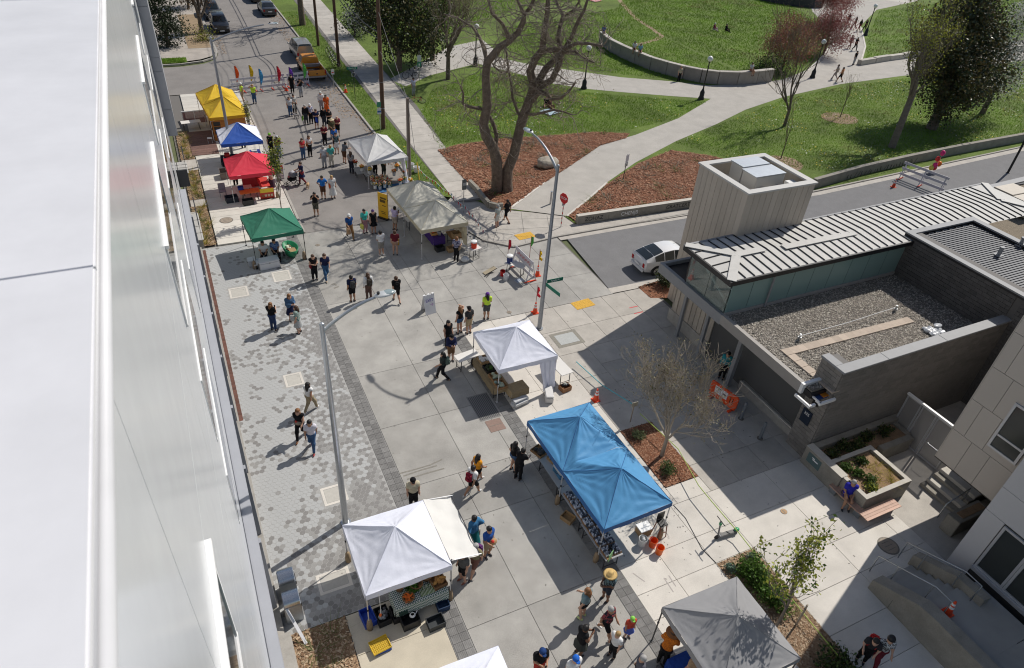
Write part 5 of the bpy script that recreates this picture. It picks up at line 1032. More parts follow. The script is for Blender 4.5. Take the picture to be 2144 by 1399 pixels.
bushy('evergreen_tree', G(835, 150), 'dense dark evergreen tree behind the tall utility pole', [((0, 0, 4), (3.2, 3, 3.2)), ((-2.5, .5, 6), (2.4, 2.4, 2.6)), ((1.8, 1, 6.5), (2.6, 2.6, 2.6)), ((3.4, -.5, 3.2), (2.2, 2.2, 2.2)), ((0, 2, 8.5), (2.6, 2.6, 2.4))], [lf_dark, lf_dark, lf_olive], 15000, .26, .3)
bushy('broadleaf_tree', G(905, 128), 'olive leaved tree crown beside the bare park tree', [((0, 0, 4.5), (2.6, 2.4, 2.6)), ((1.8, 0, 6.2), (2.3, 2.3, 2)), ((-2, 1, 7), (2.6, 2.4, 2.2)), ((2.6, 1, 8.5), (2.6, 2.2, 2))], [lf_olive, lf_dark, lf_mid], 9000, .2, .25, dense=.15)
bushy('flowering_shrub', G(742, 78), 'silvery leaved shrub beside the path near the utility poles', [((0, 0, 1.6), (1.8, 1.6, 1.5)), ((1.4, .4, 2.6), (1.6, 1.5, 1.4))], [lf_white, lf_dark, lf_dark], 3200, .2, .1, h=1.2, cat='shrub')
bushy('magnolia_tree', G(1948, 272), 'large dark glossy evergreen tree over the right lawn', [((0, 0, 4.2), (3.6, 3.4, 3.2)), ((2.5, 1.5, 6), (3.4, 3.2, 3.2)), ((-1.6, .8, 7.2), (3, 3, 2.8)), ((1.5, 2.5, 9.5), (3.2, 3, 2.8)), ((4.6, 2, 8.6), (2.8, 2.8, 3)), ((5, 0, 4.6), (2.4, 2.4, 2.6)), ((3, 3, 12), (2.6, 2.6, 2.2))], [lf_gloss, lf_dark, leafm('bronze', (.1, .075, .03), .2), lf_olive], 34000, .25, .45, h=3)
bushy('blossoming_tree', G(2055, 240), 'white blossoming tree at the edge of the dark evergreen', [((0, 0, 5), (2.4, 2.2, 3.4)), ((.6, .5, 8.5), (2.2, 2.2, 2.8))], [lf_white, lf_white, lf_dark], 9000, .17, .25, h=3, dense=.55)
t, tp = tree('leaning_tree', G(1866, 311), 'leaning tree with few yellow leaves and forked bare limbs', 11, .3, 4, None, [lf_lime, lf_olive], 4200, .14, .35, 3, .6, lean=(.12, .1, 1), trunk=.45, bark=m_barkg)
t, tp = tree('young_bare_tree', G(1641, 267), 'bare young tree beside the path below the plum shrubs', 8.6, .14, 4, None, lf_bud, 1300, .06, .25, 3, .6, trunk=.22, up=.12, rmin=.012)
t, tp = tree('bare_sapling', G(1758, 248), 'thin bare sapling standing in a ring of mulch', 4.4, .045, 2, None, lf_bud, 120, .05, .15, 3, .5, trunk=.4, z=.12, rmin=.006)
t, tp = tree('bare_sapling', G(1634, 335), 'thin bare sapling just above the zinc tower', 4.6, .045, 3, None, lf_bud, 200, .05, .15, 2, .5, trunk=.35, z=.12, rmin=.006)
for base, lab, c, mats, n in ((G(1636, 148), 'russet plum tree with bare twigs beside the globe lamp', [((0, 0, 3), (3.6, 3.2, 2.2)), ((.6, .5, 4.6), (2.8, 2.4, 1.6))], [lf_pink, lf_brown, lf_plum], 12000), (G(1722, 118), 'deep red plum tree leaning over the path', [((0, 0, 2.6), (3.6, 3, 2)), ((.8, .3, 4), (2.8, 2.4, 1.6))], [lf_plum, lf_plum, lf_pink], 13000), (G(1738, 52), 'pink plum tree at the top of the path', [((0, 0, 3.2), (3.6, 3, 1.9)), ((-1, .5, 4.5), (2.4, 2, 1.4))], [lf_pink, lf_plum], 12000)):
    bushy('plum_tree', base, lab, c, mats, n, .15, .12, h=1.6)
bushy('dark_shrub', G(1610, 158), 'dark low shrub behind the curved seat wall', [((0, 0, .8), (2.2, 1.6, .9)), ((-1.5, .3, .6), (1.4, 1.2, .8))], [lf_dark, lf_mid], 2500, .18, .06, h=.5, cat='shrub')
# ---- far left corner trees
bushy('conifer_hedge', G(352, 100), 'tall dark clipped conifer beside the grey wing', [((.2, 0, 1.8), (1.5, 1.4, 2.0)), ((0, 1, 4.4), (1.6, 1.6, 2.6)), ((-.6, 3, 6.8), (1.9, 2, 2.8))], [lf_dark], 11000, .22, .18, h=1.4)
t, tp = tree('street_tree', G(424, 72), 'street tree with russet buds beside the black car', 6, .26, 4, None, [lf_brown, lf_brown, lf_olive], 5500, .15, .35, 3, 1.0, trunk=.3, bark=m_bark)
t, tp = tree('street_tree', G(634, 54), 'thick trunked street tree on the verge above the minivan', 11, .36, 4, None, lf_bud, 1500, .1, .3, 3, .9, bark=m_bark, rmin=.025)
bushy('low_shrub', G(425, 88), 'low yellow green shrub at the corner kerb below the street tree', [((0, 0, .4), (1.2, 1.0, .55))], [lf_lime, lf_olive], 900, .16, .04, h=.3, cat='shrub')
bushy('hedge_tree', G(395, 20), 'russet and olive thicket behind the dark conifer', [((0, 0, 2.5), (2.4, 2, 2.2)), ((-2, 1, 4), (2.2, 2, 2)), ((2, 2, 4.4), (2, 2, 1.8))], [lf_brown, lf_olive, lf_dark], 6000, .2, .15, h=1.6, dense=.1)
# ---- plaza trees
pt, tp = tree('plaza_tree', (16.35, 15.55), 'budding young tree with dense pale twigs in the mulch bed', 4.5, .085, 4, None, [lf_bud, lf_bud, lf_olive], 2200, .075, .14, 4, .72, trunk=.27, bark=M('twig_pale', (.36, .31, .25), .9), z=0, up=.1, rmin=.009)
pt, tp = tree('plaza_sapling', G(1612, 1335), 'young tree with lime green leaf clusters beside the grey canopy', 4.7, .05, 3, None, [lf_lime, lf_lime, lf_lime, lf_mid], 1100, .12, .12, 3, .5, trunk=.42, bark=m_barkg, z=0, up=.22, rmin=.007)
for p in (( 1641, 1230), (1686, 1275)):
    g = G(*p, 1.0); t = thing('tree_stake', (g[0], g[1], 0), ['wooden tree stake near the leafy shrub', 'wooden tree stake beside the young plaza tree'][p[0] > 1650], 'stake'); MB().cyl(0, 0, 0, .035, 1.25, 8).build('stake', P('stake', (.35, .3, .24), .8), t); MB().cyl(0, 0, 1.0, .04, .04, 8).build('tie', m_black, t)
t, tp = tree('pavement_sapling', (4.95, 42.9), 'narrow sapling with yellow green leaves in front of the red canopy', 4.1, .035, 3, None, [lf_lime, lf_mid], 850, .14, .14, 3, .3, trunk=.35, z=.1, up=.5, rmin=.006, bark=m_barkg)
t, tp = tree('pavement_sapling', (5.0, 56.0), 'narrow sapling in front of the yellow canopy edge', 2.7, .035, 3, None, [lf_lime, lf_olive], 260, .12, .12, 3, .3, trunk=.35, z=.1, up=.5, rmin=.006, bark=m_barkg)
bushy('kerbside_tree', (31.5, 29.2), 'small yellow green tree beside the zinc tower', [((0, 0, 2.6), (1.2, 1, 1.2)), ((1.1, -.3, 3.0), (1.0, .9, .7)), ((-.5, .4, 3.8), (.8, .7, .8))], [lf_lime, lf_lime, lf_mid], 1900, .15, .06, h=1.8, dense=.1)
# ---- shrubs, tufts, succulents
def shrub(base, lab, r, mats, n, ls, z=0.0, cat='shrub'):
    t = thing('shrub', (base[0], base[1], z), lab, cat); b = MB()
    for k in range(7): a = k*.9; b.tube([(0, 0, 0), (r[0]*.5*math.cos(a), r[1]*.5*math.sin(a), r[2]*.7)], [.025, .01], 5)
    b.build('stems', m_bark, t); cl = blob(40, (0, 0, r[2]*.55), (r[0], r[1], r[2]*.5), .25); v, f = leaves(cl, n, min(r)*.22, ls); v[:, 2] = np.maximum(v[:, 2], .02); local_raw('leaves', v, f, mats, t, rng.choice(len(mats), n)); return t
shrub((15.95, 9.1), 'bright green leafy shrub mass in the tan mulch bed', (.55, .95, .6), [lf_mid, leafm('bright', (.1, .2, .03))], 3000, .11); shrub((15.9, 8.0), 'bright green leafy shrub mass against the grey canopy edge', (.5, .6, .55), [lf_mid, leafm('bright', (.1, .2, .03))], 1800, .11)
shrub((16.1, 4.9), 'dark green shrub in shade behind the grey canopy', (.6, 1.1, .6), [lf_mid, lf_dark], 2600, .11); shrub((16.45, 9.75), 'pale blue green shrub at the bed corner', (.22, .2, .3), [leafm('bluegreen', (.16, .24, .18))], 300, .09); shrub((15.35, 9.7), 'small blue green plant beside the bed edge', (.2, .2, .25), [leafm('bluegreen', (.16, .24, .18))], 260, .09)
shrub((15.9, 16.9), 'small grey green shrub near the tree bed corner', (.35, .3, .4), [leafm('greygreen', (.12, .15, .07))], 500, .08); shrub((16.0, 14.7), 'low grey green shrub at the foot of the budding tree', (.4, .35, .4), [leafm('greygreen', (.12, .15, .07)), lf_mid], 700, .08); shrub(G(1392, 597)[:2], 'dark leafy shrub in the corner bed beside the white car', (.8, .6, 1.0), [lf_dark, leafm('greygreen', (.12, .15, .07))], 1500, .12)
for i, (x, y) in enumerate(((22.9, 12.2), (23.7, 12.3), (24.4, 12.15), (25.2, 12.35), (26.3, 12.3))): shrub((x, y), ['dark leafy plant at the west end of the long planter', 'rounded dark plant second from the long planter corner', 'rounded dark plant in the middle of the long planter', 'dark plant behind the square planter corner', 'tall dark plant beside the mesh gate'][i], (.36, .28, .5), [lf_dark, lf_mid, lf_olive], 520, .1, .7)
for i, (x, y, m) in enumerate(((22.75, 11.35, lf_mid), (23.0, 10.9, lf_mid), (23.2, 10.4, lf_mid), (22.9, 10.15, lf_lime), (23.7, 11.4, lf_dark))): shrub((x, y), ['leafy green succulent clump at the planter back corner', 'leafy green succulent clump in the planter middle', 'leafy green succulent clump near the planter front', 'lime succulent clump at the planter front corner', 'dark agave like rosette at the planter rear'][i], (.28, .26, .26), [m, lf_mid], 260, .12, .84, 'plant')
def tuft(loc, mats, h=.3, n=40, w=.02, spread=.16):
    p = rng.normal(0, spread*.35, (n, 2)); t = rng.random(n)*6.283; H = h*(.6+.6*rng.random(n)); c = np.column_stack([p, np.zeros(n)]); s = np.column_stack([np.cos(t), np.sin(t), np.zeros(n)])*w/2
    d = np.column_stack([p[:, 0]*4+rng.normal(0, .1, n), p[:, 1]*4+rng.normal(0, .1, n), H]); v = np.stack([c-s, c+s, c+d], 1).reshape(-1, 3); me_o = raw('grass_tuft', v, np.arange(3*n).reshape(-1, 3), mats); me_o.location = loc; return me_o
gold = leafm('golden_grass', (.36, .3, .06)); ggr = leafm('tuft_green', (.13, .17, .05)); gry = leafm('tuft_grey', (.2, .2, .15))
k_ = 0
for yr, lab in ((np.arange(40.7, 45.9, .62), 'small ornamental grass tuft in the mulch strip nearest the hexagon paving'), (np.arange(47.3, 51.9, .6), 'small ornamental grass tuft in the middle mulch strip by the pale building'), (np.arange(54.3, 59.5, .8), 'small ornamental grass tuft in the mulch strip beside the yellow canopy')):
    for y in yr: tag(tuft((random.uniform(-.1, .4), float(y), .09), [gold, ggr][k_ % 2], .4, 46, .03, .22), lab, 'grass tuft', lab); k_ += 1
for x, y in ((23.6, 10.3), (23.9, 10.7), (24.2, 10.2), (24.3, 11.0), (24.5, 10.5), (23.8, 11.1), (24.05, 10.05)): tag(tuft((x, y, .86), gold, .2, 40, .02, .16), 'golden grass tuft in the gravelly square planter', 'grass tuft', 'golden tufts in the square planter')
for poly, n, lab in ((Mu1, 46, 'tiny grey green plant set out in the willow mulch bed'), (Mu2, 44, 'tiny grey green plant set out in the mulch bed by the graffiti wall')):
    for x, y in scatter(poly, n): tag(tuft((float(x), float(y), .15), gry if random.random() < .6 else ggr, .28, 22, .05, .28), lab, 'plant', lab)
for x, y in ((.5, 12.6), (.9, 11.8), (.4, 11.2), (1.1, 12.9), (.7, 10.6)): tag(tuft((x, y, .01), [gold, ggr][int(x*10) % 2], .25, 40, .02, .3), 'dry straw coloured tuft in the mulch bed below the bins', 'grass tuft', 'dry tufts in the mulch bed')
for x, y in ((16.5, 9.1), (16.6, 8.3), (16.4, 7.4), (15.3, 8.9)): tag(tuft((x, y, .01), ggr, .22, 40, .02, .2), 'small green tuft in the tan mulch shrub bed', 'grass tuft', 'tufts in the shrub bed')
# ================================================================ canopies and stalls
def fab(n, c, tr=.22): return M('canopy_'+n, c, .6, ns=2.2, na=.04, bs=4, bd=.012, spec=.25, translucent=tr)
m_leg = M('canopy_leg', (.62, .62, .63), .4, metal=.4)
m_legd = M('canopy_leg_dark', (.05, .05, .055), .45, metal=.3)
def canopy(cx, cy, w, d, mats, label, rz=0.0, ze=2.02, zp=3.02, peaks=1, legm=None, vh=.22, ang_pat=None, weights=True, val=None, wr=.026, seed=0):
    """w along x, d along y (peaks share d)"""
    t = thing('canopy', (cx, cy, 0), label, 'canopy', 'market canopies', rz); r_ = random.Random(seed); hd = d/peaks/2; hw = w/2; N = 30
    ph = [r_.random()*6.28 for _ in range(12)]
    for k in range(peaks):
        oy = -d/2+hd+k*2*hd
        def zf(x, y):
            ax = abs(x)/hw; ay = abs(y)/hd; inner = peaks > 1 and ((y > 0 and k < peaks-1) or (y < 0 and k > 0))
            ay2 = ay*.66 if inner else ay
            r = max(ax, ay2); z = ze+(zp-ze)*(1-r)**1.06
            e = min(ax, ay2)/max(r, 1e-6)                      # 1 on a hip, 0 mid panel
            z -= .07*(1-e**2)*math.sin(math.pi*min(1, r))*(1 if r < 1 else 0)
            for q, (sx, sy) in enumerate(((-1, -1), (1, -1), (1, 1), (-1, 1))):
                dx, dy = x-sx*hw, y-sy*hd; ds = math.hypot(dx, dy); an = math.atan2(dy, dx)
                z += wr*math.sin(an*(24+3*q)+ph[q]+.8*math.sin(ds*3))*math.exp(-ds/.9)*min(1, ds*2.2)
            z += wr*.5*math.sin(math.atan2(y, x)*19+ph[5])*math.exp(-math.hypot(x, y)/.7)*min(1, math.hypot(x, y)*3)
            z += .006*math.sin(x*6+ph[6]+y*3)*math.sin(y*7+ph[7])
            return z
        pans = {}
        # four triangular panels, each a mesh
        for pn in range(4):
            b = MB(); n = 26
            for i in range(n+1):
                s = i/n
                for j in range(n+1):
                    u = -1+2*j/n
                    x, y = {0: (u*s*hw, -s*hd), 1: (s*hw, u*s*hd), 2: (-u*s*hw, s*hd), 3: (-s*hw, -u*s*hd)}[pn]
                    b.v.append((x, y+oy, zf(x, y)))
            for i in range(n):
                for j in range(n): a = i*(n+1)+j; b.f.append((a, a+n+1, a+n+2, a+1)); b.mi.append(0)
            mm = mats[pn % len(mats)]; b.build('roof_panel', mm, t, smooth=True)
        for sx, sy in ((-1, -1), (1, -1), (1, 1), (-1, 1)):
            pts = [(sx*hw*s, oy+sy*hd*s, zf(sx*hw*s, sy*hd*s)+.006) for s in np.linspace(.03, .99, 10)]
            MB().tube(pts, .012, 5).build('hip_seam', val or mats[0], t)
    vm = val or mats[0]; e = .004
    for a, c in (((-hw, -d/2), (hw, -d/2)), ((hw, -d/2), (hw, d/2)), ((hw, d/2), (-hw, d/2)), ((-hw, d/2), (-hw, -d/2))):
        b = MB(); n = 14; dx, dy = c[0]-a[0], c[1]-a[1]; L = math.hypot(dx, dy); nx, ny = dy/L, -dx/L
        for i in range(n+1):
            s = i/n; x, y = a[0]+dx*s+nx*e, a[1]+dy*s+ny*e; wv = .012*math.sin(s*L*5+ph[8]); zt = ze-.03*math.sin(math.pi*s)*.6
            b.v += [(x, y, zt+.012), (x+nx*(.012+wv), y+ny*(.012+wv), zt-vh+.012*math.sin(s*L*7+ph[9]))]
        b.f = [(2*i, 2*i+1, 2*i+3, 2*i+2) for i in range(n)]; b.mi = [0]*n; b.build('valance', vm, t, smooth=True)
    lm = legm or m_leg; ly = [-d/2+.03, d/2-.03]+([0] if peaks > 1 else [])
    for x in (-hw+.03, hw-.03):
        for y in ly:
            MB().box(x, y, .03, .035, .035, ze-.05).build('leg', lm, t); MB().box(x, y, 0, .1, .1, .03).build('foot_plate', lm, t)
            MB().box(x, y, 1.1, .05, .05, .09).build('slider', m_black, t)
    f = MB()
    for x in (-hw+.03, hw-.03): f.beam((x, -d/2, ze-.3), (x, 0, ze-.06), .02); f.beam((x, 0, ze-.3), (x, -d/2, ze-.06), .02); f.beam((x, d/2, ze-.3), (x, 0, ze-.06), .02)
    for y in (-d/2+.03, d/2-.03): f.beam((-hw, y, ze-.3), (0, y, ze-.06), .02); f.beam((hw, y, ze-.3), (0, y, ze-.06), .02)
    f.build('truss', lm, t)
    return t
fw = fab('white', (.76, .78, .88), .1)
canopy(3.75, 14.09, 2.95, 2.95, [fw], 'white canopy over vegetables with a cloth awning beside hexagon pavers', seed=1)
canopy(12.41, 22.86, 3.06, 3.06, [fw], 'white canopy with a draped side wall beside the signed lamp post', zp=3.05, seed=2)
canopy(3.95, 8.0, 3.0, 3.05, [fw], 'white canopy tip poking in at the foot of the ribbed band', rz=R(-2), seed=3)
canopy(12.93, 47.83, 3.1, 4.5, [fab('dirtywhite', (.66, .66, .66), .15)], 'off white canopy over buckets of cut flowers', rz=R(3), zp=3.15, seed=4)
canopy(13.28, 38.05, 3.12, 6.2, [fab('cream', (.62, .6, .52), .2)], 'cream double canopy with two peaks beside the yellow banner', rz=R(2.5), zp=3.05, peaks=2, val=fab('creamval', (.55, .5, .36), .2), seed=5)
fb = fab('blue', (.11, .34, .62), .2)
canopy(12.23, 14.93, 3.06, 5.97, [fb], 'sky blue double canopy with sagging panels over jars', rz=R(1.3), zp=3.05, peaks=2, val=fab('bluedark', (.04, .13, .33), .1), wr=.05, seed=6)
canopy(3.76, 38.5, 2.95, 3.02, [fab('green', (.04, .2, .13), .15)], 'dark green canopy at the edge of the hexagon paving', rz=R(4), zp=2.98, legm=m_legd, seed=7)
canopy(3.75, 47.27, 2.95, 3.1, [fab('red', (.72, .05, .085), .2)], 'bright red canopy on the plank pavement', zp=3.02, legm=m_leg, seed=8)
canopy(3.88, 52.94, 2.92, 3.02, [fab('royal', (.03, .1, .42), .15), fw, fab('royal', (.03, .1, .42), .15), fw], 'blue and white canopy between red and yellow canopies', zp=3.02, seed=9)
fy = fab('yellow', (.8, .54, .04), .25)
canopy(3.48, 60.31, 2.95, 6.3, [fy], 'yellow double canopy over an orange timber booth', rz=R(4), zp=3.1, peaks=2, val=fab('yellowdark', (.7, .38, .03), .2), seed=10)
gg = fab('grey', (.3, .3, .31), .1)
g = G(1385.6, 1272.5, 2.02); canopy(g[0]+1.53, g[1]-1.55, 3.06, 3.06, [gg], 'slate grey canopy beside the shrub bed', zp=2.95, legm=m_legd, seed=11, rz=R(-1))
# ---------------------------------------------------------------- small stall objects
def cover(t, L, W, h, mat, drop=.5, name='tablecloth'):
    pass
def table(x, y, L, W, label, rz=0.0, h=.74, top=None, cl=None, drop=.45):
    t = thing('folding_table', (x, y, 0), label, 'table', None, rz); MB().box(0, 0, h-.04, L, W, .04).build('tabletop', top or P('table_white', (.68, .66, .63), .55), t, bevel=.01)
    for sx in (-1, 1):
        for sy in (-1, 1): MB().beam((sx*(L/2-.15), sy*(W/2-.08), 0), (sx*(L/2-.18), sy*(W/2-.08), h-.04), .03).build('leg', m_legd, t)
        MB().beam((sx*(L/2-.15), -W/2+.08, .12), (sx*(L/2-.15), W/2-.08, .12), .022).build('brace', m_legd, t)
    if cl:
        c = thing('tablecloth', (x, y, h+.003), 'cloth covering the '+label, 'tablecloth', None, rz); b = MB().box(0, 0, 0, L+.03, W+.03, .006); b.build('top', cl, c); s = MB(); n = 24
        per = [(-L/2-.018, -W/2-.018), (L/2+.018, -W/2-.018), (L/2+.018, W/2+.018), (-L/2-.018, W/2+.018)]
        for k in range(4):
            a, e = per[k], per[(k+1) % 4]; m = len(s.v); LL = math.hypot(e[0]-a[0], e[1]-a[1]); nx, ny = (e[1]-a[1])/LL, -(e[0]-a[0])/LL
            for i in range(n+1): q = i/n; px_, py_ = a[0]+(e[0]-a[0])*q, a[1]+(e[1]-a[1])*q; wv = .03*abs(math.sin(q*LL*6)); s.v += [(px_, py_, .006), (px_+nx*(.015+wv), py_+ny*(.015+wv), -drop)]
            for i in range(n): s.f.append((m+2*i, m+2*i+1, m+2*i+3, m+2*i+2)); s.mi.append(0)
        s.build('skirt', cl, c, smooth=True)
    return t
def crate(x, y, z, L, W, H, col, label, rz=0.0, fill=None, cat='crate', wall=.02):
    t = thing('crate', (x, y, z), label, cat, None, rz); m = col if not isinstance(col, tuple) else P('crate_%g_%g_%g' % col, col, .55)
    b = MB(); b.box(0, 0, 0, L, W, .02); 
    for s in (-1, 1): b.box(s*(L/2-wall/2), 0, .02, wall, W, H-.02); b.box(0, s*(W/2-wall/2), .02, L-2*wall, wall, H-.025)
    b.build('body', m, t)
    for s in (-1, 1): MB().box(s*(L/2+.004), 0, H-.06, .02, W*.4, .03).build('handle', m, t)
    if fill: fill(t, L-2*wall-.02, W-2*wall-.02, H)
    return t
def heap(t, name, L, W, z, mats, n, s, el=(1, 1, .8)):
    for k in range(n): q = s*random.uniform(.75, 1.25); MB().ell((random.uniform(-.5, .5)*(L-s), random.uniform(-.5, .5)*(W-s), z+random.uniform(0, .04)), (q*el[0], q*el[1], q*el[2]), 7, 5, rz=random.random()*3).build(name, random.choice(mats), t, smooth=True)
def basket(x, y, z, r, label, fillmats=None, fname='vegetable', n=9, s=.06, h=.2, el=(1, 1, .8)):
    t = thing('wicker_basket', (x, y, z), label, 'basket'); wk = M('wicker', (.3, .16, .07), .8, wave=(18, .02, 'Z', 2), ns=12, na=.25); shade(MB().lathe([(0, .01), (r*.8, .01), (r, h), (r-.03, h), (r*.72, .04), (0, .04)], 18).build('weave', wk, t)); MB().tube([(r*math.cos(a), r*math.sin(a), h) for a in np.linspace(0, 6.283, 19)], .018, 6).build('rim', wk, t)
    if fillmats: heap(t, fname, r*1.6, r*1.6, h*.75, fillmats, n, s, el)
    return t
def bucket(x, y, z, r, h, col, label, fill=None):
    t = thing('bucket', (x, y, z), label, 'bucket'); m = P('bucket_%g_%g_%g' % col, col, .4); shade(MB().lathe([(0, 0), (r*.84, 0), (r, h), (r-.012, h), (r*.82, .02), (0, .02)], 18).build('pail', m, t)); MB().tube([(r*math.cos(a), r*math.sin(a), h) for a in np.linspace(0, 6.283, 19)], .012, 5).build('rim', m, t)
    MB().tube([(r, 0, h-.03), (r*.7, .05, h+.07), (0, .08, h+.1), (-r*.7, .05, h+.07), (-r, 0, h-.03)], .006, 5).build('handle', m_steel, t)
    if fill: fill(t)
    return t
def cooler(x, y, z, L, W, H, col, label, rz=0.0, lid=None):
    t = thing('cooler', (x, y, z), label, 'cooler', None, rz); m = P('cooler_%g_%g_%g' % col, col, .45); MB().box(0, 0, 0, L, W, H*.78).build('body', m, t, bevel=.03); MB().box(0, 0, H*.79, L+.02, W+.02, H*.21).build('lid', P('cooler_lid_%g_%g_%g' % (lid or col), lid or col, .45), t, bevel=.03)
    for s in (-1, 1): MB().tube([(s*(L/2), -.1, H*.6), (s*(L/2+.04), -.08, H*.62), (s*(L/2+.04), .08, H*.62), (s*(L/2), .1, H*.6)], .012, 6).build('handle', m_black, t)
    MB().box(0, -W/2-.008, H*.68, .08, .02, .08).build('latch', P('latch', (.4, .4, .4), .5), t); return t
def weightbag(x, y, label): t = thing('weight_bag', (x, y, 0), label, 'weight bag'); b = MB(); b.lathe([(0, 0), (.1, 0), (.11, .2), (.08, .48), (.03, .55), (0, .55)], 10); b.build('bag', M('canvas_brown', (.3, .22, .14), .9, ns=8, na=.2), t, smooth=True); MB().tube([(0, 0, .5), (0, .03, .75)], .012, 5).build('strap', m_black, t)
# ---- vegetable stall (bottom left canopy)
gingham = M('gingham_green', (.42, .46, .43), .9); nt = gingham.node_tree; ck = nt.nodes.new('ShaderNodeTexChecker'); ck.inputs['Scale'].default_value = 22; ck.inputs['Color1'].default_value = (.02, .1, .07, 1); ck.inputs['Color2'].default_value = (.62, .64, .62, 1); tc = nt.nodes.new('ShaderNodeTexCoord'); nt.links.new(tc.outputs['Object'], ck.inputs[0]); nt.links.new(ck.outputs[0], nt.nodes['Principled BSDF'].inputs['Base Color'])
table(4.15, 12.95, 1.85, .8, 'folding table under green gingham in the vegetable stall', cl=gingham, drop=.4)
cO = P('carrot', (.75, .16, .02), .6); cG = leafm('salad', (.1, .22, .03)); cGd = leafm('chard', (.05, .13, .02)); cB = P('potato', (.35, .2, .08), .8); cW = P('onion_white', (.6, .65, .5), .6)
basket(3.72, 12.75, .75, .2, 'round basket heaped with orange carrots on gingham', [cO], 'carrot', 16, .04, .13, (2.2, .6, .6)); basket(4.12, 13.1, .75, .22, 'empty brown wicker basket between carrots and bread', None); basket(4.55, 13.3, .75, .22, 'brown wicker basket with bark brown loaves', [P('loaf_dark', (.22, .1, .04), .8)], 'loaf', 6, .08); basket(3.55, 13.2, .75, .14, 'small tan basket beside the salad greens', [cB], 'potato', 8, .04)
t = crate(4.85, 13.0, .75, .5, .6, .14, M('wicker', (.3, .16, .07)), 'rectangular wicker tray of golden bread loaves', R(8), None, 'tray'); heap(t, 'loaf', .44, .5, .12, [P('loaf_gold', (.5, .26, .07), .7), P('loaf_brown', (.36, .17, .05), .7)], 9, .08, (1.5, .8, .6))
t = thing('greens_bunch', (3.95, 12.72+.35, .75), 'pile of bright green salad leaves on the gingham table', 'vegetables'); v, f = leaves(blob(30, (0, 0, .1), (.2, .16, .1), .2), 700, .05, .1); local_raw('leaf_pile', v, f, [cG, cGd], t, rng.integers(0, 2, 700)); MB().ell((0, 0, .03), (.18, .14, .05)).build('stems', cGd, t)
t = thing('spring_onions', (4.4, 12.75, .75), 'rows of white tipped spring onions on the gingham table', 'vegetables')
for k in range(22): x = -.25+k*.023; MB().tube([(x, -.1, .03), (x+.01, .05, .07), (x+random.uniform(-.05, .05), .22, .1)], [.012, .009, .006], 5).build('onion', cW if k % 2 else cG, t)
crate(2.35, 13.0, 0, .42, .62, .28, (.015, .06, .4), 'bright blue plastic crate beside the vegetable stall', R(6)); blackc = (.012, .012, .014)
t = crate(2.82, 12.85, 0, .45, .62, .3, blackc, 'black crate of crumpled plastic bags beside the blue crate', R(4)); heap(t, 'plastic_bag', .36, .5, .26, [P('grey_plastic', (.25, .26, .27), .3), P('dark_plastic', (.06, .06, .07), .3)], 16, .06)
crate(3.3, 12.75, 0, .4, .55, .32, blackc, 'empty black crate next to the orange strap'); crate(3.62, 12.35, 0, .6, .5, .36, blackc, 'black crate with a coiled white hose in front of carrots', R(3)); crate(4.4, 11.95, 0, .58, .42, .26, (.03, .035, .04), 'black lidded tote in front of the gingham table', R(2), cat='tote'); crate(4.85, 12.45, 0, .42, .34, .24, (.02, .05, .12), 'blue black tub under the gingham table end')
t = thing('green_bag', (3.45, 12.62, .32), 'dark green canvas bag on black crates by the vegetables', 'bag'); MB().box(0, 0, 0, .42, .3, .3).build('body', cloth((.03, .06, .05)), t, bevel=.06); MB().tube([(-.12, 0, .3), (-.1, 0, .4), (.1, 0, .4), (.12, 0, .3)], .015, 6).build('handle', m_black, t)
t = thing('hose_coil', (3.72, 12.35, .36), 'white coiled hose lying on a black crate', 'hose'); MB().tube([(.1*math.cos(a)*(1-.02*a), .1*math.sin(a)*(1-.02*a), .02+.004*a) for a in np.linspace(0, 18, 60)], .014, 6).build('coil', m_white, t); MB().tube([(.1, 0, .02), (.2, .1, .05)], .014, 6).build('end', m_white, t)
t = crate(2.45, 11.9, .12, .62, .5, .07, (.62, .42, .03), 'yellow plastic tray stacked on a blue tub', R(7), None, 'tray'); b = MB(); [b.beam((-.3+k*.06, -.2, .03), (-.3+k*.06, .2, .03), .012) for k in range(11)]; [b.beam((-.28, -.2+k*.06, .032), (.28, -.2+k*.06, .032), .012) for k in range(7)]; b.build('grid', P('crate_yellow', (.55, .36, .03), .6), t)
crate(2.5, 11.88, 0, .55, .42, .12, (.015, .08, .4), 'blue tub under the yellow tray')
for x, y, l in ((2.32, 12.66, 'brown weight bag hung at the vegetable canopy corner by the bins'), (5.2, 12.66, 'brown weight bag at the vegetable canopy corner on the ribbed band'), (2.32, 15.5, 'brown weight bag at the vegetable canopy leg by the lamp post')): weightbag(x, y, l)
t = thing('orange_strap', (2.7, 12.6, 0), 'orange strap dangling from the vegetable canopy corner', 'strap'); MB().tube([(0, 0, 1.9), (.02, 0, 1.0), (0, .02, .75)], .012, 5).build('cord', m_white, t); MB().ell((0, .02, .65), (.05, .03, .11)).build('loop', P('strap_orange', (.7, .15, .03), .6), t)
aw = thing('cloth_awning', (5.85, 14.2, 0), 'off white cloth awning on poles beside the vegetable canopy', 'awning'); b = MB(); n = 12
for i in range(n+1):
    for j in range(n+1): u, v_ = i/n, j/n; b.v.append((-.6+1.1*u, -1.35+2.75*v_, 2.0-.3*u-.08*math.sin(math.pi*v_)*u-.06*math.sin(math.pi*u)+.03*math.sin(v_*19+u*6)+.02*math.sin(v_*7-u*9)))
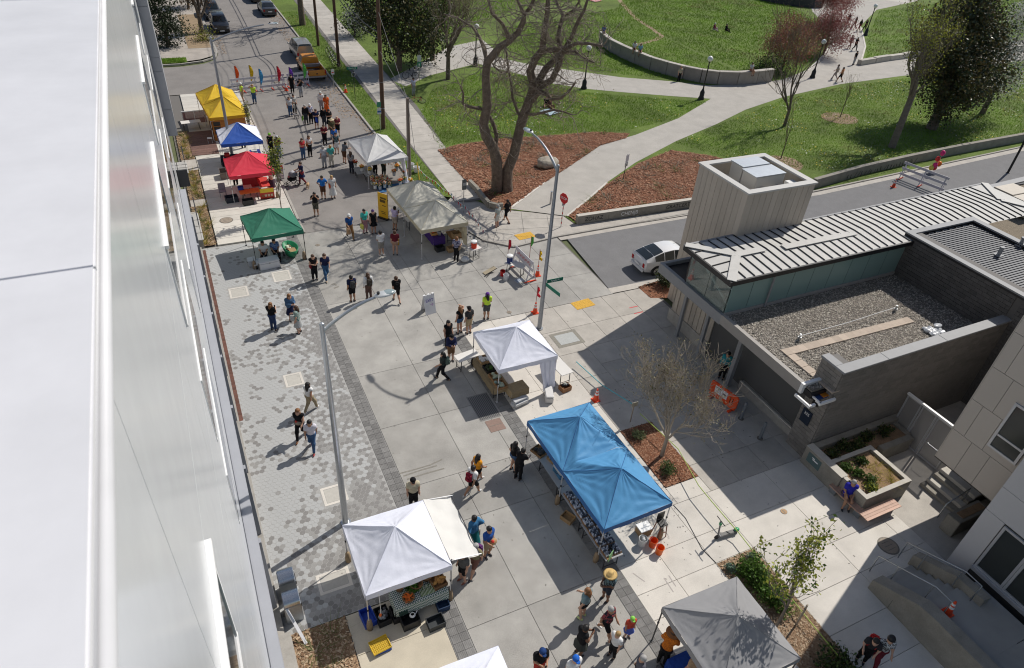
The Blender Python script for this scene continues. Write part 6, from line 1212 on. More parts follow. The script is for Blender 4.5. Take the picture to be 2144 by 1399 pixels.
b.f = [(i*(n+1)+j, (i+1)*(n+1)+j, (i+1)*(n+1)+j+1, i*(n+1)+j+1) for i in range(n) for j in range(n)]; b.mi = [0]*len(b.f); b.build('cloth', fab('awning', (.74, .73, .7), .15), aw, smooth=True)
for y in (-1.35, 1.4): MB().beam((-.6, y, 1.95), (.55, y, 1.72), .03).build('rail', m_leg, aw)
MB().beam((.5, -1.4, 1.68), (.5, 1.4, 1.68), .03).build('front_rail', m_legd, aw); MB().cyl(-.55, -1.35, 0, .018, 2.0, 6).build('pole', m_legd, aw)
# ---- jar stall (blue canopy)
wt_ = P('table_grey', (.36, .36, .37), .6)
for k in range(3): table(11.15, 12.35+k*1.85, 1.8, .76, ['grey folding table at the near end of the jar stall', 'grey folding table in the middle of the jar stall', 'grey folding table at the far end of the jar stall'][k], R(91), top=wt_)
jar = MB(); jar.lathe([(.035, 0), (.036, .08), (.03, .09), (.03, .105), (0, .105)], 9); jm = [jar.mesh('jar') for _ in range(3)]; [m.materials.append(q) for m, q in zip(jm, (P('jar_white', (.6, .58, .62), .35), P('jar_grey', (.3, .3, .34), .3), P('jar_dark', (.07, .07, .09), .3)))]
tim = M('tray_timber', (.3, .17, .08), .8, ns=8, na=.2)
for r in range(7):
    for c in range(2):
        if r == 6 and c == 1: continue
        t = crate(11.0+c*.36, 11.75+r*.47, .745, .33, .44, .05, tim, 'shallow timber tray full of small jars on the grey tables', R(1), None, 'tray'); t['group'] = 'jar trays under the blue canopy'
        for i in range(4):
            for j in range(6): link('jar', random.choice(jm), t, (-.115+i*.077, -.17+j*.068, .022))
cooler(11.2, 15.75, .745, .4, .62, .34, (.04, .16, .3), 'blue cooler with white lid on the jar stall table', R(2), (.55, .56, .56))
t = crate(10.95, 17.15, .745, .5, .6, .12, tim, 'timber box of dark round loaves at the far table end', R(20)); heap(t, 'loaf', .44, .52, .12, [P('loaf_black', (.02, .02, .022), .6), P('loaf_charcoal', (.05, .045, .045), .6)], 7, .11); t = crate(11.3, 16.55, .745, .4, .4, .12, P('cardboard', (.38, .25, .13), .85), 'cardboard box of wrapped parcels beside dark loaves', R(10)); heap(t, 'parcel', .32, .32, .12, [P('parcel', (.55, .56, .6), .5)], 5, .1)
crate(10.75, 14.1, 0, .4, .5, .2, P('cardboard', (.38, .25, .13), .85), 'cardboard box on the ground under the jar tables', R(25), None, 'box')
bucket(13.2, 11.75, 0, .16, .36, (.75, .1, .015), 'orange bucket standing nearer the stool'); bucket(13.25, 11.38, 0, .16, .36, (.8, .14, .015), 'orange bucket in front of its twin'); t = bucket(12.85, 11.95, 0, .17, .38, (.62, .62, .62), 'white bucket stuffed with papers by the orange buckets'); heap(t, 'paper', .2, .2, .34, [P('paper_grey', (.5, .5, .5), .8)], 6, .06)
t = crate(13.2, 12.4, 0, .5, .4, .35, P('cardboard', (.38, .25, .13), .85), 'cardboard box with white lid behind the orange buckets', 0, None, 'box'); MB().box(0, 0, .35, .54, .42, .05).build('lid', m_white, t)
t = thing('bar_stool', (13.75, 12.1, 0), 'black bar stool with reddish legs under the blue canopy', 'stool'); MB().box(0, 0, .68, .36, .36, .06).build('seat', m_black, t, bevel=.02); MB().box(0, .17, .75, .36, .04, .4).build('backrest', m_black, t, bevel=.02)
for sx in (-1, 1):
    for sy in (-1, 1): MB().beam((sx*.2, sy*.2, 0), (sx*.14, sy*.14, .68), .03).build('leg', P('stool_leg', (.2, .07, .04), .6), t)
MB().box(0, -.16, .25, .3, .03, .03).build('rung', P('stool_leg', (.2, .07, .04), .6), t); weightbag(13.68, 12.05-.1, 'brown weight bag at the blue canopy leg by the stool'); weightbag(10.78, 12.0, 'brown weight bag at the blue canopy leg below the jars'); weightbag(10.72, 14.95, 'brown weight bag at the middle leg of the blue canopy')
t = thing('green_placard', (10.95, 11.45, .745), 'small green placard on the end of the jar table', 'placard'); MB().box(0, 0, 0, .3, .02, .4, R(30)).build('board', P('placard_green', (.22, .42, .18), .7), t); MB().box(0, .06, 0, .2, .1, .02).build('foot', tim, t)
t = thing('black_bottles', (11.15, 11.95-.2, .745), 'cluster of black bottles beside the jar trays', 'bottles')
for k in range(7): shade(MB().lathe([(.035, 0), (.035, .16), (.015, .2), (.015, .25), (0, .25)], 9, (random.uniform(-.14, .14), random.uniform(-.12, .12), 0)).build('bottle', m_black, t))
# ---- produce stall (white canopy in the middle)
burlap = M('burlap', (.42, .32, .19), .95, ns=20, na=.2, wave=(40, .01, 'X', 1))
table(11.15, 22.75, 2.4, .75, 'long produce table under burlap cloth in the white stall', R(91), cl=burlap, drop=.35); table(10.55, 24.3, 1.2, .6, 'small white table beside the produce stall corner', R(8)); table(14.55, 22.0, 1.5, .7, 'white table standing outside the draped canopy wall', R(95)); table(11.9, 21.3, .9, .6, 'end table with burlap in the white produce stall', R(5), cl=burlap, drop=.35)
for k, (y, col, l) in enumerate(((23.6, P('cardboard', (.38, .25, .13), .85), 'cardboard box with a printed sheet on the burlap table'), (22.9, blackc, 'black crate of dark greens on the burlap table'), (22.2, tim, 'timber tray of pale greens on the burlap table'), (21.6, tim, 'timber tray of grey green cabbages on the burlap table end'))):
    t = crate(11.15, y, .755, .5, .55, .14, col, l, R(3)); heap(t, 'produce', .42, .46, .12, [[P('sheet', (.5, .5, .5), .7)], [cGd, lf_dark], [P('sage', (.3, .34, .26), .7)], [P('cabbage', (.22, .3, .26), .6), P('sage', (.3, .34, .26), .7)]][k], 9, .09)
t = thing('rolled_white_tub', (11.85, 20.85, 0), 'long rounded white plastic tub in front of the burlap table', 'tub', rz=R(12)); MB().box(0, 0, 0, .95, .42, .38).build('tub', P('tub_white', (.56, .57, .58), .5), t, bevel=.12); MB().box(0, 0, .36, .8, .3, .04).build('lid', P('tub_lid', (.5, .51, .53), .5), t, bevel=.02)
cooler(13.35, 20.75, 0, .38, .8, .42, (.62, .61, .6), 'white cooler below the draped canopy wall', R(-20)); t = crate(14.4, 21.0, 0, .52, .4, .26, P('crate_wood', (.3, .15, .07), .8), 'brown timber crate with black cloth near the white cooler', R(8)); heap(t, 'cloth', .4, .3, .24, [m_black, P('cloth_grey', (.3, .32, .3), .8)], 5, .1)
w = thing('draped_side_wall', (13.93, 22.3, 0), 'white cloth side wall gathered at the canopy corner', 'side wall'); b = MB(); n = 20
for i in range(n+1):
    for j in range(n+1): u, v_ = i/n, j/n; q_ = 1-.55*v_; b.v.append((-.95*(1-u)*q_-.25*v_*(1-u)+.06*math.sin(u*16+v_*3)*v_, -.96-.28*v_*(1-.4*u)+.09*math.sin(u*21+v_)*(.3+.7*v_), 1.86-1.68*v_-.15*math.sin(math.pi*u)*v_))
b.f = [(i*(n+1)+j, (i+1)*(n+1)+j, (i+1)*(n+1)+j+1, i*(n+1)+j+1) for i in range(n) for j in range(n)]; b.mi = [0]*len(b.f); b.build('cloth', fw, w, smooth=True); MB().box(0, -.95, .1, .3, .1, .2).build('gathered_hem', fw, w, bevel=.04); w.location.y = 22.3
for x, y, l in ((10.95, 24.3, 'black weight bag at the white produce canopy far leg'), (13.9, 21.4, 'black rucksack by the white table outside the stall')):
    t = thing('black_bag', (x, y, 0), l, 'bag'); MB().box(0, 0, 0, .28, .22, .42).build('body', cloth((.015, .015, .018)), t, bevel=.06); MB().tube([(-.08, 0, .42), (0, 0, .5), (.08, 0, .42)], .012, 5).build('handle', m_black, t)
t = thing('floor_sign', (17.25-2.05, 21.9, .003), 'paper sheet lying flat beside the drinks table', 'paper'); t.location = (*G(1087, 587)[:2], .004); MB().box(0, 0, 0, .55, .38, .006, R(15)).build('sheet', P('sheet_pale', (.38, .42, .48), .7), t); [MB().box(-.1, -.08+k*.08, .006, .3, .03, .003, R(15)).build('print', P('sheet_ink', (.12, .15, .25), .7), t) for k in range(3)]
# ---- drinks table by the barricade
g = G(1078, 574); table(g[0], g[1], 1.25, .62, 'white drinks table beside the low barricade', R(-50)); t = thing('water_jug', (g[0]-.3, g[1]+.25, .745), 'navy blue water jug with white lid on the drinks table', 'water jug'); shade(MB().lathe([(0, 0), (.17, 0), (.18, .3), (.17, .42)], 16).build('body', P('jug_navy', (.02, .04, .16), .4), t)); shade(MB().lathe([(.19, .4), (.19, .5), (.1, .54), (0, .54)], 16).build('lid', m_white, t)); MB().box(0, -.2, .06, .06, .06, .05).build('spout', m_white, t)
bucket(*G(1059, 586)[:2], 0, .17, .36, (.62, .62, .64), 'white bucket on the slab under the drinks table'); bucket(*G(1052, 577)[:2], 0, .16, .34, (.55, .02, .015), 'red bucket behind the white bucket by the drinks table'); g2_ = G(1046, 570); t = thing('folded_easel', (g2_[0]-.5, g2_[1], 0), 'tan folded easel lying beside the drinks table', 'easel'); MB().beam((-.5, .1, .03), (.3, .25, .25), .3, .03).build('board', P('easel_tan', (.4, .34, .24), .8), t); MB().beam((-.6, -.2, .03), (.4, .2, .2), .03).build('leg', m_black, t); MB().beam((-.5, -.3, .03), (-.2, -.05, .03), .03).build('leg', m_black, t)
# ---- cream canopy stall
purple = cloth((.07, .035, .18)); table(13.35, 37.2, 2.6, .75, 'table under purple cloth in the cream stall', R(92), cl=purple, drop=.5); table(12.35, 40.3, 1.2, .7, 'white table at the far end of the cream stall', R(5)); table(14.4, 36.0, 1.1, .7, 'brown table by the cream side wall', R(92), top=tim); table(12.6, 38.9, .9, .6, 'white table among plants in the cream stall', R(5))
for k, (x, y, c_, l) in enumerate(((12.95, 38.2, (.6, .4, .03), 'yellow tub on the purple table'), (13.2, 36.4, (.55, .3, .1), 'tan tub on the purple table end'), (13.2, 37.4, (.1, .2, .5), 'blue tub on the purple table'))): t = crate(x, y, .755, .4, .4, .16, c_, l); heap(t, 'produce', .3, .3, .14, [cG, cO, P('tomato', (.6, .04, .02), .5)], 8, .06)
for k, (x, y, l) in enumerate(((14.0, 35.3, 'open cardboard case of bottles near the cream canopy front'), (14.45, 35.7, 'cardboard case stacked by the brown table'), (13.3, 35.6, 'black case on the slab under the cream canopy'))): crate(x, y, 0 if k != 1 else .745, .55, .42, .3, (.03, .03, .03) if k == 2 else P('cardboard', (.38, .25, .13), .85), l, R(6), None, 'box')
w = thing('cream_side_wall', (14.85, 36.4, 0), 'cream cloth side wall hanging on the park side of the cream canopy', 'side wall'); b = MB(); n = 16
for i in range(n+1):
    for j in range(7): u, v_ = i/n, j/6; b.v.append((.05*math.sin(u*22)+.14*v_, -1.35+2.7*u, 1.95-1.75*v_))
b.f = [(i*7+j, (i+1)*7+j, (i+1)*7+j+1, i*7+j+1) for i in range(n) for j in range(6)]; b.mi = [0]*len(b.f); b.build('cloth', fab('creamval', (.55, .5, .36), .3), w, smooth=True); MB().beam((0, -1.35, 1.96), (0, 1.35, 1.96), .02).build('rail', m_leg, w)
g = G(993, 540); table(g[0], g[1], .75, .55, 'little white table with an orange jug outside the cream canopy', R(12)); t = thing('water_jug', (g[0]-.05, g[1], .745), 'orange water jug with white lid on a little table', 'water jug'); shade(MB().lathe([(0, 0), (.17, 0), (.18, .3), (.17, .4)], 16).build('body', P('jug_orange', (.75, .06, .02), .4), t)); shade(MB().lathe([(.19, .38), (.19, .47), (.1, .5), (0, .5)], 16).build('lid', m_white, t)); t = thing('clear_bag', (g[0]-.75, g[1]-.25, 0), 'translucent plastic bag slumped by the little table', 'bag'); heap(t, 'plastic_fold', .4, .4, .2, [P('clear_poly', (.5, .52, .54), .2)], 9, .16); MB().ell((0, 0, .18), (.26, .22, .2)).build('bag', P('clear_poly', (.5, .52, .54), .2), t, smooth=True)
# ---- flower stall: buckets of bouquets
fcol = [P('petal_'+n, c, .7) for n, c in (('orange', (.8, .22, .02)), ('yellow', (.8, .52, .05)), ('white', (.72, .7, .62)), ('red', (.6, .04, .03)), ('peach', (.75, .4, .25)))]
def bouquet(x, y, z, label, cols, r=.17, bk=True):
    t = thing('flower_bucket', (x, y, z), label, 'flowers', 'buckets of cut flowers'); 
    if bk: shade(MB().lathe([(0, 0), (.11, 0), (.13, .28), (.11, .28)], 12).build('pail', P('pail_white', (.6, .62, .63), .4), t))
    p = blob(46, (0, 0, .42), (r, r, .12), .5); b = MB()
    for q in p: b.ell(tuple(q), (.036, .036, .024), 6, 4, mi=random.randrange(len(cols)))
    b.build('blooms', cols, t); v, f = leaves(p*np.array([1, 1, .85]), 80, .05, .08); local_raw('foliage', v, f, [cGd, cG], t, rng.integers(0, 2, 80))
k = 0
for (x, y) in [(11.9+i*.36+.1*(j % 2), 45.2+j*.36) for j in range(4) for i in range(4)]:
    cs = [[fcol[4], fcol[2], fcol[1]], [fcol[2], fcol[0], fcol[4]], [fcol[4], fcol[3], fcol[2]]][k % 3]; bouquet(x, y, 0 if k % 2 else .12, ['white pail of peach, white and yellow blooms at the flower stall front', 'white pail of white, orange and peach blooms at the flower stall front', 'white pail of peach, red and white blooms at the flower stall front'][k % 3], cs); k += 1
for x, y, z, c_, l in ((12.0, 46.9, .5, [fcol[1]], 'raised pail of yellow blooms behind the mixed bouquets'), (11.6, 47.6, .5, [fcol[0], fcol[1]], 'raised pail of orange blooms at the street side canopy leg'), (11.3, 48.3, .6, [fcol[3]], 'raised pail of red blooms at the street side of the flower stall'), (13.7, 46.4, .4, [fcol[0]], 'pail of deep orange blooms beside the green shirted vendor'), (14.1, 47.0, .5, [fcol[0], fcol[1]], 'pail of amber blooms near the draped corner'), (14.2, 45.5, .15, [fcol[1], fcol[2], cG], 'low tub of yellow and cream bunches on blue cloth'), (13.8, 45.2, .15, [fcol[0], fcol[3]], 'low tub of red orange bunches on blue cloth'), (14.5, 46.2, .3, [fcol[0], fcol[3]], 'tub of red and orange bunches under the draped corner'), (14.55, 45.1, .1, [fcol[1], fcol[0]], 'tub of amber bunches at the flower stall corner')): bouquet(x, y, z, l, c_, .2)
for x, y, l in ((12.0, 46.9, 'grey stand under the yellow blooms'), (11.5, 47.8, 'grey stand under orange and red blooms')): t = thing('flower_stand', (x, y, 0), l, 'stand'); MB().box(0, 0, .44, .7, 1.2 if x < 11.8 else .5, .05).build('shelf', P('stand_grey', (.3, .3, .3), .6), t); [MB().box(sx*.3, sy*.2, 0, .04, .04, .44).build('leg', m_legd, t) for sx in (-1, 1) for sy in (-1, 1)]
t = thing('blue_cloth', (13.4, 44.95, .004), 'blue tarp edge under the flower tubs', 'tarp'); MB().box(0, .3, 0, 2.6, 1.1, .01, R(3)).build('sheet', cloth((.05, .14, .3)), t); MB().box(0, -.24, .0, 2.6, .05, .04, R(3)).build('fold', cloth((.05, .14, .3)), t)
w = thing('flower_side_wall', (14.35, 46.0, 0), 'white cloth gathered at the park side corner of the flower canopy', 'side wall'); b = MB(); n = 14
for i in range(n+1):
    for j in range(9): u, v_ = i/n, j/8; b.v.append((.06*math.sin(u*17)-.1*(1-u)+.2*v_, (-.5+1.9*u)*(1-.6*v_)-.3*v_, 1.98-1.8*v_))
b.f = [(i*9+j, (i+1)*9+j, (i+1)*9+j+1, i*9+j+1) for i in range(n) for j in range(8)]; b.mi = [0]*len(b.f); b.build('cloth', fw, w, smooth=True); MB().box(.1, -.45, .02, .4, .25, .2).build('gathered_hem', fw, w, bevel=.05)
for x, y, l in ((15.5, 47.8, 'white plastic tub on the verge behind the flower canopy'), (15.7, 47.1, 'white bucket tipped on the verge behind the flower canopy')): t = thing('white_tub', (x, y, .13), l, 'tub'); shade(MB().lathe([(0, 0), (.2, 0), (.24, .4), (.21, .4)], 14).build('tub', m_white, t)); MB().lathe([(.24, .38), (.26, .42)], 14).build('rim', m_white, t)
# ---- green, red, blue, yellow stalls
cooler(3.1, 36.95, 0, 1.15, .6, .55, (.62, .63, .65), 'large white cooler in front of the seated pair', R(6)); cooler(2.25, 37.5, 0, .5, .5, .4, (.55, .58, .62), 'small pale cooler by the green canopy leg', R(4)); t = thing('green_barrow', (4.55, 37.9, 0), 'green cart with a cardboard flap under the green canopy', 'cart', rz=R(8)); b = MB().lathe([(0, .1), (.3, .1), (.46, .62), (.42, .62), (.26, .16), (0, .16)], 14); b.v = [(x, y*1.7, z) for x, y, z in b.v]; b.build('tub', P('cart_green', (.02, .22, .1), .4), t, smooth=True); MB().box(0, -.45, .58, .4, .5, .02).build('cardboard', P('cardboard', (.38, .25, .13), .85), t); heap(t, 'bag', .5, .9, .45, [P('sack_brown', (.16, .1, .07), .8), m_black, cW], 10, .13); [MB().tube([(s*.4, .1, .16), (s*.45, .1, .16)], .16, 14).build('wheel', m_black, t) for s in (-1, 1)]
t = thing('water_bottles', (2.45, 37.0, .0), 'clear water bottles in a wire rack by the white cooler', 'bottles'); MB().box(0, 0, .3, .36, .36, .02).build('rack', m_leg, t); [shade(MB().lathe([(.05, 0), (.05, .24), (.02, .3), (0, .3)], 8, (random.uniform(-.12, .12), random.uniform(-.12, .12), .32)).build('bottle', P('bottle_clear', (.45, .5, .55), .15), t)) for _ in range(5)]; [MB().box(sx*.15, sy*.15, 0, .02, .02, .3).build('leg', m_leg, t) for sx in (-1, 1) for sy in (-1, 1)]
weightbag(2.3, 37.0, 'brown weight bag at the green canopy leg on the pavers'); weightbag(5.2, 37.2, 'dark weight bag at the green canopy leg on the ribbed band')
table(3.4, 46.0, 1.3, .7, 'orange table at the front of the red stall', R(3), top=P('table_orange', (.7, .17, .03), .6)); table(4.5, 47.2, 1.6, .7, 'counter table on the street side of the red stall', R(90), top=P('table_red', (.5, .05, .04), .6)); t = thing('menu_board', (4.5, 45.85, .0), 'red and yellow menu panel on the red stall counter', 'menu board'); MB().box(0, 0, .1, .95, .03, .75).build('panel', P('menu_red', (.5, .05, .03), .6), t); MB().box(0, -.02, .55, .9, .01, .28).build('yellow_band', P('menu_yellow', (.75, .55, .04), .6), t); [MB().box(-.3+k*.2, -.02, .25, .14, .01, .16).build('picture', random.choice([P('menu_cream', (.6, .5, .35), .6), P('menu_brown', (.3, .12, .05), .6)]), t) for k in range(4)]; MB().box(0, 0, 0, .9, .25, .1).build('foot', m_black, t); text('lettering', '~', .2, m_red, (-.2, -.03, .7), (R(90), 0, 0), t)
crate(2.2, 46.1, .1, .8, .55, .38, (.03, .035, .05), 'black equipment case with steel corners by the red stall', R(6), None, 'case'); crate(3.15, 45.35, .1, .7, .45, .35, (.03, .03, .03), 'black box with yellow band in front of the orange table', R(4), None, 'box'); crate(2.9, 46.4, .74, .35, .3, .2, (.02, .06, .35), 'blue tub on the orange table'); t = thing('bar_stool', (1.75, 46.9, .1), 'grey topped chair beside the red canopy on planks', 'chair'); MB().box(0, 0, .42, .46, .46, .06).build('seat', P('seat_mauve', (.26, .23, .27), .6), t, bevel=.03); MB().box(-.0, .22, .48, .46, .05, .45).build('backrest', P('seat_mauve', (.26, .23, .27), .6), t, bevel=.02); [MB().box(sx*.19, sy*.19, 0, .03, .03, .42).build('leg', m_steel, t) for sx in (-1, 1) for sy in (-1, 1)]
t = thing('red_shelf', (3.9, 48.2, .1), 'red shelf stacked with jars at the back of the red stall', 'shelf'); MB().box(0, 0, 0, 1.4, .4, 1.0).build('case', P('shelf_red', (.4, .03, .04), .6), t); heap(t, 'jar', 1.2, .3, 1.02, [m_white, P('jar_red', (.4, .05, .05), .4), m_black], 10, .07); table(3.3, 46.75, .7, .5, 'cream round topped table with bowls in the red stall', top=P('table_cream', (.6, .52, .4), .6)); weightbag(5.15, 45.8, 'dark post weight at the red canopy street corner')
table(4.8, 52.2, 1.9, .75, 'table of white and blue leaflets under the blue canopy', R(90), top=P('table_blue', (.04, .06, .3), .6)); [tag(MB().box(4.75, 51.6+k*.42, .745, .4, .3, .04+.02*(k % 2)).build('leaflet_stack', P('leaflet', (.6, .6, .58), .7)), 'stack of white leaflets on the blue stall table', 'leaflets', 'leaflets on the blue stall table') for k in range(4)]
table(2.9, 52.3, 1.2, .7, 'dark draped table under the blue and white canopy', cl=cloth((.015, .018, .03)), drop=.6); crate(2.75, 52.35, .76, .35, .3, .22, (.5, .03, .03), 'red box on the dark draped table'); crate(2.2, 50.2, .1, .55, .9, .5, P('wood_grey', (.2, .17, .15), .8), 'grey brown wooden bin behind the red canopy', 0, None, 'bin')
t = thing('sign_rack', (5.9, 48.7, 0), 'wire rack with a red header sign at the red canopy corner', 'sign rack', rz=R(-10)); MB().box(0, 0, .2, .5, .45, .9).build('rack', P('rack_grey', (.35, .36, .38), .5), t); MB().box(0, -.24, 1.0, .5, .02, .28).build('header', P('header_red', (.55, .05, .05), .6), t); MB().box(0, -.252, 1.06, .36, .004, .08).build('print', m_white, t); [MB().box(0, -.235, .3+k*.2, .44, .02, .12).build('sheet', m_white, t) for k in range(3)]
ob = M('orange_timber', (.45, .17, .035), .7, ns=6, na=.15, stretch=(.4, 1, 1)); t = thing('timber_booth', (3.5, 59.2, .1), 'orange timber booth with shelves under the yellow canopy', 'booth')
for k in range(7): MB().box(.1, -1.9, .25*k, 2.5, .05, .24).build('plank', ob, t); MB().box(1.35, .0, .25*k, .05, 3.7, .24).build('plank', ob, t)
MB().box(-.8, -1.93, .5, .5, .02, 1.0).build('shelf_opening', m_seam, t); [MB().box(-.8, -1.95, .55+k*.3, .48, .06, .04).build('shelf', ob, t) for k in range(3)]; MB().box(0, .2, .0, 2.4, 3.2, .9).build('counter', M('booth_inside', (.2, .08, .03), .8), t)
t = thing('timber_deck', (1.4, 57.6, .1), 'reddish plank deck beside the timber booth', 'deck')
for k in range(12): MB().box(0, -2.8+k*.42, 0, 1.9, .4, .04).build('deck_board', M('deck_wood', (.16, .09, .075), .8, ns=5, na=.15, rand=.12), t)
t = thing('mesh_fence', (1.3, 61.3, .1), 'low pink mesh fence with white rail beside the yellow canopy', 'fence'); MB().box(0, .0, .15, 1.8, .02, .95).build('mesh', M('pink_mesh', (.3, .14, .14), .8, alpha=.7), t); [MB().box(x, 0, 0, .05, .05, 1.15).build('post', m_white, t) for x in (-.9, 0, .9)]; MB().box(0, 0, 1.1, 1.9, .06, .06).build('rail', m_white, t); table(.9, 60.3, 1.5, .7, 'pale table beside the mesh fence', R(5)); t = thing('folding_stool', (1.95, 56.9, .1), 'small white folding stool by the booth opening', 'stool'); MB().box(0, 0, .4, .35, .3, .03).build('seat', m_white, t); [MB().beam((sx*.15, -.14, 0), (sx*.15, .14, .4), .02).build('leg', m_leg, t) for sx in (-1, 1)]
# ---- grey stall
table(11.1, 6.6, 1.8, .75, 'table under blue cloth at the grey stall front', R(90), cl=cloth((.02, .06, .3)), drop=.5); crate(11.15, 6.1, .76, .4, .5, .2, (.5, .5, .52), 'pale tub on the blue cloth of the grey stall', R(10)); t = thing('sandbag', (10.72, 7.6, 0), 'grey sandbag at the grey canopy corner leg', 'sandbag'); MB().box(0, 0, 0, .4, .25, .12).build('bag', P('sandbag', (.12, .12, .12), .9), t, bevel=.05); MB().box(0, 0, .12, .06, .25, .02).build('strap', m_black, t)
# ================================================================ vehicles
m_tyre = P('tyre', (.02, .02, .02), .85); m_rim = M('alloy_rim', (.4, .4, .42), .35, metal=.8); m_cglass = M('car_glass', (.015, .02, .022), .04, spec=.9); m_plast = P('bumper_black', (.03, .03, .032), .6)
m_tail = P('tail_lamp', (.4, .01, .012), .25); m_head = P('head_lamp', (.6, .62, .65), .15)
def carpaint(n, c, met=.0): return M('carpaint_'+n, c, .35, metal=met, coat=.8, spec=.5)
def car(loc, rz, st_, label, paint, wheels, glass, wind, wr=.33, cat='car', lights=True, wtrack=.78, name='parked_car'):
    """st_: stations (y, zlow, wlow, zbelt, wbelt, ztop, wtop) rear to front; glass: station spans with side windows; wind: spans with front/rear glass"""
    t = thing(name, loc, label, cat, None, rz); b = MB(); K = 6
    def ring(s):
        y, zl, wl, zb, wb, zt, wt = s; zm = zl+(zb-zl)*.5; return [(0, y, zl), (wl, y, zl), (wb*1.01, y, zm), (wb, y, zb), (wt, y, zt), (wt*.55, y, zt+.03), (0, y, zt+.04)]
    rings = [ring(s) for s in st_]; n = len(rings[0])
    for r in rings: b.v += r+[(-x, y, z) for x, y, z in r]
    for i in range(len(rings)-1):
        o, q = i*2*n, (i+1)*2*n
        for j in range(n-1):
            b.f.append((o+j, o+j+1, q+j+1, q+j)); b.f.append((o+n+j+1, o+n+j, q+n+j, q+n+j+1))
    for e in (0, (len(rings)-1)*2*n):
        f = [e+j for j in range(n)]+[e+n+j for j in range(n-2, 0, -1)]; b.f.append(tuple(f) if e == 0 else tuple(f[::-1]))
    b.mi = [0]*len(b.f); body = b.build('body', paint, t, fixn=True); shade(body, 38)
    def off(P4, d):
        v = [Vector(p) for p in P4]; c = sum(v, Vector())/4; nn = (v[1]-v[0]).cross(v[3]-v[0]).normalized(); 
        if nn.dot(c-Vector((0, c.y, .6))) < 0: nn = -nn
        return [tuple(c+(p-c)*.9+nn*d) for p in v]
    for i in glass:
        for sg in (1, -1):
            A, B = rings[i], rings[i+1]; q = [(sg*p[0], p[1], p[2]) for p in (A[3], B[3], B[4], A[4])]; MB().add(off(q, .012), [(0, 1, 2, 3)]).build('side_window', m_cglass, t)
    for i in wind:
        A, B = rings[i], rings[i+1]; A_, B_ = [(-p[0], p[1], p[2]) for p in A], [(-p[0], p[1], p[2]) for p in B]; v = [A_[4], A_[5], A[5], A[4], B_[4], B_[5], B[5], B[4]]; c = sum((Vector(p) for p in v), Vector())/8
        vv = [tuple(c+(Vector(p)-c)*.92+Vector((0, (.0), .022))+Vector((0, math.copysign(.022, c.y), 0))) for p in v]; MB().add(vv, [(0, 1, 5, 4), (1, 2, 6, 5), (2, 3, 7, 6)]).build('windscreen' if c.y > 0 else 'rear_window', m_cglass, t)
    for y in wheels:
        for sg in (1, -1):
            MB().tube([(sg*(wtrack-.02), y, wr), (sg*(wtrack+.1), y, wr)], wr+.06, 20).build('wheel_arch', m_plast, t)
            w = MB().tube([(sg*(wtrack-.05), y, wr), (sg*(wtrack+.115), y, wr)], wr, 20).build('wheel', m_tyre, t); MB().tube([(sg*(wtrack+.1), y, wr), (sg*(wtrack+.122), y, wr)], wr*.66, 14).build('rim', m_rim, w)
            for k in range(5): a = k*1.2566; MB().beam((sg*(wtrack+.125), y, wr), (sg*(wtrack+.125), y+wr*.6*math.cos(a), wr+wr*.6*math.sin(a)), .05, .02).build('spoke', m_plast, w)
    y0, y1 = st_[0][0], st_[-1][0]; zb0, zb1 = st_[0][3], st_[-1][3]; w0, w1 = st_[0][4], st_[-1][4]
    MB().box(0, y0-.02, .25, w0*1.9, .12, .22).build('bumper', paint if cat == 'car' else m_rim, t, bevel=.03); MB().box(0, y1+.0, .25, w1*1.9, .12, .22).build('bumper', m_plast, t, bevel=.03)
    for sg in (1, -1): MB().box(sg*(w0-.1), y0+.0, zb0-.28, .2, .06, .28).build('tail_lamp', m_tail, t, bevel=.02); MB().box(sg*(w1-.14), y1-.03, zb1-.2, .3, .1, .14).build('headlight', m_head, t, bevel=.02)
    MB().box(0, y0-.085, zb0-.3, .5, .02, .13).build('number_plate', m_white, t); MB().box(0, y1+.065, .32, .5, .02, .13).build('number_plate', m_white, t)
    iy = next((i for i in glass[::-1]), 1)
    for sg in (1, -1): s = st_[iy+1]; MB().ell((sg*(s[4]+.1), s[0]-.1, s[3]+.06), (.1, .06, .07), 8, 6).build('mirror', paint, t, smooth=True)
    return t
# white liftback: kamm tail, arched roof
car((26.35, 29.3, 0), R(-91.5), [(-2.22, .45, .55, .85, .72, .98, .62), (-2.12, .28, .72, .98, .82, 1.06, .68), (-1.55, .2, .8, .95, .85, 1.25, .66), (-.85, .2, .82, .92, .87, 1.43, .62), (-.1, .2, .82, .9, .87, 1.47, .6), (.55, .2, .82, .9, .86, 1.38, .58), (1.25, .2, .82, .88, .85, 1.0, .7), (1.8, .22, .8, .8, .82, .88, .68), (2.15, .3, .7, .66, .7, .72, .55)], 'white liftback car parked on the side road by the tower', carpaint('white', (.7, .7, .71)), (-1.35, 1.35), (2, 3, 4, 5), (1, 2, 5), .31)
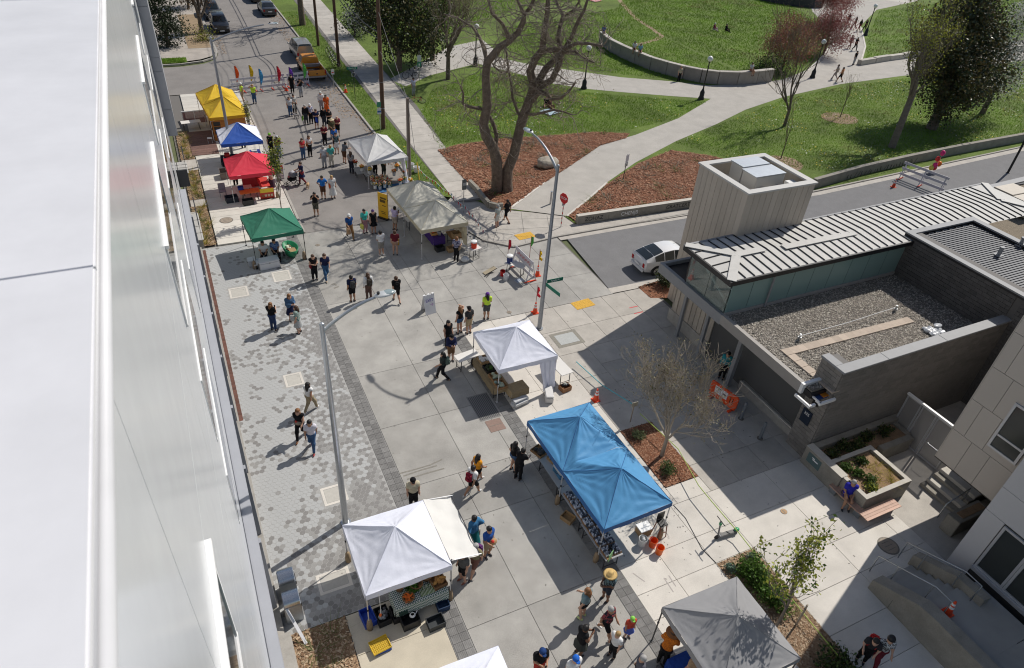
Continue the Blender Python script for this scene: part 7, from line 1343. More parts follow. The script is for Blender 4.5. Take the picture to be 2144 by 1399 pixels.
# orange pickup: cab and bed
po = carpaint('orange', (.62, .24, .015))
pk = car((13.35, 73.4, 0), R(1.5), [(.05, .4, .8, 1.05, .9, 1.1, .86), (.1, .4, .82, 1.08, .92, 1.62, .74), (.35, .4, .82, 1.08, .92, 1.74, .7), (1.1, .4, .82, 1.06, .92, 1.72, .7), (1.6, .4, .82, 1.04, .92, 1.14, .78), (2.4, .42, .82, .98, .9, 1.04, .76), (2.65, .5, .78, .86, .86, .9, .7)], 'bright orange pickup truck with open bed by the barricade', po, (-1.75, 1.75), (1, 2, 3), (0, 3), .38, 'pickup', wtrack=.82, name='parked_pickup')
bd = MB()
for s in (1, -1): bd.box(s*.87, -1.3, .45, .1, 2.65, .65)
bd.box(0, -2.6, .45, 1.84, .08, .65); bd.box(0, -.02, .45, 1.7, .08, .6); bd.build('bed_walls', po, pk, bevel=.02); MB().box(0, -1.3, .5, 1.66, 2.5, .05).build('bed_floor', P('bed_dark', (.06, .06, .065), .6), pk); MB().box(0, -2.66, .4, 1.9, .14, .16).build('rear_bumper', m_rim, pk, bevel=.02); MB().box(0, -2.645, .7, .14, .02, .12).build('badge', m_black, pk); MB().box(0, -.7, .95, 1.5, .35, .25).build('tool_box', m_rim, pk)
for s in (1, -1): MB().box(s*.84, -2.63, .72, .12, .06, .34).build('tail_lamp', m_tail, pk)
for k in range(6): MB().ell((random.uniform(-.6, .6), random.uniform(-2.3, -1.4), .6), (.2, .16, .1)).build('sack', m_white if k % 2 else P('sack_grey', (.3, .3, .32), .8), pk)
# silver minivan
car((13.7, 80.0, 0), R(1), [(-2.4, .35, .75, .95, .9, 1.6, .68), (-2.25, .25, .82, .98, .94, 1.74, .7), (-1.2, .22, .84, .96, .95, 1.8, .7), (0, .22, .84, .95, .95, 1.8, .7), (.9, .22, .84, .94, .94, 1.7, .68), (1.7, .24, .84, .92, .93, 1.08, .8), (2.2, .28, .8, .84, .88, .92, .72), (2.45, .36, .7, .72, .76, .78, .6)], 'silver minivan parked nose to tail with the orange pickup', carpaint('silver', (.4, .39, .37), .5), (-1.4, 1.5), (1, 2, 3, 4), (0, 4), .33)
sed = [(-2.35, .4, .65, .9, .8, .96, .7), (-2.25, .25, .76, .95, .86, 1.0, .74), (-1.65, .2, .8, .95, .88, 1.04, .74), (-1.0, .2, .82, .94, .89, 1.4, .62), (.2, .2, .82, .92, .89, 1.44, .6), (.95, .2, .82, .92, .88, 1.04, .74), (1.9, .24, .8, .84, .86, .92, .7), (2.3, .32, .7, .7, .76, .76, .6)]
car((13.4, 100.2, 0), R(1), sed, 'dark grey sedan parked by the right kerb beyond the minivan', carpaint('slate', (.06, .065, .075), .4), (-1.4, 1.45), (2, 3, 4), (2, 4)); car((13.2, 108, 0), R(1), sed, 'black sedan parked ahead of the dark grey sedan', carpaint('black', (.015, .015, .017)), (-1.4, 1.45), (2, 3, 4), (2, 4))
suv = [(-2.25, .4, .7, 1.0, .86, 1.45, .68), (-2.1, .28, .8, 1.05, .92, 1.6, .7), (-1.0, .26, .84, 1.04, .93, 1.7, .68), (.1, .26, .84, 1.02, .93, 1.7, .68), (.6, .26, .84, 1.02, .92, 1.62, .66), (1.2, .26, .84, 1.02, .92, 1.1, .78), (2.0, .3, .82, .96, .88, 1.0, .72), (2.3, .4, .74, .8, .8, .84, .64)]
car((6.75, 92.6, 0), R(181), suv, 'black crossover facing the junction beside the street tree', carpaint('black', (.015, .015, .017)), (-1.35, 1.4), (1, 2, 3, 4), (0, 4), .36); car((6.6, 99, 0), R(180), suv, 'black crossover parked behind another at the left kerb', carpaint('black', (.015, .015, .017)), (-1.35, 1.4), (1, 2, 3, 4), (0, 4), .36)
# bicycles
def bike(loc, rz, label, col, lean=0.0):
    t = thing('bicycle', loc, label, 'bicycle', 'parked bicycles', rz); t.rotation_euler.y = lean; m = P('bike_%g_%g_%g' % col, col, .35)
    for y in (-.5, .52):
        w = MB().tube([(0, y+.33*math.cos(a), .34+.33*math.sin(a)) for a in np.linspace(0, 6.283, 25)], .022, 6).build('wheel', m_tyre, t); s = MB(); [s.beam((0, y, .34), (0, y+.31*math.cos(a), .34+.31*math.sin(a)), .006) for a in np.linspace(0, 6.28, 13)]; s.build('spokes', m_rim, w)
    f = MB()
    for a, c in (((0, -.12, .32), (0, -.28, .82)), ((0, -.12, .32), (0, .36, .78)), ((0, -.26, .78), (0, .36, .82)), ((0, -.5, .34), (0, -.12, .32)), ((0, -.5, .34), (0, -.26, .76)), ((0, .38, .9), (0, .52, .34))): f.tube([a, c], .018, 6)
    f.build('frame', m, t); MB().ell((0, -.3, .88), (.07, .13, .03)).build('saddle', m_black, t); MB().tube([(-.28, .3, 1.0), (-.1, .38, .98), (.1, .38, .98), (.28, .3, 1.0)], .014, 6).build('handlebar', m_black, t); MB().tube([(-.02, -.12, .32), (.05, -.12, .32)], .09, 12).build('chainring', m_black, t); return t
for i, (p, rz_, l, c_) in enumerate((((860, 168), 70, 'dark bicycle leaning on the park sign post', (.02, .02, .03)), ((872, 218), 60, 'bicycle lying in the grass shade beside a sitter', (.25, .03, .03)), ((690, 118), 20, 'grey bicycle at the far end of the kerbside rack', (.1, .1, .1)), ((694, 126), 22, 'black bicycle second in the kerbside rack', (.02, .02, .02)), ((699, 135), 20, 'dark blue bicycle third in the kerbside rack', (.03, .04, .1)), ((704, 144), 24, 'black bicycle nearest the utility pole in the rack', (.02, .02, .02)))):
    g = G(*p); bike((g[0], g[1], .12), R(rz_), l, c_, R(8) if i != 1 else R(70))
# ================================================================ people and dogs: smooth blended surfaces
def surf(caps, h=.026, k=.022, pad=.05):
    """one continuous skin round tapered capsules (a, b, ra, rb) by naive surface nets"""
    A = np.array([c[0] for c in caps], float); B = np.array([c[1] for c in caps], float); ra = np.array([c[2] for c in caps]); rb = np.array([c[3] for c in caps])
    mx = max(ra.max(), rb.max())+pad; lo = np.minimum(A, B).min(0)-mx; hi = np.maximum(A, B).max(0)+mx; n = np.ceil((hi-lo)/h).astype(int)+1
    ax = [lo[i]+h*np.arange(n[i]) for i in range(3)]; X, Y, Z = np.meshgrid(*ax, indexing='ij'); F = np.zeros(X.shape)
    for a, b, r0, r1 in zip(A, B, ra, rb):
        m = max(r0, r1)+6*k; s = tuple(slice(max(0, int((min(a[i], b[i])-m-lo[i])/h)), int((max(a[i], b[i])+m-lo[i])/h)+2) for i in range(3))
        x, y, z = X[s]-a[0], Y[s]-a[1], Z[s]-a[2]; d = b-a; dd = d@d+1e-12; t = np.clip((x*d[0]+y*d[1]+z*d[2])/dd, 0, 1)
        D = np.sqrt((x-t*d[0])**2+(y-t*d[1])**2+(z-t*d[2])**2)-(r0+(r1-r0)*t); F[s] += np.exp(-D/k)
    S = -k*np.log(F+1e-30); S = np.minimum(S, 1.0); ins = S < 0
    c = np.zeros(np.array(ins.shape)-1, int)
    for i in (0, 1):
        for j in (0, 1):
            for q in (0, 1): c += ins[i:ins.shape[0]-1+i, j:ins.shape[1]-1+j, q:ins.shape[2]-1+q]
    act = (c > 0) & (c < 8); idx = -np.ones(act.shape, int); cells_ = np.argwhere(act); idx[act] = np.arange(len(cells_))
    acc = np.zeros((len(cells_), 3)); cnt = np.zeros(len(cells_)); co = cells_
    E8 = [(i, j, q) for i in (0, 1) for j in (0, 1) for q in (0, 1)]
    for u in E8:
        for axs in range(3):
            if u[axs]: continue
            w = list(u); w[axs] = 1; p0 = S[co[:, 0]+u[0], co[:, 1]+u[1], co[:, 2]+u[2]]; p1 = S[co[:, 0]+w[0], co[:, 1]+w[1], co[:, 2]+w[2]]; m = (p0 < 0) != (p1 < 0); tt = np.where(m, p0/(p0-p1+1e-12), 0); pt = np.tile(np.array(u, float), (len(co), 1)); pt[:, axs] += tt; acc[m] += pt[m]; cnt[m] += 1
    V = lo+h*(co+acc/np.maximum(cnt, 1)[:, None]); Q = []
    for axs in range(3):
        o1, o2 = [(1, 2), (2, 0), (0, 1)][axs]; sl0 = [slice(1, -1)]*3; sl0[axs] = slice(0, -1); s0 = ins[tuple(sl0)]; sl1 = [slice(1, -1)]*3; sl1[axs] = slice(1, None); s1 = ins[tuple(sl1)]
        for flip, m in ((False, s0 & ~s1), (True, ~s0 & s1)):
            e = np.argwhere(m)
            if not len(e): continue
            e = e+1; e[:, axs] -= 1
            def at(d1, d2): g = e.copy(); g[:, o1] += d1; g[:, o2] += d2; return idx[g[:, 0], g[:, 1], g[:, 2]]
            q = np.stack([at(-1, -1), at(0, -1), at(0, 0), at(-1, 0)], 1)
            if flip: q = q[:, ::-1]
            q = q[(q >= 0).all(1)]; Q.append(q)
    return V, np.vstack(Q)
def V3(*a): return np.array(a, float)
# ---- poses: joints of a 1.72 m figure facing +y
def pose(kind):
    J = dict(hipL=V3(-.09, 0, .92), hipR=V3(.09, 0, .92), kneeL=V3(-.1, .02, .5), kneeR=V3(.1, .02, .5), ankL=V3(-.11, -.02, .09), ankR=V3(.11, -.02, .09), waist=V3(0, 0, 1.05), chest=V3(0, .01, 1.28), neck=V3(0, .0, 1.46), head=V3(0, .02, 1.585), shL=V3(-.175, -.01, 1.4), shR=V3(.175, -.01, 1.4), elL=V3(-.23, -.03, 1.13), elR=V3(.23, -.03, 1.13), wrL=V3(-.235, .05, .89), wrR=V3(.235, .05, .89), toeL=0, toeR=0)
    if kind in ('walk', 'walk2'):
        s = 1 if kind == 'walk' else -1
        f, r = ('R', 'L') if s > 0 else ('L', 'R'); sx = {'L': -1, 'R': 1}
        J['knee'+f] = V3(sx[f]*.09, .2, .53); J['ank'+f] = V3(sx[f]*.08, .3, .1); J['knee'+r] = V3(sx[r]*.09, -.02, .5); J['ank'+r] = V3(sx[r]*.09, -.33, .15)
        J['el'+f] = V3(sx[f]*.22, -.12, 1.15); J['wr'+f] = V3(sx[f]*.2, -.14, .93); J['el'+r] = V3(sx[r]*.22, .08, 1.14); J['wr'+r] = V3(sx[r]*.18, .26, .98)
    elif kind == 'phone':
        J['elL'] = V3(-.22, .06, 1.13); J['wrL'] = V3(-.08, .3, 1.18); J['elR'] = V3(.22, .06, 1.13); J['wrR'] = V3(.07, .32, 1.2); J['head'] = V3(0, .06, 1.575)
    elif kind == 'photo':
        J['elL'] = V3(-.25, .2, 1.3); J['wrL'] = V3(-.08, .26, 1.52); J['elR'] = V3(.25, .2, 1.3); J['wrR'] = V3(.08, .26, 1.52)
    elif kind == 'akimbo':
        J['elL'] = V3(-.34, -.1, 1.18); J['wrL'] = V3(-.17, .02, 1.02); J['elR'] = V3(.34, -.1, 1.18); J['wrR'] = V3(.17, .02, 1.02)
    elif kind == 'hold':
        J['elR'] = V3(.23, .05, 1.14); J['wrR'] = V3(.16, .3, 1.08); J['kneeL'] = V3(-.1, .06, .5)
    elif kind == 'brow':
        J['elR'] = V3(.33, .12, 1.5); J['wrR'] = V3(.13, .14, 1.66)
    elif kind == 'reach':
        J['elR'] = V3(.24, .2, 1.2); J['wrR'] = V3(.2, .45, 1.14); J['elL'] = V3(-.24, .16, 1.18); J['wrL'] = V3(-.16, .4, 1.1); J['chest'] = V3(0, .1, 1.26); J['neck'] = V3(0, .16, 1.43); J['head'] = V3(0, .22, 1.54); J['shL'] = V3(-.17, .13, 1.38); J['shR'] = V3(.17, .13, 1.38)
    elif kind == 'push':
        J['elR'] = V3(.22, .12, 1.15); J['wrR'] = V3(.17, .38, 1.1); J['elL'] = V3(-.22, .12, 1.15); J['wrL'] = V3(-.17, .38, 1.1); J['kneeR'] = V3(.1, .12, .52); J['ankR'] = V3(.1, .18, .1); J['ankL'] = V3(-.1, -.22, .13)
    elif kind in ('sit', 'sitground'):
        d = .45 if kind == 'sit' else .12
        for k in J:
            if k not in ('toeL', 'toeR', 'kneeL', 'kneeR', 'ankL', 'ankR'): J[k] = J[k]-V3(0, 0, .92-d-.1)
        if kind == 'sit': J['kneeL'] = V3(-.12, .42, d+.06); J['kneeR'] = V3(.12, .42, d+.06); J['ankL'] = V3(-.13, .42, .08); J['ankR'] = V3(.13, .45, .08)
        else: J['kneeL'] = V3(-.2, .36, .38); J['kneeR'] = V3(.16, .42, .2); J['ankL'] = V3(-.12, .55, .08); J['ankR'] = V3(.1, .8, .07)
        z = d+.1-.92; J['elL'] = V3(-.22, .06, 1.15+z); J['wrL'] = V3(-.12, .28, 1.02+z); J['elR'] = V3(.22, .06, 1.15+z); J['wrR'] = V3(.12, .28, 1.02+z)
    return J
_mc = {}
def caps_of(J, part, g=0.0, opt=''):
    """capsules for the body or one garment; g inflates"""
    hip = (J['hipL']+J['hipR'])/2; side = V3(1, 0, 0); c = []
    def cp(a, b, r0, r1): c.append((a, b, r0+g, r1+g))
    def lerp(a, b, t): return a+(b-a)*t
    if part == 'body':
        hd = J['head']; cp(hd+V3(0, .005, -.055), hd+V3(0, -.005, .025), .076, .088); cp(hd+V3(0, .085, -.005), hd+V3(0, .095, -.03), .012, .016); cp(hd+V3(0, .05, -.09), hd+V3(0, .04, -.085), .045, .045)
        for s in (-1, 1): cp(hd+V3(s*.088, -.005, .005), hd+V3(s*.09, -.01, -.03), .016, .013)
        cp(lerp(J['chest'], J['neck'], .6), hd+V3(0, -.01, -.06), .06, .052)
    if part in ('body', 'shirt', 'dress'):
        cp(J['shL']*.72+J['chest']*.28+V3(0, 0, .02), J['shR']*.72+J['chest']*.28+V3(0, 0, .02), .075, .075); cp(J['chest']+V3(-.09, 0, .02), J['chest']+V3(.09, 0, .02), .105, .105); cp(J['waist']+V3(-.065, 0, .03), J['waist']+V3(.065, 0, .03), .1, .1); cp(J['chest'], J['waist'], .13, .115)
        if part != 'body' or True: cp(hip+V3(-.075, -.01, .02), hip+V3(.075, -.01, .02), .115, .115)
    for s in 'LR':
        sh, el, wr = J['sh'+s], J['el'+s], J['wr'+s]; hipj, kn, an = J['hip'+s], J['knee'+s], J['ank'+s]
        if part == 'body':
            cp(sh, el, .052, .04); cp(el, wr, .04, .027); d = (wr-el)/np.linalg.norm(wr-el); cp(wr, wr+d*.07, .028, .03)
            cp(hipj, kn, .085, .058); cp(kn, lerp(kn, an, .35), .055, .058); cp(lerp(kn, an, .35), an, .056, .036); cp(an+V3(0, -.03, -.045), an+V3(0, .13, -.06), .036, .028)
        elif part in ('shirt', 'dress'):
            cp(lerp(sh, J['chest'], .1), sh, .07, .058)
            if 'long' in opt: cp(sh, el, .058, .05); cp(el, lerp(el, wr, .92), .048, .038)
            elif 'none' not in opt: cp(sh, lerp(sh, el, .62), .062, .056)
        if part == 'trousers':
            cp(hip+V3(-.07, -.01, .03), hip+V3(.07, -.01, .03), .118, .118)
            if opt == 'short': cp(hipj, lerp(hipj, kn, .82), .092, .08)
            elif opt == 'hot': cp(hipj, lerp(hipj, kn, .35), .092, .086)
            else: cp(hipj, kn, .09, .066); cp(kn, lerp(kn, an, .92), .066, .05 if opt != 'wide' else .075)
    return c
def garment(kind, part, opt, g):
    key = (kind, part, opt, g)
    if key in _mc: return _mc[key]
    V, Q = surf(caps_of(pose(kind), part, g, opt), .027 if part == 'body' else .03)
    if part == 'body':   # fingers: five to a hand, unequal, bent
        J = pose(kind); b = MB()
        for s in 'LR':
            wr, el = J['wr'+s], J['el'+s]; d = Vector((wr-el)/np.linalg.norm(wr-el)); sx = -1 if s == 'L' else 1; lat = d.cross(Vector((sx, 0, 0))); lat = lat.normalized() if lat.length > .1 else Vector((0, 0, 1)); nrm = lat.cross(d).normalized(); o = Vector(wr)+d*.07
            for i, L in enumerate((.06, .075, .08, .07)):
                p = o+lat*(-.03+i*.02); b.tube([p, p+d*L*.55+nrm*.006, p+d*L+nrm*-.02*sx], [.0095, .009, .007], 5)
            p = Vector(wr)+d*.02-lat*.03; b.tube([p, p-lat*.03+d*.03, p-lat*.035+d*.06], [.011, .01, .008], 5)
        n0 = len(V); V = np.vstack([V, np.array(b.v)]); fq = [list(f) for f in b.f if len(f) == 4]; Q = np.vstack([Q, np.array(fq)+n0])
    me = raw('tmp', V, Q, cloth((.5, .5, .5))); d = me.data; bpy.data.objects.remove(me); d.polygons.foreach_set('use_smooth', [True]*len(d.polygons)); _mc[key] = d; return d
_mm = {}
def tinted(src, mat, nm):
    key = (src.name, mat.name)
    if key not in _mm: m = src.copy(); m.name = nm; m.materials.clear(); m.materials.append(mat); _mm[key] = m
    return _mm[key]
SK = {'l': M('skin_light', (.52, .31, .22), .6, spec=.3), 't': M('skin_tan', (.4, .22, .14), .6, spec=.3), 'b': M('skin_brown', (.2, .1, .06), .6, spec=.3)}
HR = {'k': M('hair_black', (.012, .01, .01), .5, ns=20, na=.3), 'b': M('hair_brown', (.07, .035, .02), .55, ns=20, na=.3), 'a': M('hair_auburn', (.2, .09, .035), .55, ns=20, na=.3), 'y': M('hair_blond', (.38, .24, .1), .55, ns=20, na=.3), 'g': M('hair_grey', (.35, .34, .33), .6, ns=20, na=.2), 'p': M('hair_purple', (.08, .03, .16), .55), 'n': None}
def person(p, face, label, shirt, legs, hair='k', pose_='stand', skin='l', sleeve='short', lw='long', hat=None, bag=None, dress=None, shoes=(.03, .03, .035), h=1.0, z=0.0, mask=None, long_hair=False, world=None, beard=False, group=None):
    g = world or G(p[0], p[1], z); t = thing('person', (g[0], g[1], g[2] if world else z), label, 'person', None, R(face)); t.scale = (h, h, h); J = pose(pose_)
    link('body', tinted(garment(pose_, 'body', '', 0), SK[skin], 'body'), t)
    if shirt: link('shirt', tinted(garment(pose_, 'shirt', sleeve, .016), shirt if not isinstance(shirt, tuple) else cloth(shirt), 'shirt'), t)
    if legs: link({'short': 'shorts', 'hot': 'shorts'}.get(lw, 'trousers'), tinted(garment(pose_, 'trousers', lw, .012), legs if not isinstance(legs, tuple) else cloth(legs), 'trousers'), t)
    if dress:
        z1 = {'knee': .48, 'mid': .3, 'long': .12, 'mini': .62}[dress[1]]; c = ((J['hipL']+J['hipR'])/2); b = MB(); n = 20
        for i, (zz, r0) in enumerate(((c[2]+.12, .125), (c[2]-.02, .165), (c[2]-.2, .19), (z1, .25 if dress[1] != 'long' else .28))):
            for j in range(n): a = 6.283*j/n; rr = r0*(1+.05*math.sin(a*6)*(i > 1)); b.v.append((c[0]+rr*1.08*math.cos(a), c[1]+rr*.95*math.sin(a), zz))
        b.f = [(i*n+j, i*n+(j+1) % n, (i+1)*n+(j+1) % n, (i+1)*n+j) for i in range(3) for j in range(n)]; b.mi = [0]*len(b.f); b.build('skirt', cloth(dress[0]) if isinstance(dress[0], tuple) else dress[0], t, smooth=True)
    for s in 'LR':
        a = J['ank'+s]; b = MB(); b.ell((a[0], a[1]+.045, max(.035, a[2]-.055)), (.045, .135, .042), 10, 6); b.ell((a[0], a[1]-.03, max(.05, a[2]-.03)), (.042, .06, .05), 8, 6); b.build('shoe', P('shoe_%g_%g_%g' % shoes, shoes, .6), t, smooth=True)
    hd = Vector(J['head'])
    ey = MB(); [ey.ell((hd.x+s*.034, hd.y+.081, hd.z+.012), (.013, .008, .008), 6, 4) for s in (-1, 1)]; ey.build('eyes', m_black, t); MB().ell((hd.x, hd.y+.085, hd.z-.062), (.022, .008, .006), 6, 4).build('mouth', P('lips', (.3, .1, .08), .6), t)
    if HR[hair]:
        b = MB(); b.ell((hd.x, hd.y-.022, hd.z+.038), (.108, .115, .112), 12, 8); b.ell((hd.x, hd.y-.05, hd.z-.02), (.088, .07, .08), 10, 6)
        if long_hair: b.tube([(hd.x, hd.y-.06, hd.z+.03), (hd.x, hd.y-.09, hd.z-.1), (hd.x+.02, hd.y-.1, hd.z-.26), (hd.x, hd.y-.1, hd.z-.36)], [.09, .095, .08, .03], 10); b.tube([(hd.x-.08, hd.y-.02, hd.z), (hd.x-.1, hd.y-.01, hd.z-.16), (hd.x-.1, hd.y, hd.z-.26)], [.035, .04, .015], 6); b.tube([(hd.x+.08, hd.y-.02, hd.z), (hd.x+.1, hd.y-.01, hd.z-.16), (hd.x+.1, hd.y, hd.z-.26)], [.035, .04, .015], 6)
        b.build('hair', HR[hair], t, smooth=True)
    if mask: b = MB(); b.ell((hd.x, hd.y+.05, hd.z-.055), (.062, .055, .048), 10, 6); b.build('face_mask', P('mask_%g_%g_%g' % mask, mask, .8), t, smooth=True)
    if hat:
        k, c_ = hat; m = cloth(c_)
        if k == 'cap': b = MB().lathe([(.116, .035), (.116, .085), (.085, .14), (0, .158)], 14, tuple(hd)); b.build('cap', m, t, smooth=True); MB().ell((hd.x, hd.y+.12, hd.z+.05), (.075, .085, .012), 10, 4).build('peak', m, t, smooth=True)
        elif k == 'straw': MB().lathe([(.0, .17), (.085, .165), (.115, .06), (.2, .05), (.25, .035), (.1, .045)], 18, tuple(hd)).build('sun_hat', m, t, smooth=True); MB().lathe([(.103, .058), (.099, .08)], 18, tuple(hd)).build('hat_band', m_black, t)
        elif k == 'beanie': MB().lathe([(.116, .01), (.118, .07), (.085, .14), (0, .16)], 14, (hd.x, hd.y-.01, hd.z)).build('beanie', m, t, smooth=True)
        elif k == 'helmet': MB().lathe([(.13, .03), (.128, .09), (.09, .16), (0, .175)], 14, tuple(hd)).build('helmet', P('helmet_%g_%g_%g' % c_, c_, .4), t, smooth=True)
    if bag:
        k, c_ = bag; m = cloth(c_); ch = Vector(J['chest']); w = Vector(J['waist'])
        if k == 'pack':
            b = MB().box(ch.x, ch.y-.23, ch.z-.26, .29, .17, .42); bp = b.build('backpack', m, t, bevel=.05); s_ = MB(); [s_.tube([(ch.x+q*.09, ch.y-.14, ch.z+.12), (ch.x+q*.1, ch.y+.0, ch.z+.17), (ch.x+q*.11, ch.y+.13, ch.z+.02), (ch.x+q*.13, ch.y+.02, ch.z-.2)], .018, 5) for q in (-1, 1)]; s_.build('straps', m, t); MB().box(ch.x, ch.y-.33, ch.z-.22, .2, .05, .18).build('front_pocket', m, t, bevel=.02)
        elif k == 'tote':
            q = Vector(J['wrR']); MB().box(q.x+.03, q.y, q.z-.5, .1, .32, .36, 0).build('tote_bag', m, t, bevel=.03); MB().tube([(q.x+.03, q.y-.1, q.z-.15), (q.x, q.y, q.z-.03), (q.x+.03, q.y+.1, q.z-.15)], .01, 5).build('bag_handle', m, t)
        elif k == 'paper':
            q = Vector(J['wrR']); MB().box(q.x+.02, q.y, q.z-.47, .17, .28, .36).build('paper_bag', P('kraft', (.4, .25, .14), .85), t); MB().tube([(q.x+.02, q.y-.06, q.z-.12), (q.x, q.y, q.z-.03), (q.x+.02, q.y+.06, q.z-.12)], .008, 5).build('bag_handle', P('kraft', (.4, .25, .14), .85), t)
        elif k == 'shoulder':
            MB().box(w.x+.2, w.y+.02, w.z-.2, .09, .28, .26).build('shoulder_bag', m, t, bevel=.03); MB().tube([(w.x+.2, w.y, w.z+.05), (ch.x+.05, ch.y+.14, ch.z), (ch.x-.12, ch.y+.02, ch.z+.17), (ch.x, ch.y-.15, ch.z), (w.x+.2, w.y, w.z+.05)], .012, 5).build('bag_strap', m, t)
        elif k == 'parcel':
            q = (Vector(J['wrR'])+Vector(J['wrL']))/2; MB().ell((q.x, q.y+.04, q.z+.06), (.16, .12, .12), 9, 6).build('bundle', m, t, smooth=True); MB().ell((q.x+.05, q.y+.06, q.z+.14), (.07, .07, .06), 8, 5).build('bundle_top', P('petal_red', (.6, .04, .03), .7), t)
    if pose_ in ('phone', 'photo'):
        q = (Vector(J['wrR'])+Vector(J['wrL']))/2; MB().box(q.x, q.y+.07, q.z, .08, .012, .15).build('phone', m_black, t)
    return t
def pat(n, a, b, s=30):
    m = M('print_'+n, a, .9)
    if len(m.node_tree.nodes) > 3: return m
    nt = m.node_tree; v = nt.nodes.new('ShaderNodeTexVoronoi'); v.inputs['Scale'].default_value = s; r = nt.nodes.new('ShaderNodeValToRGB'); r.color_ramp.interpolation = 'CONSTANT'; r.color_ramp.elements[0].color = (*a, 1); r.color_ramp.elements[1].color = (*b, 1); r.color_ramp.elements[1].position = .5; tc = nt.nodes.new('ShaderNodeTexCoord'); nt.links.new(tc.outputs['Object'], v.inputs['Vector']); nt.links.new(v.outputs['Color'], r.inputs[0]); nt.links.new(r.outputs[0], nt.nodes['Principled BSDF'].inputs['Base Color']); return m
BK = (.012, .012, .014); NV = (.015, .02, .06); JE = (.05, .1, .2); WH = (.68, .68, .68); GY = (.3, .31, .33); KH = (.36, .28, .18); MR = (.14, .02, .03); TE = (.08, .42, .38); BL = (.03, .12, .42); LG = (.5, .52, .55); BR = (.1, .05, .03); WS = (.6, .6, .6); TN = (.33, .24, .15)
flor = pat('floral', (.02, .02, .03), (.3, .05, .06), 22); flor2 = pat('leafy', (.02, .03, .04), (.12, .2, .22), 24); plaid = pat('plaid', (.4, .38, .52), (.6, .6, .66), 40); zig = pat('patterned', (.12, .12, .13), (.35, .35, .36), 40)
hv = M('hi_vis', (.5, .72, .04), .7, ns=5, na=.1)
X = person
# street by the barricade
X((510, 214), 100, 'person in yellow safety vest, helmet and tan shorts at the barricade', hv, KH, 'b', 'hold', 't', 'none', 'short', ('helmet', (.65, .65, .65))); X((534, 217), 170, 'person in yellow safety vest and jeans with hand raised to blond hair', hv, JE, 'y', 'brow', 'l', 'none')
X((613, 195), 180, 'person all in black standing at the flagged barricade', BK, BK, 'k', 'stand'); X((631, 203), 200, 'person in black tee and grey trousers raising a phone at the barricade', BK, GY, 'k', 'photo', 't'); X((609, 244), 190, 'person in white top and jeans with long brown hair beside grey dog', LG, JE, 'b', 'stand', 'l', 'short', 'long', long_hair=True); X((618, 238), 200, 'person in pale top holding a white sack near the grey dog', (.4, .4, .38), BK, 'k', 'hold', bag=('tote', (.55, .55, .5)))
X((642, 261), 160, 'person in black hoodie carrying a green bag in the queue', BK, (.04, .05, .06), 'g', 'stand', 'l', 'long', bag=('tote', (.2, .45, .05))); X((652, 259), 190, 'person in lilac plaid shirt and black trousers with white cap', plaid, BK, 'g', 'hold', 'l', 'short', hat=('cap', WH)); X((674, 232), 175, 'person in white hoodie with cap in the queue', WH, GY, 'g', 'stand', 'l', 'long', hat=('cap', (.5, .5, .48))); X((685, 239), 180, 'person in long orange dress with dark shawl', (.65, .1, .02), None, 'k', 'hold', 't', 'short', dress=((.68, .11, .02), 'long'), long_hair=True)
X((664, 270), 190, 'person in navy shorts outfit carrying a blue bag', NV, BK, 'b', 'phone', 'l', 'short', 'short', bag=('tote', (.03, .08, .45))); X((680, 266), 185, 'person in black hooded jacket and dark jeans in the queue', BK, (.05, .055, .07), 'k', 'stand', 'l', 'long'); X((691, 270), 200, 'person in black dress with grey sleeves beside maroon shirts', BK, None, 'k', 'phone', 'l', 'short', dress=(BK, 'knee'), long_hair=True); X((708, 285), 180, 'bald person in maroon shirt and black shorts with folded hands', (.2, .035, .05), BK, 'n', 'phone', 'l', 'short', 'short')
X((681, 304), 175, 'person in maroon tee and black jeans holding hands together', MR, BK, 'b', 'phone', 'l'); X((697, 291), 185, 'person in olive clothes with a straw sun hat', (.1, .09, .05), (.09, .08, .05), 'b', 'hold', 't', 'short', hat=('straw', (.5, .42, .28))); X((702, 310), 190, 'person in bright blue tee and white shorts facing away', BL, LG, 'b', 'hold', 'l', 'short', 'short'); X((706, 322), 170, 'person in blue floral top with a black and white bag', flor2, WH, 'k', 'stand', 'l', 'none', 'short', bag=('shoulder', BK))
X((636, 334), 200, 'person in red top and jeans beside a white waistcoat', (.45, .04, .05), JE, 'b', 'phone', 'l', 'none', long_hair=True); X((650, 328), 195, 'person in white waistcoat and black leggings with a brown bag', WH, BK, 'b', 'phone', 't', 'none', bag=('shoulder', (.3, .1, .03)), long_hair=True); X((680, 351), 10, 'balding person in pale shirt and grey trousers facing the flowers', LG, GY, 'g', 'stand', 'l'); X((695, 349), 5, 'person in teal tee and cream trousers with red hair', TE, (.5, .47, .4), 'y', 'stand', 'l')
X((722, 342), -60, 'person in grey tee and brown shorts at the flower canopy corner', (.12, .13, .15), BR, 'k', 'reach', 'l', 'short', 'short'); X((737, 363), -40, 'person in grey patterned top and black jeans at the flower buckets', zig, (.02, .025, .04), 'b', 'stand', 'l', 'short', long_hair=True); X((804, 369), 200, 'flower vendor in green shirt bending over pails', (.08, .24, .05), (.03, .035, .03), 'b', 'reach', 't', 'short'); X((786, 366), 190, 'flower vendor in dark apron standing among bouquets', (.03, .025, .02), BK, 'k', 'stand', 't')
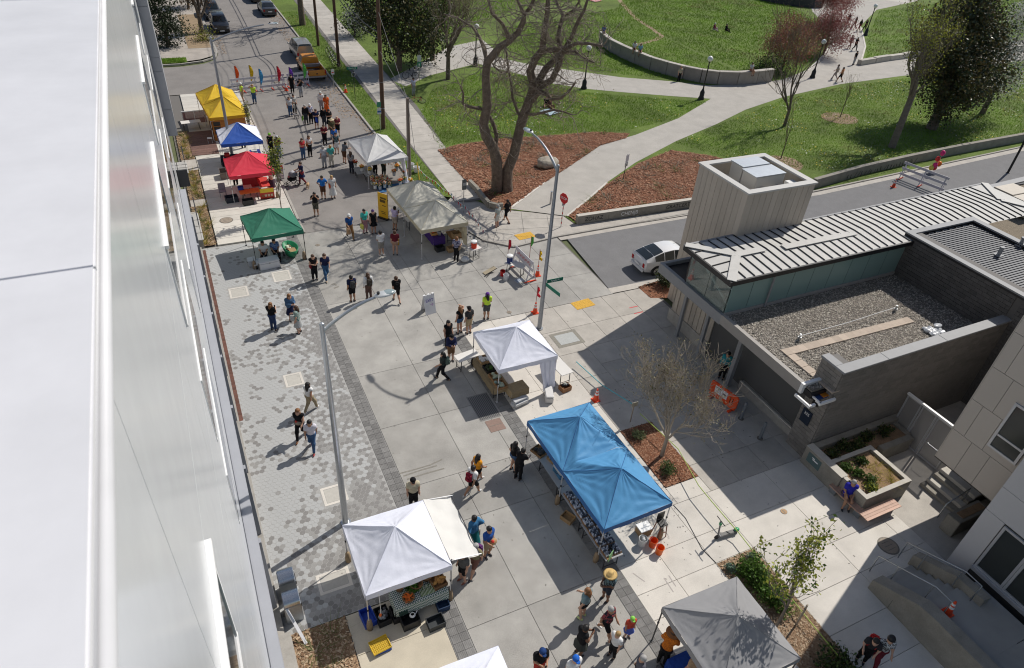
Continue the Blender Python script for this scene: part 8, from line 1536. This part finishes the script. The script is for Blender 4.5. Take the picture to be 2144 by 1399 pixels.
X((634, 386), 100, 'person in navy tunic pushing a stroller with grey wrap', NV, (.2, .03, .04), 'b', 'push', 'l', 'short', dress=(NV, 'mini')); X((678, 416), 175, 'person in bright blue tee and brown shorts facing the red canopy', (.02, .14, .45), BR, 'k', 'akimbo', 't', 'short', 'short'); X((698, 415), 185, 'person in long white dress with an orange purse', (.6, .6, .6), None, 'y', 'stand', 'l', 'short', dress=((.62, .62, .61), 'mid'), bag=('shoulder', (.7, .12, .02)))
X((663, 452), 165, 'photographer in black tee and camouflage shorts walking to camera', BK, pat('camo', (.05, .05, .04), (.13, .12, .09), 26), 'k', 'photo', 't', 'short', 'short')
X((570, 324), -20, 'person with green hair and black top near the blue canopy', BK, BK, 'n', 'hold', 'l', 'none', hat=('beanie', (.2, .45, .05))); X((585, 330), -30, 'person in brown top and light jeans with pale cap and rucksack', (.12, .06, .04), (.18, .27, .36), 'b', 'hold', 'l', 'short', hat=('cap', LG), bag=('pack', (.12, .03, .02))); X((571, 399), 100, 'person in peach top and dark plum skirt at the red stall', (.6, .32, .24), None, 'b', 'walk', 'l', 'none', dress=((.06, .03, .05), 'mid')); X((495, 390), 200, 'vendor in mustard hooded top behind the orange table', (.62, .3, .02), BK, 'a', 'reach', 't', 'long'); X((522, 387), 150, 'vendor in black shirt at the red stall shelf', BK, BK, 'k', 'stand', 'l'); X((511, 312), 190, 'vendor in light blue shirt behind the leaflet table', (.3, .36, .45), BK, 'b', 'stand', 'l')
X((555, 522), 170, 'seated vendor in white top with dark hair beside the big cooler', WH, BK, 'k', 'sit', 't', world=(3.0, 37.75, 0)); X((567, 520), 185, 'seated vendor in blue patterned shirt beside the green cart', pat('blueprint', (.03, .06, .2), (.2, .3, .5), 26), BK, 'k', 'sit', 't', world=(3.65, 37.8, 0))
# around the cream canopy
X((734, 499), 190, 'person in blue tee, tan trousers and white cap carrying a paper bag', (.02, .08, .26), (.22, .13, .06), 'b', 'walk2', 'l', 'short', hat=('cap', WH), bag=('paper', KH)); X((765, 488), 200, 'person in turquoise top and pink trousers with a lemon bag', (.07, .5, .42), (.5, .27, .3), 'k', 'stand', 't', 'short', bag=('tote', (.6, .6, .15))); X((783, 489), 185, 'person with purple hair in a short black dress', BK, None, 'p', 'stand', 'l', 'none', dress=(BK, 'mini')); X((827, 482), -60, 'person in lilac tee and beige shorts reading a phone by the yellow banner', (.5, .42, .6), (.4, .33, .27), 'k', 'phone', 't', 'short', 'short')
X((799, 535), 10, 'person in white tee and grey shorts with arms folded in the canopy shadow edge', WH, (.3, .28, .25), 'k', 'phone', 'l', 'short', 'short', shoes=WS); X((828, 534), -20, 'person in maroon tee and pink shorts holding a yellow bag', MR, (.4, .25, .18), 'b', 'hold', 'l', 'short', 'hot', bag=('tote', (.6, .35, .02))); X((919, 512), -100, 'vendor in grey shorts bending under the cream canopy', (.1, .1, .11), (.33, .33, .34), 'b', 'reach', 'l', 'short', 'short'); X((955, 547), -50, 'person in flowered blouse and black trousers at the cream canopy corner', pat('blouse', (.03, .03, .08), (.3, .3, .4), 24), BK, 'a', 'hold', 'l', 'short', bag=('shoulder', (.2, .15, .1)))
X((1040, 477), 30, 'person in pale grey tee and white shorts with a blue mask at the kerb', (.38, .42, .4), (.55, .54, .5), 'g', 'stand', 'l', 'short', 'short', mask=(.03, .1, .5)); X((1060, 466), 25, 'person in all black shorts outfit walking beside the low kerb wall', BK, BK, 'k', 'walk', 't', 'short', 'short')
X((660, 586), 185, 'person in black tank top and leggings with a red shoulder bag', BK, BK, 'b', 'phone', 'l', 'none', 'long', bag=('shoulder', (.2, .02, .03)), long_hair=True); X((684, 585), 180, 'person in navy V neck top and blue jeans wearing sunglasses', NV, (.04, .1, .2), 'b', 'walk', 'l', 'short', shoes=(.4, .33, .25))
X((739, 631), 8, 'person in navy tee and black shorts with a grey backpack', NV, BK, 'k', 'stand', 't', 'short', 'short', bag=('pack', (.06, .06, .06))); X((773, 626), 5, 'person in white shirt and brown trousers with a patterned backpack', WH, (.1, .06, .05), 'b', 'stand', 'l', 'long', bag=('pack', (.07, .06, .05)), long_hair=True); X((831, 633), 0, 'person in black tee and shorts with black backpack and tan pouch', BK, BK, 'b', 'walk2', 'l', 'short', 'short', bag=('pack', BK))
X((962, 697), 20, 'person in black tank and denim shorts shading eyes', BK, JE, 'a', 'brow', 'l', 'none', 'hot', long_hair=True); X((981, 698), 15, 'person in charcoal tee, khaki shorts and black cap', (.04, .042, .045), KH, 'k', 'stand', 'l', 'short', 'short', hat=('cap', BK)); X((1018, 668), -10, 'person in lime safety vest and purple cap gesturing with one hand', hv, (.07, .075, .08), 'k', 'hold', 't', 'short', 'short', hat=('beanie', (.12, .04, .25)), long_hair=True); X((938, 727), 190, 'person in black top and orange stripe behind a navy hoodie', BK, BK, 'k', 'stand', 'l', 'none', long_hair=True); X((944, 756), 175, 'person in navy hooded top, brown shorts and cap', (.02, .025, .07), (.2, .11, .06), 'k', 'phone', 'l', 'long', 'short', hat=('cap', BK)); X((927, 795), 60, 'person in black leggings with a leaf print backpack', (.04, .05, .045), BK, 'k', 'walk', 'l', 'short', bag=('pack', (.1, .14, .12)), long_hair=True)
# on the hexagon pavers
X((574, 691), -40, 'person with auburn curls in black tee and jeans on the pavers', BK, (.03, .05, .12), 'a', 'phone', 'l', 'short', long_hair=True); X((612, 671), 200, 'person in denim shirt and navy skirt talking on the pavers', (.06, .12, .22), None, 'a', 'phone', 'l', 'long', dress=(NV, 'knee'), long_hair=True); X((627, 697), 60, 'person in green print top and pale grey skirt with white tote', pat('tealprint', (.08, .2, .2), (.35, .4, .35), 26), None, 'b', 'hold', 'l', 'short', dress=((.42, .43, .43), 'knee'), bag=('tote', (.5, .52, .52)), long_hair=True)
X((652, 861), -50, 'person in white sleeveless top and tan trousers with long black hair', WH, (.32, .26, .17), 'k', 'walk', 't', 'none', shoes=WS, long_hair=True); X((632, 917), 150, 'person in black clothes carrying a wrapped bundle on the pavers', BK, BK, 'a', 'walk', 'l', 'none', shoes=(.2, .08, .03), bag=('parcel', (.3, .25, .2)), long_hair=True); X((656, 941), 160, 'person in white tee and blue jeans with red shoes', (.62, .6, .66), (.05, .1, .2), 'k', 'walk2', 't', 'short', shoes=(.3, .03, .04), long_hair=True)
# centre of the street
X((1084, 1003), -60, 'person in black tee and trousers at the jar stall corner', BK, BK, 'k', 'reach', 'l'); X((1074, 985), -70, 'person in black halter and denim shorts leaning at dark loaves', BK, JE, 'k', 'hold', 'l', 'none', 'hot', long_hair=True); X((866, 1062), 170, 'person in cream tee and black trousers with black cap by the ribbed band', (.52, .47, .35), BK, 'k', 'stand', 'l', 'short', hat=('cap', BK)); X((988, 1036), -70, 'person in white tee and black shorts with a red backpack', WH, BK, 'k', 'walk', 't', 'short', 'short', bag=('pack', (.25, .02, .04)), shoes=WS); X((998, 1012), -75, 'person with black ponytail in an orange top and shorts', (.6, .25, .02), BK, 'k', 'walk2', 't', 'none', 'hot', shoes=WS, long_hair=True)
X((990, 1141), 20, 'person in blue cardigan and long teal skirt carrying plastic bag', (.06, .2, .38), None, 'k', 'akimbo', 'b', 'long', dress=((.01, .13, .15), 'long'), bag=('tote', (.5, .48, .46))); X((1020, 1164), 200, 'person in royal blue shirt and khaki shorts holding a box', (.03, .1, .36), KH, 'k', 'hold', 't', 'short', 'short', bag=('parcel', (.4, .26, .14))); X((993, 1200), 120, 'person in olive tee with a purple backpack behind the awning', (.22, .2, .12), (.2, .1, .08), 'g', 'walk2', 'l', 'short', 'short', bag=('pack', (.13, .04, .16))); X((968, 1217), 110, 'person in black shorts half hidden below the cloth awning', (.1, .1, .1), BK, 'b', 'stand', 'l', 'short', 'short', shoes=(.25, .08, .05))
X((1266, 1256), 100, 'person in straw hat and leafy shirt crossing the ribbed band', flor2, (.03, .04, .06), 'k', 'phone', 'b', 'short', 'short', hat=('straw', (.55, .38, .16))); X((1218, 1292), 30, 'person in grey blue tee and black shorts with a ponytail', (.18, .26, .28), BK, 'a', 'hold', 'l', 'short', 'hot', long_hair=True, shoes=(.5, .6, .25)); X((1264, 1330), 200, 'person in dark floral shirt and black shorts with white trainers', flor, BK, 'g', 'walk', 't', 'short', 'short', shoes=WS); X((1312, 1334), 170, 'child in red top, blue skirt and green cap', (.55, .08, .05), None, 'k', 'stand', 'l', 'short', dress=((.1, .15, .5), 'mini'), hat=('cap', (.25, .6, .1)), h=.72); X((1280, 1375), 100, 'child in white tee and black trousers facing the grey canopy', WH, BK, 'y', 'stand', 'l', 'short', h=.88); X((1211, 1370), -90, 'person in black strappy top and dark skirt with braided hair', BK, None, 'k', 'phone', 'b', 'none', dress=((.05, .055, .05), 'mini'), mask=(.1, .2, .4))
X((1125, 1415), 175, 'person in navy cap and black tee wearing red shorts', BK, (.4, .04, .03), 'k', 'phone', 't', 'short', 'short', hat=('cap', (.02, .05, .16))); X((1192, 1432), 180, 'person in blue cap and white shirt at the bottom of the street', WH, NV, 'k', 'stand', 'l', hat=('cap', (.02, .12, .5))); X((1384, 1388), -60, 'person in orange knit sweater and brown hat at the grey stall', pat('knit', (.6, .17, .01), (.4, .1, .01), 50), BK, 'b', 'reach', 'l', 'long', hat=('straw', (.25, .11, .05))); X((1440, 1432), -30, 'person under a wide straw hat inside the grey stall', (.35, .24, .15), BK, 'b', 'hold', 'l', 'short', hat=('straw', (.42, .28, .15))); X((1328, 1432), 60, 'bald person at the front of the grey stall', (.1, .1, .12), BK, 'g', 'stand', 'l')
# plaza
X((1770, 1030), 140, 'seated person in royal blue dress with a grey backpack on the timber bench', (.03, .03, .35), None, 'g', 'sit', 't', 'short', world=(22.12, 10.45, 0), dress=((.03, .04, .36), 'knee'), bag=('pack', (.1, .1, .11))); X((1826, 1390), 150, 'person in striped top and helmet beside red backpack in the shade', pat('stripe', (.02, .02, .02), (.6, .6, .6), 40), (.15, .02, .03), 'n', 'walk', 'l', 'short', hat=('helmet', BK)); X((1800, 1384), 120, 'person bending with a red rucksack in the building shade', (.03, .03, .035), BK, 'k', 'reach', 'l', 'short', bag=('pack', (.5, .03, .03))); X((1532, 800), 120, 'person in teal and orange vest under the station canopy', pat('vest', (.02, .25, .28), (.02, .22, .26), 3), BK, 'k', 'stand', 't', 'long', world=(22.4, 18.9, 0))
# park
for p, f, l, s_, q, hr in (((1322, 131), 150, 'person in white top sitting on the curved seat wall', WH, BR, 'k'), ((1334, 136), 150, 'person in pale blue top sitting on the curved seat wall with friend', (.2, .4, .5), (.2, .1, .05), 'k'), ((1259, 95), 160, 'person in blue shirt sitting at the wall end by willow twigs', (.08, .14, .35), GY, 'k'), ((1563, 177), 180, 'person in grey tee sitting alone on the seat wall near dark shrub', LG, (.3, .15, .1), 'b')):
    g = G(*p); X(p, f, l, s_, q, hr, 'sit', 't', 'short', 'short', world=(g[0], g[1]-.1, 1.1))
X((1420, 172), 175, 'person in olive top standing against the curved seat wall', (.35, .33, .24), BK, 'a', 'stand', 'l'); X((1494, 64), 200, 'person in maroon with white hat sitting on the upper lawn', (.2, .05, .08), (.5, .4, .4), 'k', 'sitground', 'l', 'long', hat=('cap', WH), z=.1); X((1519, 66), 200, 'person in black sitting on the upper lawn', BK, BK, 'k', 'sitground', 't', 'long', z=.1); X((1143, 222), 150, 'person in black lying near the willow trunk on grass', BK, (.3, .18, .13), 'k', 'sitground', 'l', z=.1); X((1150, 228), 200, 'person in brown top kneeling by the pale picnic blanket', (.12, .06, .05), BR, 'k', 'sitground', 't', z=.1); X((866, 200), 200, 'person in white tee standing in grass shade beside bicycles', (.45, .46, .6), GY, 'k', 'stand', 't', z=.1)
for p, f, l, s_, q, ps in (((1773, 53), 0, 'person in black walking at the head of the path group', BK, BK, 'walk'), ((1787, 60), 10, 'broad person in black jacket in the path group', BK, (.2, .1, .08), 'walk2'), ((1797, 66), 5, 'person in maroon shorts in the path group', (.02, .02, .02), (.2, .04, .04), 'walk'), ((1809, 66), 10, 'person in black with white cap beside the park lamp', BK, BK, 'walk2'), ((1777, 102), 170, 'person in pink and navy walking with a dark friend on the path', (.3, .16, .16), (.25, .15, .12), 'walk'), ((1788, 106), 175, 'person in black dress with orange bag on the path', BK, BK, 'walk2'), ((1786, 136), 190, 'tall person in black walking past the low stone wall', BK, GY, 'stand'), ((1747, 166), 30, 'person in pale top walking near the path edge', (.4, .36, .34), (.35, .3, .28), 'walk'), ((1757, 172), 20, 'person in orange top and black skirt with black hair on the path', (.6, .26, .14), BK, 'walk2')): X(p, f, l, s_, q, 'k', ps, 't', 'short', 'short' if 'shorts' in l or 'skirt' in l else 'long', z=.108)
for p, l, m_ in (((1152, 238), 'pale blue picnic blanket by the willow branch', cloth((.35, .45, .5))), ((1246, 4), 'red and white checked picnic blanket on the lawn', pat('check', (.5, .05, .05), (.6, .5, .5), 8))):
    g = G(*p); t = thing('picnic_blanket', (g[0], g[1], .2), l, 'blanket'); MB().box(0, 0, 0, 1.7, 1.4, .02, R(20)).build('sheet', m_, t); MB().box(.5, .3, .02, .3, .3, .12).build('bag', cloth((.2, .15, .1)), t, bevel=.04)
# dogs, stroller
def dog(p, rz, lab, col, s=1.0):
    g = G(*p); t = thing('dog', (g[0], g[1], 0), lab, 'dog', None, R(rz)); t.scale = (s, s, s); c = [(V3(0, .2, .4), V3(0, -.05, .38), .115, .1), (V3(0, -.05, .38), V3(0, -.25, .39), .095, .1), (V3(0, .25, .46), V3(0, .36, .58), .07, .06), (V3(0, .38, .62), V3(0, .42, .6), .075, .06), (V3(0, .46, .58), V3(0, .53, .56), .04, .028), (V3(0, -.32, .44), V3(.04, -.48, .52), .025, .015)]
    for sx in (-1, 1): c += [(V3(sx*.07, .2, .33), V3(sx*.075, .19, .18), .045, .03), (V3(sx*.075, .19, .18), V3(sx*.075, .2, .04), .028, .024), (V3(sx*.075, .2, .03), V3(sx*.075, .24, .03), .028, .024), (V3(sx*.075, -.24, .34), V3(sx*.08, -.18, .22), .06, .04), (V3(sx*.08, -.18, .22), V3(sx*.08, -.28, .14), .032, .025), (V3(sx*.08, -.28, .14), V3(sx*.08, -.26, .03), .024, .022), (V3(sx*.05, .35, .67), V3(sx*.075, .34, .6), .024, .015)]
    V, Q = surf(c, .02, .012); o = raw('body', V, Q, M('fur_%g' % col[0], col, .9, ns=8, na=.25), t); o.data.polygons.foreach_set('use_smooth', [True]*len(o.data.polygons)); MB().ell((0, .56, .565), (.016, .014, .012), 6, 4).build('nose', m_black, t); MB().tube([(.068*math.cos(a), .3+.02*math.sin(a), .52+.05*math.sin(a)) for a in np.linspace(0, 6.28, 13)], .012, 5).build('collar', m_red, t)
dog((645, 394), 160, 'small tan dog behind the stroller', (.42, .27, .15), .75); dog((621, 248), 70, 'grey curly dog beside the jeans wearer', (.33, .32, .31), .8)
g = G(613, 388); t = thing('stroller', (g[0], g[1], 0), 'black stroller with silver hood pushed across the asphalt', 'stroller', None, R(100)); t.rotation_euler.z = R(105)
for x, y, r in ((-.28, -.25, .2), (.28, -.25, .2), (0, .5, .15)): w_ = MB().tube([(x, y+r*math.cos(a), r+r*math.sin(a)) for a in np.linspace(0, 6.283, 19)], .028, 6).build('wheel', m_tyre, t); MB().tube([(x-.02, y, r), (x+.02, y, r)], r*.3, 8).build('hub', m_rim, w_)
f = MB(); [f.tube([(s*.25, -.55, 1.02), (s*.24, -.25, .6), (s*.12, .35, .3), (0, .5, .15)], .018, 6) for s in (-1, 1)]; f.tube([(-.25, -.55, 1.02), (.25, -.55, 1.02)], .02, 6); f.build('frame', m_black, t); MB().box(0, 0, .38, .42, .6, .3).build('seat', cloth(BK), t, bevel=.08); h_ = MB().ell((0, -.12, .82), (.27, .34, .24), 12, 8); h_.build('hood', cloth((.16, .17, .19)), t, smooth=True); MB().ell((0, -.15, .93), (.22, .26, .15), 10, 6).build('hood_top', cloth((.5, .51, .53)), t, smooth=True); MB().ell((0, .18, .7), (.12, .12, .1)).build('blanket', cloth((.3, .12, .12)), t, smooth=True)
